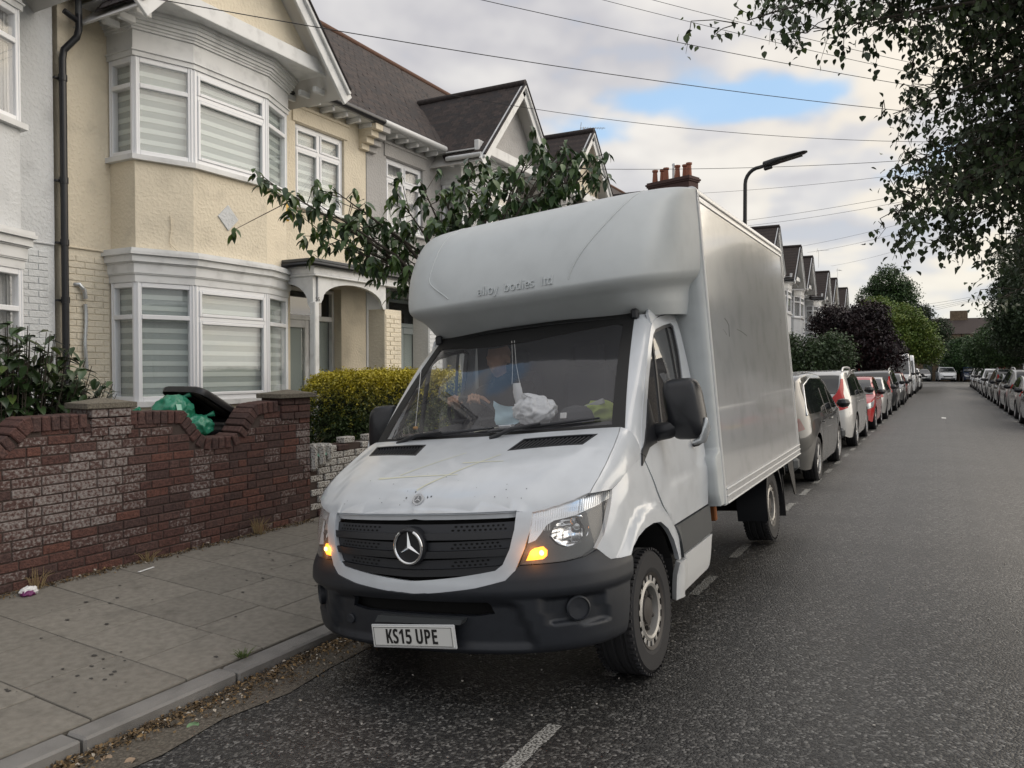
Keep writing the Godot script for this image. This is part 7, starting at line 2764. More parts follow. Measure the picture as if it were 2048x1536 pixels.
func car(called: String, label: String, kind: String, paint: String, s_mid: float, side_x_: float, away: bool, opt := {}) -> Node3D:
	var k: Dictionary = SHAPES[kind]
	var f := car_fn(k)
	var hl: float = k.l / 2
	var ax: float = k.axle
	var r: float = k.r
	var x0 := side_x_ + bend(s_mid)
	var t := thing(called, label, "van" if kind == "van" else "car", Vector3(x0, road_y(side_x_) , -s_mid), PI if away else 0.0)
	t.rotate_object_local(Vector3(0, 0, 1), (0.045 if side_x_ < 0 else -0.045) * (-1.0 if away else 1.0))
	var m: Material = M[paint]
	var zs := []
	for i in 61:
		var u := -1.0 + 2.0 * i / 60.0
		zs.append(hl * (signf(u) * (1.0 - pow(1.0 - absf(u), 1.5))))
	var arch_r := r + 0.055
	var s := S()
	for sg in [1.0, -1.0]:
		var g := []
		for z in zs:
			var yt := stab(k.top, z)
			var yb := 0.24 + 0.1 * smoothstep(hl - 0.35, hl, absf(z))
			for c in [ax, -ax]:
				var d: float = absf(z - c)
				if d < arch_r:
					yb = maxf(yb, r + sqrt(arch_r * arch_r - d * d))
			yb = minf(yb, yt - 0.02)
			var row := []
			for j in 9:
				var y := lerpf(yb, minf(k.belt, yt), j / 8.0)
				row.append(f.call(Vector2(z, y)))
			var edge := yt - 0.045
			for j in range(1, 6):
				var y := lerpf(minf(k.belt, yt), maxf(edge, minf(k.belt, yt)), j / 5.0)
				row.append(f.call(Vector2(z, y)))
			var e: Vector3 = row[-1]
			for q in [[0.97, 0.45], [0.90, 0.75], [0.7, 0.92], [0.35, 0.99], [0.0, 1.0]]:
				row.append(Vector3(e.x * q[0], lerpf(e.y, maxf(yt, e.y), q[1]), z))
			for j in row.size():
				row[j] = Vector3(row[j].x * sg, row[j].y, row[j].z)
			g.append(row)
		grid(s, g, sg > 0)
	put("body", s, m, t)
	var flank := func(p: Vector2) -> Vector3: return f.call(p)
	for sg in [1.0, -1.0]:
		var ff := side_and_mirror(sg, flank)
		var out := Vector3(sg, 0, 0)
		s = S()
		shell(s, pv(k.win), Vector2(0.25, 0.2), ff, 0.01, [], 0.006, out)
		put("side_window", s, M.car_glass, t)
		s = S()
		for q in ([-0.35, 0.55] if kind != "van" else [0.5]):
			var za: float = q
			shell(s, PackedVector2Array([Vector2(za, 0.32), Vector2(za + 0.008, 0.32), Vector2(za + 0.008, k.belt + 0.02), Vector2(za, k.belt + 0.02)]), Vector2(0.1, 0.2), ff, 0.0, [], 0.003, out)
		if kind != "van":
			for q in [[-0.38, -0.28], [0.42, 0.5]]:
				shell(s, PackedVector2Array([Vector2(q[0], k.belt), Vector2(q[1], k.belt), Vector2(q[1] - 0.02, k.belt + 0.42), Vector2(q[0] - 0.02, k.belt + 0.42)]), Vector2(0.1, 0.2), ff, 0.0, [], 0.008, out)
		put("door_gaps", s, M.black_paint, t)
		for q in ([-0.75, 0.2] if kind != "van" else [0.1]):
			s = S()
			var hp: Vector3 = ff.call(Vector2(q, k.belt - 0.1))
			bx(s, hp + Vector3(sg * 0.015, 0, 0), Vector3(0.03, 0.025, 0.2), 0.01)
			put("door_handle", s, m, t)
		# lamps
		s = S()
		if kind in ["suv", "mpv"] and opt.get("tall_lamps", false):
			shell(s, pv([[-hl + 0.004, k.belt - 0.28], [-hl + 0.26, k.belt - 0.20], [-hl + 0.2, k.belt - 0.05], [-hl + 0.2, k.belt + 0.1], [-hl + 0.32, k.belt + 0.42], [-hl + 0.25, k.belt + 0.42], [-hl + 0.06, k.belt + 0.05]]), Vector2(0.04, 0.1), ff, 0.01, [], 0.01, out)
		else:
			shell(s, pv([[-hl + 0.003, k.belt - 0.22], [-hl + 0.30, k.belt - 0.14], [-hl + 0.22, k.belt + 0.02], [-hl + 0.01, k.belt + 0.0]]), Vector2(0.03, 0.1), ff, 0.01, [], 0.008, out)
		put("tail_light", s, M.tail_red if not opt.get("dark_lamps", false) else M.tail_dark, t)
		s = S()
		shell(s, pv([[hl - 0.004, 0.60], [hl - 0.04, 0.72], [hl - 0.5, 0.84 if kind != "van" else 1.05], [hl - 0.35, 0.66], [hl - 0.05, 0.57]]), Vector2(0.03, 0.1), ff, 0.01, [], 0.008, out)
		put("headlight", s, M.lamp_clear, t)
		var mi := hold("door_mirror", t)
		var mp: Vector3 = ff.call(Vector2(k.win[-1][0] - 0.12, k.belt + 0.06))
		s = S()
		X = Transform3D(Basis.from_scale(Vector3(0.12, 0.085, 0.07)), mp + Vector3(sg * 0.14, 0.05, 0))
		lathe(s, [[0.0, -1.0], [0.7, -0.75], [1.0, 0.0], [0.75, 0.7], [0.0, 1.0]], 10)
		X = Transform3D()
		put("mirror_shell", s, M.black_plastic if opt.get("black_mirrors", true) else m, mi)
		s = S()
		for c in [ax, -ax]:
			bx(s, Vector3(sg * (k.w / 2 - 0.38), 0.42, c), Vector3(0.3, 0.5, arch_r * 2 + 0.1))
		put("wheel_housing", s, M.chassis, t)
		for c in [ax, -ax]:
			wheel(t, Vector3(sg * (k.w / 2 - 0.125), r, c), sg, r, 0.21, "alloy", r * 0.66)
		if opt.get("rails", false):
			s = S()
			var pts := []
			for i in 9:
				var z := lerpf(-1.7, 0.3, i / 8.0)
				pts.append(Vector3(sg * (k.w / 2 * 0.72), stab(k.top, z) + (0.045 if i > 0 and i < 8 else -0.02), z))
			tube(s, pts, 0.022, 6)
			put("roof_rail", s, M.aluminium if paint != "paint_black" else M.alloy, t)
	# screens, laid on the sloping top
	for q in [[k.ws, "windscreen"], [k.rw, "rear_window"]]:
		if kind == "van" and q[1] == "rear_window":
			continue
		var za: float = q[0][0]
		var zb: float = q[0][1]
		s = S()
		var g := []
		for i in 7:
			var z := lerpf(za, zb, i / 6.0)
			var yt := stab(k.top, z)
			var e: Vector3 = f.call(Vector2(z, maxf(yt - 0.045, 0.3)))
			var row := []
			for j in 13:
				var u := -1.0 + j / 6.0
				var au := absf(u) * 0.93
				var lift := tab([[0.0, 1.0], [0.35, 0.99], [0.7, 0.92], [0.9, 0.75], [0.97, 0.45]], au)
				row.append(Vector3(e.x * u * 0.93, lerpf(e.y, yt, lift) + 0.008, z + (0.008 if q[1] == "windscreen" else -0.012)))
			g.append(row)
		grid(s, g, true)
		put(q[1], s, M.car_glass, t)
	# bumpers, grille, plates
	s = S()
	bx(s, Vector3(0, 0.36, hl - 0.16), Vector3(k.w * 0.8, 0.2, 0.34), 0.05)
	put("front_bumper", s, M.trim_grey, t)
	s = S()
	bx(s, Vector3(0, 0.36, -hl + 0.16), Vector3(k.w * 0.8, 0.2, 0.34), 0.05)
	put("rear_bumper", s, M.trim_grey, t)
	s = S()
	bx(s, Vector3(0, 0.60 if kind != "van" else 0.8, hl - 0.015), Vector3(k.w * 0.5, 0.14 if kind != "van" else 0.3, 0.05), 0.015)
	put("grille", s, M.black_plastic, t)
	s = S()
	bx(s, Vector3(0, 0.46, hl + 0.015), Vector3(0.5, 0.1, 0.02), 0.004)
	put("front_plate", s, M.plate_white, t)
	s = S()
	bx(s, Vector3(0, 0.72 if kind in ["hatch", "saloon"] else 0.8, -hl - 0.006), Vector3(0.5, 0.1, 0.02), 0.004)
	put("rear_plate", s, M.plate_yellow, t)
	if opt.get("chrome_trim", false):
		for sg in [1.0, -1.0]:
			s = S()
			var pts := []
			for q in k.win:
				pts.append(f.call(Vector2(q[0], q[1] + (0.015 if q[1] > k.belt + 0.1 else -0.015))) * Vector3(sg, 1, 1) + Vector3(sg * 0.008, 0, 0))
			pts.append(pts[0])
			tube(s, pts, 0.010, 6)
			put("window_trim", s, M.chrome, t)
	return t

func cars():
	var L := -2.48
	var Rr := 3.0
	car("parked_car", "dark grey people carrier with chrome window trim, right behind the box van", "mpv", "paint_graphite", 14.05, L - 0.02, true, {"chrome_trim": true, "dark_lamps": true})
	car("parked_car", "silver sport utility car with tall red tail lights, behind the dark grey people carrier", "suv", "paint_silver", 20.0, L, true, {"tall_lamps": true, "rails": true})
	car("parked_car", "bright red small car parked nose towards the box van", "hatch", "paint_red", 25.2, L + 0.06, false)
	car("parked_car", "white car with sloping roof and red tail lights beyond the red car", "saloon", "paint_silver", 30.2, L + 0.05, true)
	car("parked_car", "black people carrier with roof rails and upright red tail lights beyond the white saloon", "mpv", "paint_black", 36.0, L, true, {"tall_lamps": true, "rails": true})
	car("parked_car", "silver hatchback tucked behind the black people carrier with roof rails", "hatch", "paint_grey", 41.3, L + 0.12, false)
	car("parked_car", "dark red hatchback before the white high-roofed van", "hatch", "paint_red", 46.0, L + 0.05, true)
	car("parked_van", "white high-roofed panel van facing this way below the yellow-green tree", "van", "paint_white", 52.2, L - 0.05, false)
	car("parked_van", "second white panel van, nose to the first one's tail", "van", "paint_white", 58.8, L, false)
	car("parked_car", "black car in the shade beyond the two white vans", "hatch", "paint_black", 64.4, L + 0.1, false)
	car("parked_car", "white car standing furthest along the kerb on the vans' side", "suv", "paint_white", 69.6, L + 0.1, false)
	car("parked_car", "grey car beyond the last white car on the vans' side", "hatch", "paint_grey", 75.0, L + 0.1, false)
	# the other kerb
	car("parked_car", "navy blue hatchback cut by the frame's edge, opposite the silver cars", "hatch", "paint_navy", 27.4, Rr - 0.02, true, {"chrome_trim": false})
	car("parked_car", "pale grey hatchback with red tail light in front of the navy one", "hatch", "paint_silver", 32.4, Rr, true)
	car("parked_car", "white estate car fourth from the black people carrier opposite", "suv", "paint_silver", 37.4, Rr + 0.05, true, {"rails": true})
	car("parked_car", "dark grey hatchback between the pale car and the black people carrier", "hatch", "paint_grey", 42.4, Rr, true)
	car("parked_car", "tall black people carrier with roof rails on the other kerb", "mpv", "paint_black", 47.6, Rr + 0.06, true, {"tall_lamps": true, "rails": true})
	car("parked_car", "small grey car in front of the tall black people carrier opposite", "hatch", "paint_grey", 52.8, Rr - 0.05, false)
	car("parked_car", "white car facing this way beyond the black people carrier opposite", "suv", "paint_white", 57.8, Rr, false)
	car("parked_car", "dark green tall car behind the white one facing this way", "mpv", "paint_green", 63.2, Rr + 0.1, true)
	car("parked_car", "silver car third last on the side opposite the vans", "hatch", "paint_silver", 68.6, Rr, false)
	car("parked_car", "black car second last on the side opposite the vans", "hatch", "paint_black", 73.6, Rr, false)
	car("parked_car", "white car last on the side opposite the vans", "suv", "paint_white", 78.8, Rr, false)
	# cars standing across the end of the street
	var ends := [["silver", "paint_silver", -2.4, "hatch"], ["white", "paint_white", 0.1, "suv"], ["navy", "paint_navy", 2.6, "suv"], ["grey", "paint_grey", 5.1, "hatch"]]
	for e in ends:
		var c := car("parked_car", e[0] + " car facing this way in the line that closes the end of the street", e[3], e[1], 104.0, 0.0, false)
		c.position = Vector3(e[2] + 1.0, -0.02, -104.0)
		c.rotation = Vector3(0, 0.1, 0)

# ---------------------------------------------------------------- lamp, wires, poles, aerials, bird
func hanging(called: String, label: String, a: Vector3, b: Vector3, sag: float, r := 0.0055):
	var t := thing(called, label, "wire", a, 0.0, "overhead telephone wires")
	var s := S()
	var pts := []
	for i in 25:
		var f := i / 24.0
		pts.append((b - a) * f - Vector3(0, sag * 4.0 * f * (1 - f), 0))
	tube(s, pts, r, 5, false)
	put("strand", s, M.wire, t)

func seen(u: float, v: float, x: float) -> Vector3:
	# where the line of sight through a point of the photograph meets the plane of the house fronts at x
	var d := way(u, v)
	return Vector3(0, 1.62, 0) + d * (x / d.x)

func pole(called: String, label: String, at: Vector3, h: float):
	var t := thing(called, label, "pole", at)
	var s := S()
	tube(s, [Vector3(0, -0.1, 0), Vector3(0, h, 0)], [0.13, 0.09], 12)
	put("shaft", s, M.pole_wood, t)
	s = S()
	for k in 10:
		tube(s, [Vector3(0, h - 0.25, 0), Vector3(cos(k * 0.628) * 0.16, h - 0.22, sin(k * 0.628) * 0.16)], 0.012, 5)
	put("wire_ring", s, M.iron, t)

func aerial(label: String, at: Vector3, h: float, turn: float):
	var t := thing("television_aerial", label, "aerial", at, turn)
	var s := S()
	tube(s, [Vector3.ZERO, Vector3(0, h, 0)], 0.018, 6)
	put("mast", s, M.alloy, t)
	s = S()
	tube(s, [Vector3(-0.15, h - 0.05, 0), Vector3(0.85, h - 0.02, 0)], 0.012, 5)
	for k in 8:
		tube(s, [Vector3(0.05 + 0.1 * k, h - 0.04, -0.13), Vector3(0.05 + 0.1 * k, h - 0.04, 0.13)], 0.007, 4)
	tube(s, [Vector3(-0.12, h - 0.2, -0.1), Vector3(-0.12, h + 0.15, 0.1)], 0.01, 4)
	put("yagi", s, M.alloy, t)

func street_things():
	mat("pole_wood", C(0.16, 0.15, 0.13), 0.9)
	var at := Vector3(-4.1, pave_y(-4.1), -19.45)
	var t := thing("street_lamp", "black street lamp with flat lantern on a bent arm behind the van's box", "street lamp", at)
	var s := S()
	var top := 6.13 - at.y
	var pts := [Vector3(0, -0.1, 0), Vector3(0, 1.4, 0), Vector3(0, 1.45, 0), Vector3(0, top - 0.1, 0)]
	var rad := [0.075, 0.075, 0.052, 0.047]
	for i in 7:
		var a := PI / 2 * i / 6.0
		pts.append(Vector3(0.34 * (1 - cos(a)), top + 0.36 * sin(a) - 0.05, 0))
		rad.append(0.046)
	pts.append(Vector3(0.46, top + 0.335, 0))
	rad.append(0.046)
	tube(s, pts, rad, 12)
	put("post", s, M.pole_paint, t)
	s = S()
	X = Transform3D(Basis(Vector3(0, 0, 1), 0.20), Vector3(0.42, top + 0.33, 0))
	var g := []
	for q in [[0.0, 0.05, 0.05], [0.02, 0.085, 0.07], [0.3, 0.085, 0.13], [0.55, 0.06, 0.15], [0.95, 0.035, 0.12], [1.02, 0.02, 0.06], [1.03, 0.001, 0.001]]:
		var row := []
		for k in 13:
			var a := TAU * (k % 12) / 12
			row.append(Vector3(q[0], sin(a) * q[1] + 0.02, -cos(a) * q[2]))
		g.append(row)
	grid(s, g)
	bx(s, Vector3(0.10, -0.085, 0), Vector3(0.2, 0.06, 0.12), 0.02)
	X = Transform3D()
	put("lantern", s, M.pole_paint, t)
	s = S()
	X = Transform3D(Basis(Vector3(0, 0, 1), 0.20), Vector3(0.42, top + 0.33, 0))
	bx(s, Vector3(0.65, -0.03, 0), Vector3(0.5, 0.02, 0.2), 0.006)
	put("diffuser", s, M.lamp_grey, t)
	s = S()
	lathe(s, [[0.04, 0.09], [0.04, 0.14], [0.03, 0.165], [0.0, 0.17]], 12)
	X = Transform3D()
	put("photocell", s, M.lamp_grey, t, Transform3D(Basis(), Vector3(0.75, top + 0.38, 0)))
	# poles and wires
	pole("telegraph_pole", "grey telegraph pole outside the frame to which the street's wires run", Vector3(5.15, pave_y(5.15), -22.0), 7.0)
	pole("telegraph_pole", "weathered grey pole among the dark trees opposite, behind the black people carrier", cw(34.0, 0.0, 52.5), 7.2)
	var hub := Vector3(5.15, 6.75, -22.0)
	hanging("telephone_wire", "wire crossing the cream house's gable and falling towards the big tree", seen(150, -32, -7.6), hub, 0.35)
	hanging("telephone_wire", "high wire entering at the top of the frame over the middle of the sky", seen(560, -96, -8.0), hub + Vector3(0, 0.05, 0.1), 0.3)
	hanging("telephone_wire", "upper of the two short wires beside the overhanging leaves", seen(1050, -70, -8.0), hub + Vector3(0.1, 0.1, 0), 0.2)
	hanging("telephone_wire", "second of the short wires just below the overhanging leaves' tip", seen(1000, -55, -8.2), hub + Vector3(0, 0.02, -0.1), 0.2)
	hanging("telephone_wire", "wire leaving the grey house's dark gable across the blue patch of sky", seen(900, 190, -8.3), hub, 0.55)
	hanging("telephone_wire", "wire rising from the grey house's eaves over the cherry tree", seen(930, 332, -8.5), hub + Vector3(-0.1, 0, 0), 0.35)
	hanging("telephone_wire", "wire rising from beyond the chimney pots, above the lamp's lantern level", seen(1390, 387, -8.4), hub + Vector3(0, 0, -0.1), 0.2)
	hanging("telephone_wire", "upper wire of the pair passing behind the lamp post", seen(1460, 445, -6.8), hub + Vector3(0.08, 0.05, -0.08), 0.2)
	hanging("telephone_wire", "lower wire of the pair passing behind the lamp post", seen(1490, 452, -6.6), hub + Vector3(-0.08, -0.02, -0.08), 0.25)
	hanging("telephone_wire", "wire from the gable of the first far white house", seen(1600, 493, -6.3), hub + Vector3(0.08, 0, 0.08), 0.25)
	hanging("telephone_wire", "wire just under it from the second far white house", seen(1615, 505, -6.3), hub + Vector3(-0.06, -0.05, 0.06), 0.35)
	hanging("telephone_wire", "lowest steep wire from the last gabled white house", seen(1662, 532, -6.4), hub + Vector3(0, -0.08, 0), 0.4)
	var hub2 := cw(34.0, 7.0, 52.5)
	for i in 4:
		hanging("telephone_wire", ["far wire above the tall birch's shoulder", "far wire below it, meeting the feathery tree", "third far wire towards the terrace at the end", "lowest far wire towards the terrace at the end"][i], cw(30.0 + 3.0 * i, 6.6, 68.0 + 8.0 * i), hub2 + Vector3(0, -0.06 * i, 0), 0.3, 0.009)
	aerial("thin television aerial on the red-potted chimney stack", Vector3(-12.2, 9.9, -28.4), 1.15, 0.6)
	aerial("television aerial over the third far gabled house", seen(1637, 535, -9.0), 1.5, 0.3)
	aerial("television aerial over the slate roofs by the tall birch", seen(1675, 570, -9.0), 1.6, 1.2)
	t = thing("bird", "small dark bird gliding with spread wings in the pale sky", "bird", cw((1725.0 - 1024.0) / 1560.0 * 48.0, 1.62 + (735.0 - 490.0) / 1560.0 * 48.0, 48.0), 0.5)
	s = S()
	tube(s, [Vector3(-0.17, 0, 0), Vector3(-0.08, 0, 0), Vector3(0.06, 0.0, 0), Vector3(0.13, 0.01, 0)], [0.004, 0.03, 0.032, 0.012], 8)
	for sg in [-1.0, 1.0]:
		var wing := []
		for q in [[0.0, 0.05, -0.05, 0.0], [0.12, 0.06, -0.03, 0.035], [0.24, 0.02, -0.03, 0.045], [0.33, -0.05, -0.07, 0.03]]:
			wing.append([Vector3(q[1], q[3], sg * q[0]), Vector3((q[1] + q[2]) / 2, q[3] + 0.008, sg * q[0]), Vector3(q[2], q[3], sg * q[0])])
		grid(s, wing, sg > 0)
	put("body", s, mat("feathers", C(0.06, 0.055, 0.05), 0.9), t)

# ---------------------------------------------------------------- what lies and sits in the van's cab
# a smooth skin over tapered bones [a, b, radius at a, radius at b]
func skin(s: SurfaceTool, bones: Array, cell: float, blend: float):
	var lo := Vector3.INF
	var hi := -Vector3.INF
	for b in bones:
		for e in 2:
			var r := Vector3.ONE * (maxf(b[2], b[3]) + cell * 2)
			lo = lo.min(b[e] - r)
			hi = hi.max(b[e] + r)
	var n := Vector3i(((hi - lo) / cell).ceil()) + Vector3i.ONE
	var fld := PackedFloat32Array()
	fld.resize(n.x * n.y * n.z)
	for k in n.z:
		for j in n.y:
			for i in n.x:
				var p := lo + Vector3(i, j, k) * cell
				var d := 1e3
				for b in bones:
					var ab: Vector3 = b[1] - b[0]
					var t := clampf((p - b[0]).dot(ab) / maxf(ab.length_squared(), 1e-9), 0.0, 1.0)
					var e: float = p.distance_to(b[0] + ab * t) - lerpf(b[2], b[3], t)
					var h := clampf(0.5 + 0.5 * (d - e) / blend, 0.0, 1.0)
					d = lerpf(d, e, h) - blend * h * (1.0 - h)
				fld[i + n.x * (j + n.y * k)] = d
	var idx := {}
	var pts := []
	var steps := [Vector3i(0, 0, 0), Vector3i(1, 0, 0), Vector3i(0, 1, 0), Vector3i(1, 1, 0), Vector3i(0, 0, 1), Vector3i(1, 0, 1), Vector3i(0, 1, 1), Vector3i(1, 1, 1)]
	var edges := [[0, 1], [2, 3], [4, 5], [6, 7], [0, 2], [1, 3], [4, 6], [5, 7], [0, 4], [1, 5], [2, 6], [3, 7]]
	for k in n.z - 1:
		for j in n.y - 1:
			for i in n.x - 1:
				var v := []
				var neg := 0
				for o in steps:
					var f := fld[(i + o.x) + n.x * ((j + o.y) + n.y * (k + o.z))]
					v.append(f)
					if f < 0.0:
						neg += 1
				if neg == 0 or neg == 8:
					continue
				var c := Vector3.ZERO
				var m := 0
				for e in edges:
					var a: float = v[e[0]]
					var b: float = v[e[1]]
					if (a < 0.0) != (b < 0.0):
						c += Vector3(steps[e[0]]).lerp(Vector3(steps[e[1]]), a / (a - b))
						m += 1
				idx[Vector3i(i, j, k)] = pts.size()
				pts.append(lo + (Vector3(i, j, k) + c / m) * cell)
	var quads := []
	var nn := []
	nn.resize(pts.size())
	nn.fill(Vector3.ZERO)
	for key in idx:
		for ax in 3:
			var u := (ax + 1) % 3
			var w := (ax + 2) % 3
			var nx: Vector3i = key
			nx[ax] += 1
			var fa := fld[key.x + n.x * (key.y + n.y * key.z)]
			var fb := fld[nx.x + n.x * (nx.y + n.y * nx.z)]
			if (fa < 0.0) == (fb < 0.0):
				continue
			var q := []
			for o in [[0, 0], [-1, 0], [-1, -1], [0, -1]]:
				var c: Vector3i = key
				c[u] += o[0]
				c[w] += o[1]
				if idx.has(c):
					q.append(idx[c])
			if q.size() < 4:
				continue
			if fb < 0.0:
				q.reverse()
			quads.append(q)
			var g: Vector3 = (pts[q[1]] - pts[q[0]]).cross(pts[q[2]] - pts[q[0]])
			for z in q:
				nn[z] += g
	for q in quads:
		tri_n(s, pts[q[0]], pts[q[1]], pts[q[2]], nn[q[0]].normalized(), nn[q[1]].normalized(), nn[q[2]].normalized())
		tri_n(s, pts[q[0]], pts[q[2]], pts[q[3]], nn[q[0]].normalized(), nn[q[2]].normalized(), nn[q[3]].normalized())

func in_van(called: String, label: String, cat: String, p: Vector3, turn := 0.0) -> Node3D:
	var t := thing(called, label, cat)
	t.transform = van.transform * Transform3D(Basis(Vector3.UP, turn), p)
	return t

func van_contents():
	# the driver
	var d := in_van("person", "person in dark clothes at the van's steering wheel, both hands gripping its top", "person", Vector3(-0.43, 0, 0))
	var s := S()
	tint = Color(0.012, 0.012, 0.015)
	skin(s, [
		[Vector3(0, 1.12, -2.0), Vector3(0, 1.35, -2.07), 0.17, 0.16], [Vector3(0, 1.35, -2.07), Vector3(0, 1.6, -2.06), 0.16, 0.16],
		[Vector3(-0.16, 1.64, -2.05), Vector3(0.16, 1.64, -2.05), 0.085, 0.085], [Vector3(0, 1.62, -2.05), Vector3(0, 1.78, -2.0), 0.075, 0.055],
		[Vector3(-0.19, 1.63, -2.04), Vector3(-0.27, 1.42, -1.86), 0.07, 0.052], [Vector3(-0.27, 1.42, -1.86), Vector3(-0.13, 1.56, -1.56), 0.05, 0.036],
		[Vector3(0.19, 1.63, -2.04), Vector3(0.27, 1.42, -1.86), 0.07, 0.052], [Vector3(0.27, 1.42, -1.86), Vector3(0.13, 1.56, -1.56), 0.05, 0.036],
		[Vector3(-0.1, 1.1, -1.95), Vector3(-0.14, 1.12, -1.55), 0.095, 0.065], [Vector3(0.1, 1.1, -1.95), Vector3(0.14, 1.12, -1.55), 0.095, 0.065],
		[Vector3(-0.14, 1.12, -1.55), Vector3(-0.14, 0.68, -1.4), 0.062, 0.045], [Vector3(0.14, 1.12, -1.55), Vector3(0.14, 0.68, -1.4), 0.062, 0.045],
		[Vector3(-0.14, 0.66, -1.42), Vector3(-0.14, 0.63, -1.22), 0.045, 0.035], [Vector3(0.14, 0.66, -1.42), Vector3(0.14, 0.63, -1.22), 0.045, 0.035],
	], 0.022, 0.03)
	tint = Color(0.36, 0.21, 0.14)
	skin(s, [
		[Vector3(0, 1.76, -2.0), Vector3(0, 1.83, -1.99), 0.05, 0.05], [Vector3(0, 1.92, -1.99), Vector3(0, 1.95, -2.01), 0.085, 0.088], [Vector3(0, 1.83, -1.95), Vector3(0, 1.86, -1.94), 0.048, 0.055],
		[Vector3(0, 1.90, -1.905), Vector3(0, 1.875, -1.885), 0.012, 0.015], [Vector3(0, 1.84, -1.895), Vector3(0, 1.835, -1.893), 0.018, 0.018],
		[Vector3(-0.085, 1.90, -1.99), Vector3(-0.088, 1.87, -1.985), 0.016, 0.012], [Vector3(0.085, 1.90, -1.99), Vector3(0.088, 1.87, -1.985), 0.016, 0.012],
		[Vector3(-0.05, 1.915, -1.915), Vector3(0.05, 1.915, -1.915), 0.014, 0.014],
	], 0.009, 0.02)
	for sg in [-1.0, 1.0]:
		var bones := []
		var wr := Vector3(sg * 0.125, 1.572, -1.545)
		var kn := Vector3(sg * 0.085, 1.632, -1.475)
		bones.append([wr, wr.lerp(kn, 0.5), 0.026, 0.03])
		for k in 4:
			var off := Vector3(sg * (-0.036 + 0.024 * k), -0.008 * absf(k - 1.2), 0)
			var a := kn + off
			bones.append([wr.lerp(kn, 0.35), a, 0.024, 0.013])
			bones.append([a, a + Vector3(0, 0.012, 0.032), 0.0115, 0.0105])
			bones.append([a + Vector3(0, 0.012, 0.032), a + Vector3(0, -0.018, 0.045 - 0.003 * k), 0.0105, 0.0095])
			bones.append([a + Vector3(0, -0.018, 0.045), a + Vector3(0, -0.036, 0.026), 0.0095, 0.0085])
		bones.append([wr.lerp(kn, 0.3), kn + Vector3(-sg * 0.055, -0.028, -0.01), 0.018, 0.011])
		bones.append([kn + Vector3(-sg * 0.055, -0.028, -0.01), kn + Vector3(-sg * 0.06, -0.036, 0.022), 0.011, 0.009])
		skin(s, bones, 0.0045, 0.008)
	tint = null
	put("body", s, mat("person_skin", Color.WHITE, 0.6, {"vertex_color_use_as_albedo": true}), d)
	s = S()
	skin(s, [[Vector3(0, 1.97, -2.03), Vector3(0, 1.99, -2.0), 0.088, 0.075], [Vector3(0, 1.90, -2.06), Vector3(0, 1.96, -2.06), 0.06, 0.07]], 0.012, 0.02)
	put("hair", s, mat("hair", C(0.012, 0.009, 0.007), 0.6), d)
	# things on the dashboard
	var film := mat("white_film", C(0.72, 0.74, 0.76), 0.3)
	film.backlight_enabled = true
	film.backlight = Color(0.5, 0.5, 0.5)
	var t := in_van("plastic_bag", "crumpled white plastic bag lying on the van's dashboard", "bag", Vector3(0.20, 1.50, -1.28))
	put("bag", crumple(Vector3(0.13, 0.085, 0.09), 51, 0.3, 34), film, t)
	s = S()
	var g := []
	for q in [[0.0, 0.06, 0.05, 0.05], [0.01, 0.085, 0.06, 0.04], [-0.03, 0.105, 0.045, 0.03], [-0.06, 0.12, 0.02, 0.015]]:
		var row := []
		for k in 17:
			var a := TAU * (k % 16) / 16
			var rr := 1.0 + 0.3 * sin(a * 5.0 + q[1] * 30.0)
			row.append(Vector3(q[0] + cos(a) * q[2] * rr, q[1], -sin(a) * q[3] * rr))
		g.append(row)
	grid(s, g)
	put("bag_handles", s, film, t)
	t = in_van("face_mask", "white face mask hanging on its loops from the van's mirror", "face mask", Vector3(-0.03, 1.955, -1.50))
	s = S()
	g = []
	for i in 8:
		var row := []
		for j in 6:
			var u := j / 5.0 - 0.5
			row.append(Vector3(u * 0.075 * (1.0 - 0.25 * absf(i - 3.5) / 3.5) + 0.006 * i / 7.0, -0.26 - 0.135 * i / 7.0, 0.02 * cos(u * 3.0) + 0.004 * (i % 2)))
		g.append(row)
	grid(s, g, true)
	put("mask_cloth", s, film, t)
	s = S()
	tube(s, [Vector3(-0.01, 0.03, 0), Vector3(-0.014, -0.13, 0.01), Vector3(-0.03, -0.265, 0.015)], 0.0018, 4)
	tube(s, [Vector3(0.01, 0.03, 0), Vector3(0.012, -0.13, 0.01), Vector3(0.03, -0.265, 0.015)], 0.0018, 4)
	put("loops", s, M.plain_white, t)
	t = in_van("face_mask", "pale blue face mask spread against the white bag on the dashboard", "face mask", Vector3(0.02, 1.47, -1.25))
	s = S()
	g = []
	for i in 6:
		var row := []
		for j in 9:
			row.append(Vector3(-0.10 + 0.028 * j, 0.09 - 0.032 * i * (1.0 - 0.05 * j) - 0.004 * j + 0.03 * pow((j - 4) / 4.0, 2.0), 0.012 * sin(i * 2.0 + j * 0.7)))
		g.append(row)
	grid(s, g, true)
	put("mask_cloth", s, mat("mask_blue", C(0.42, 0.58, 0.66), 0.8), t)
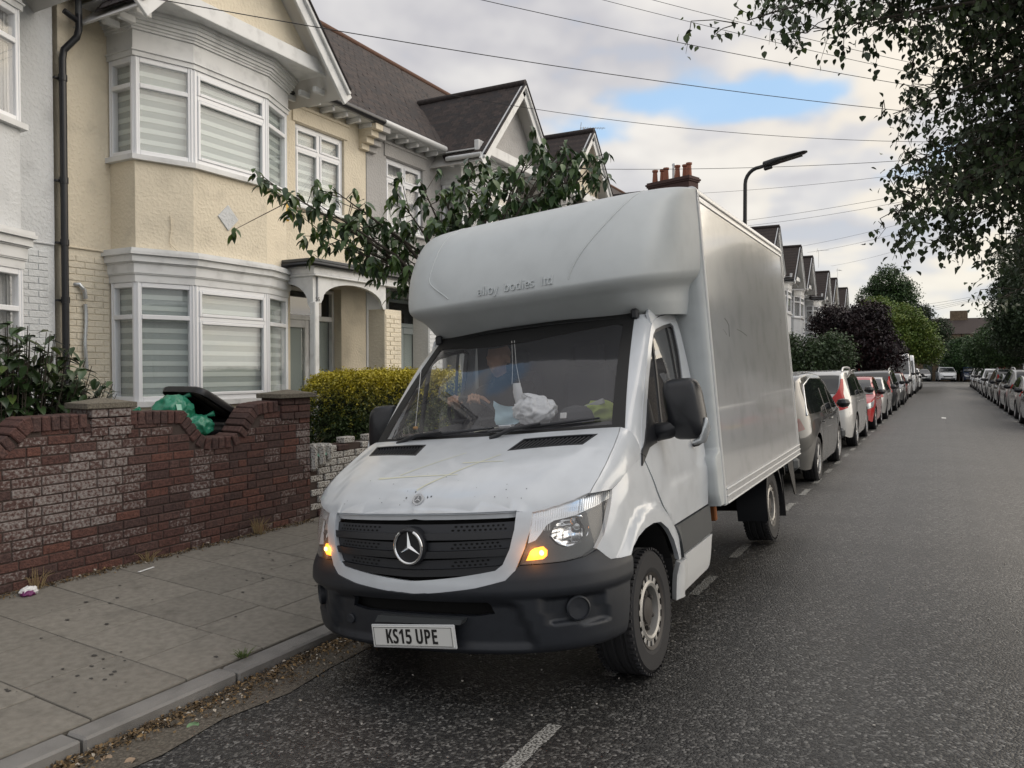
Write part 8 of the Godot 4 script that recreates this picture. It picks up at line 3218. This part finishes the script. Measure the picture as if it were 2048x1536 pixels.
	t = in_van("cap", "dark peaked cap with pale badge on the passenger side of the dashboard", "cap", Vector3(0.50, 1.41, -1.24), -0.4)
	s = S()
	X = Transform3D(Basis.from_scale(Vector3(1.15, 0.95, 1.0)), Vector3.ZERO)
	lathe(s, [[0.105, 0.0], [0.106, 0.03], [0.095, 0.07], [0.065, 0.10], [0.0, 0.115]], 20)
	X = Transform3D()
	bx(s, Vector3(0.0, 0.012, 0.13), Vector3(0.16, 0.008, 0.11), 0.003)
	put("crown", s, M.seat_cloth, t)
	s = S()
	bx(s, Vector3(0.0, 0.052, 0.103), Vector3(0.055, 0.035, 0.008), 0.003, Basis(Vector3.RIGHT, -0.2))
	put("badge", s, M.plain_white, t)
	t = in_van("safety_vest", "folded yellow-green safety vest behind the cap on the dashboard", "vest", Vector3(0.56, 1.45, -1.46))
	put("cloth", crumple(Vector3(0.13, 0.07, 0.09), 61, 0.35, 20), mat("vest", C(0.28, 0.36, 0.06), 0.7), t)
	s = S()
	bx(s, Vector3(-0.02, 0.05, 0.07), Vector3(0.2, 0.035, 0.02), 0.005, Basis(Vector3(0, 0, 1), 0.3))
	put("reflective_band", s, M.lamp_clear, t)
	t = in_van("papers", "pale papers lying on the middle of the dashboard", "paper", Vector3(-0.10, 1.408, -1.18))
	s = S()
	bx(s, Vector3.ZERO, Vector3(0.16, 0.004, 0.1), 0.001, Basis(Vector3(0, 0, 1), 0.12))
	put("sheet", s, mat("paper_cream", C(0.6, 0.6, 0.45), 0.8), t)
	s = S()
	bx(s, Vector3(0.15, 0.012, 0.02), Vector3(0.09, 0.02, 0.06), 0.005)
	put("packet", s, M.lamp_clear, t)
	t = in_van("cord", "pale cord with an orange wooden bead hanging behind the windscreen's edge", "cord", Vector3(-0.70, 1.46, -1.22))
	s = S()
	tube(s, [Vector3(0, 0, 0), Vector3(0.01, 0.42, -0.12)], 0.0022, 5)
	put("string", s, M.plain_white, t)
	s = S()
	bx(s, Vector3(0, -0.01, 0), Vector3(0.035, 0.022, 0.03), 0.008)
	put("bead", s, mat("bead", C(0.5, 0.25, 0.05), 0.5), t)
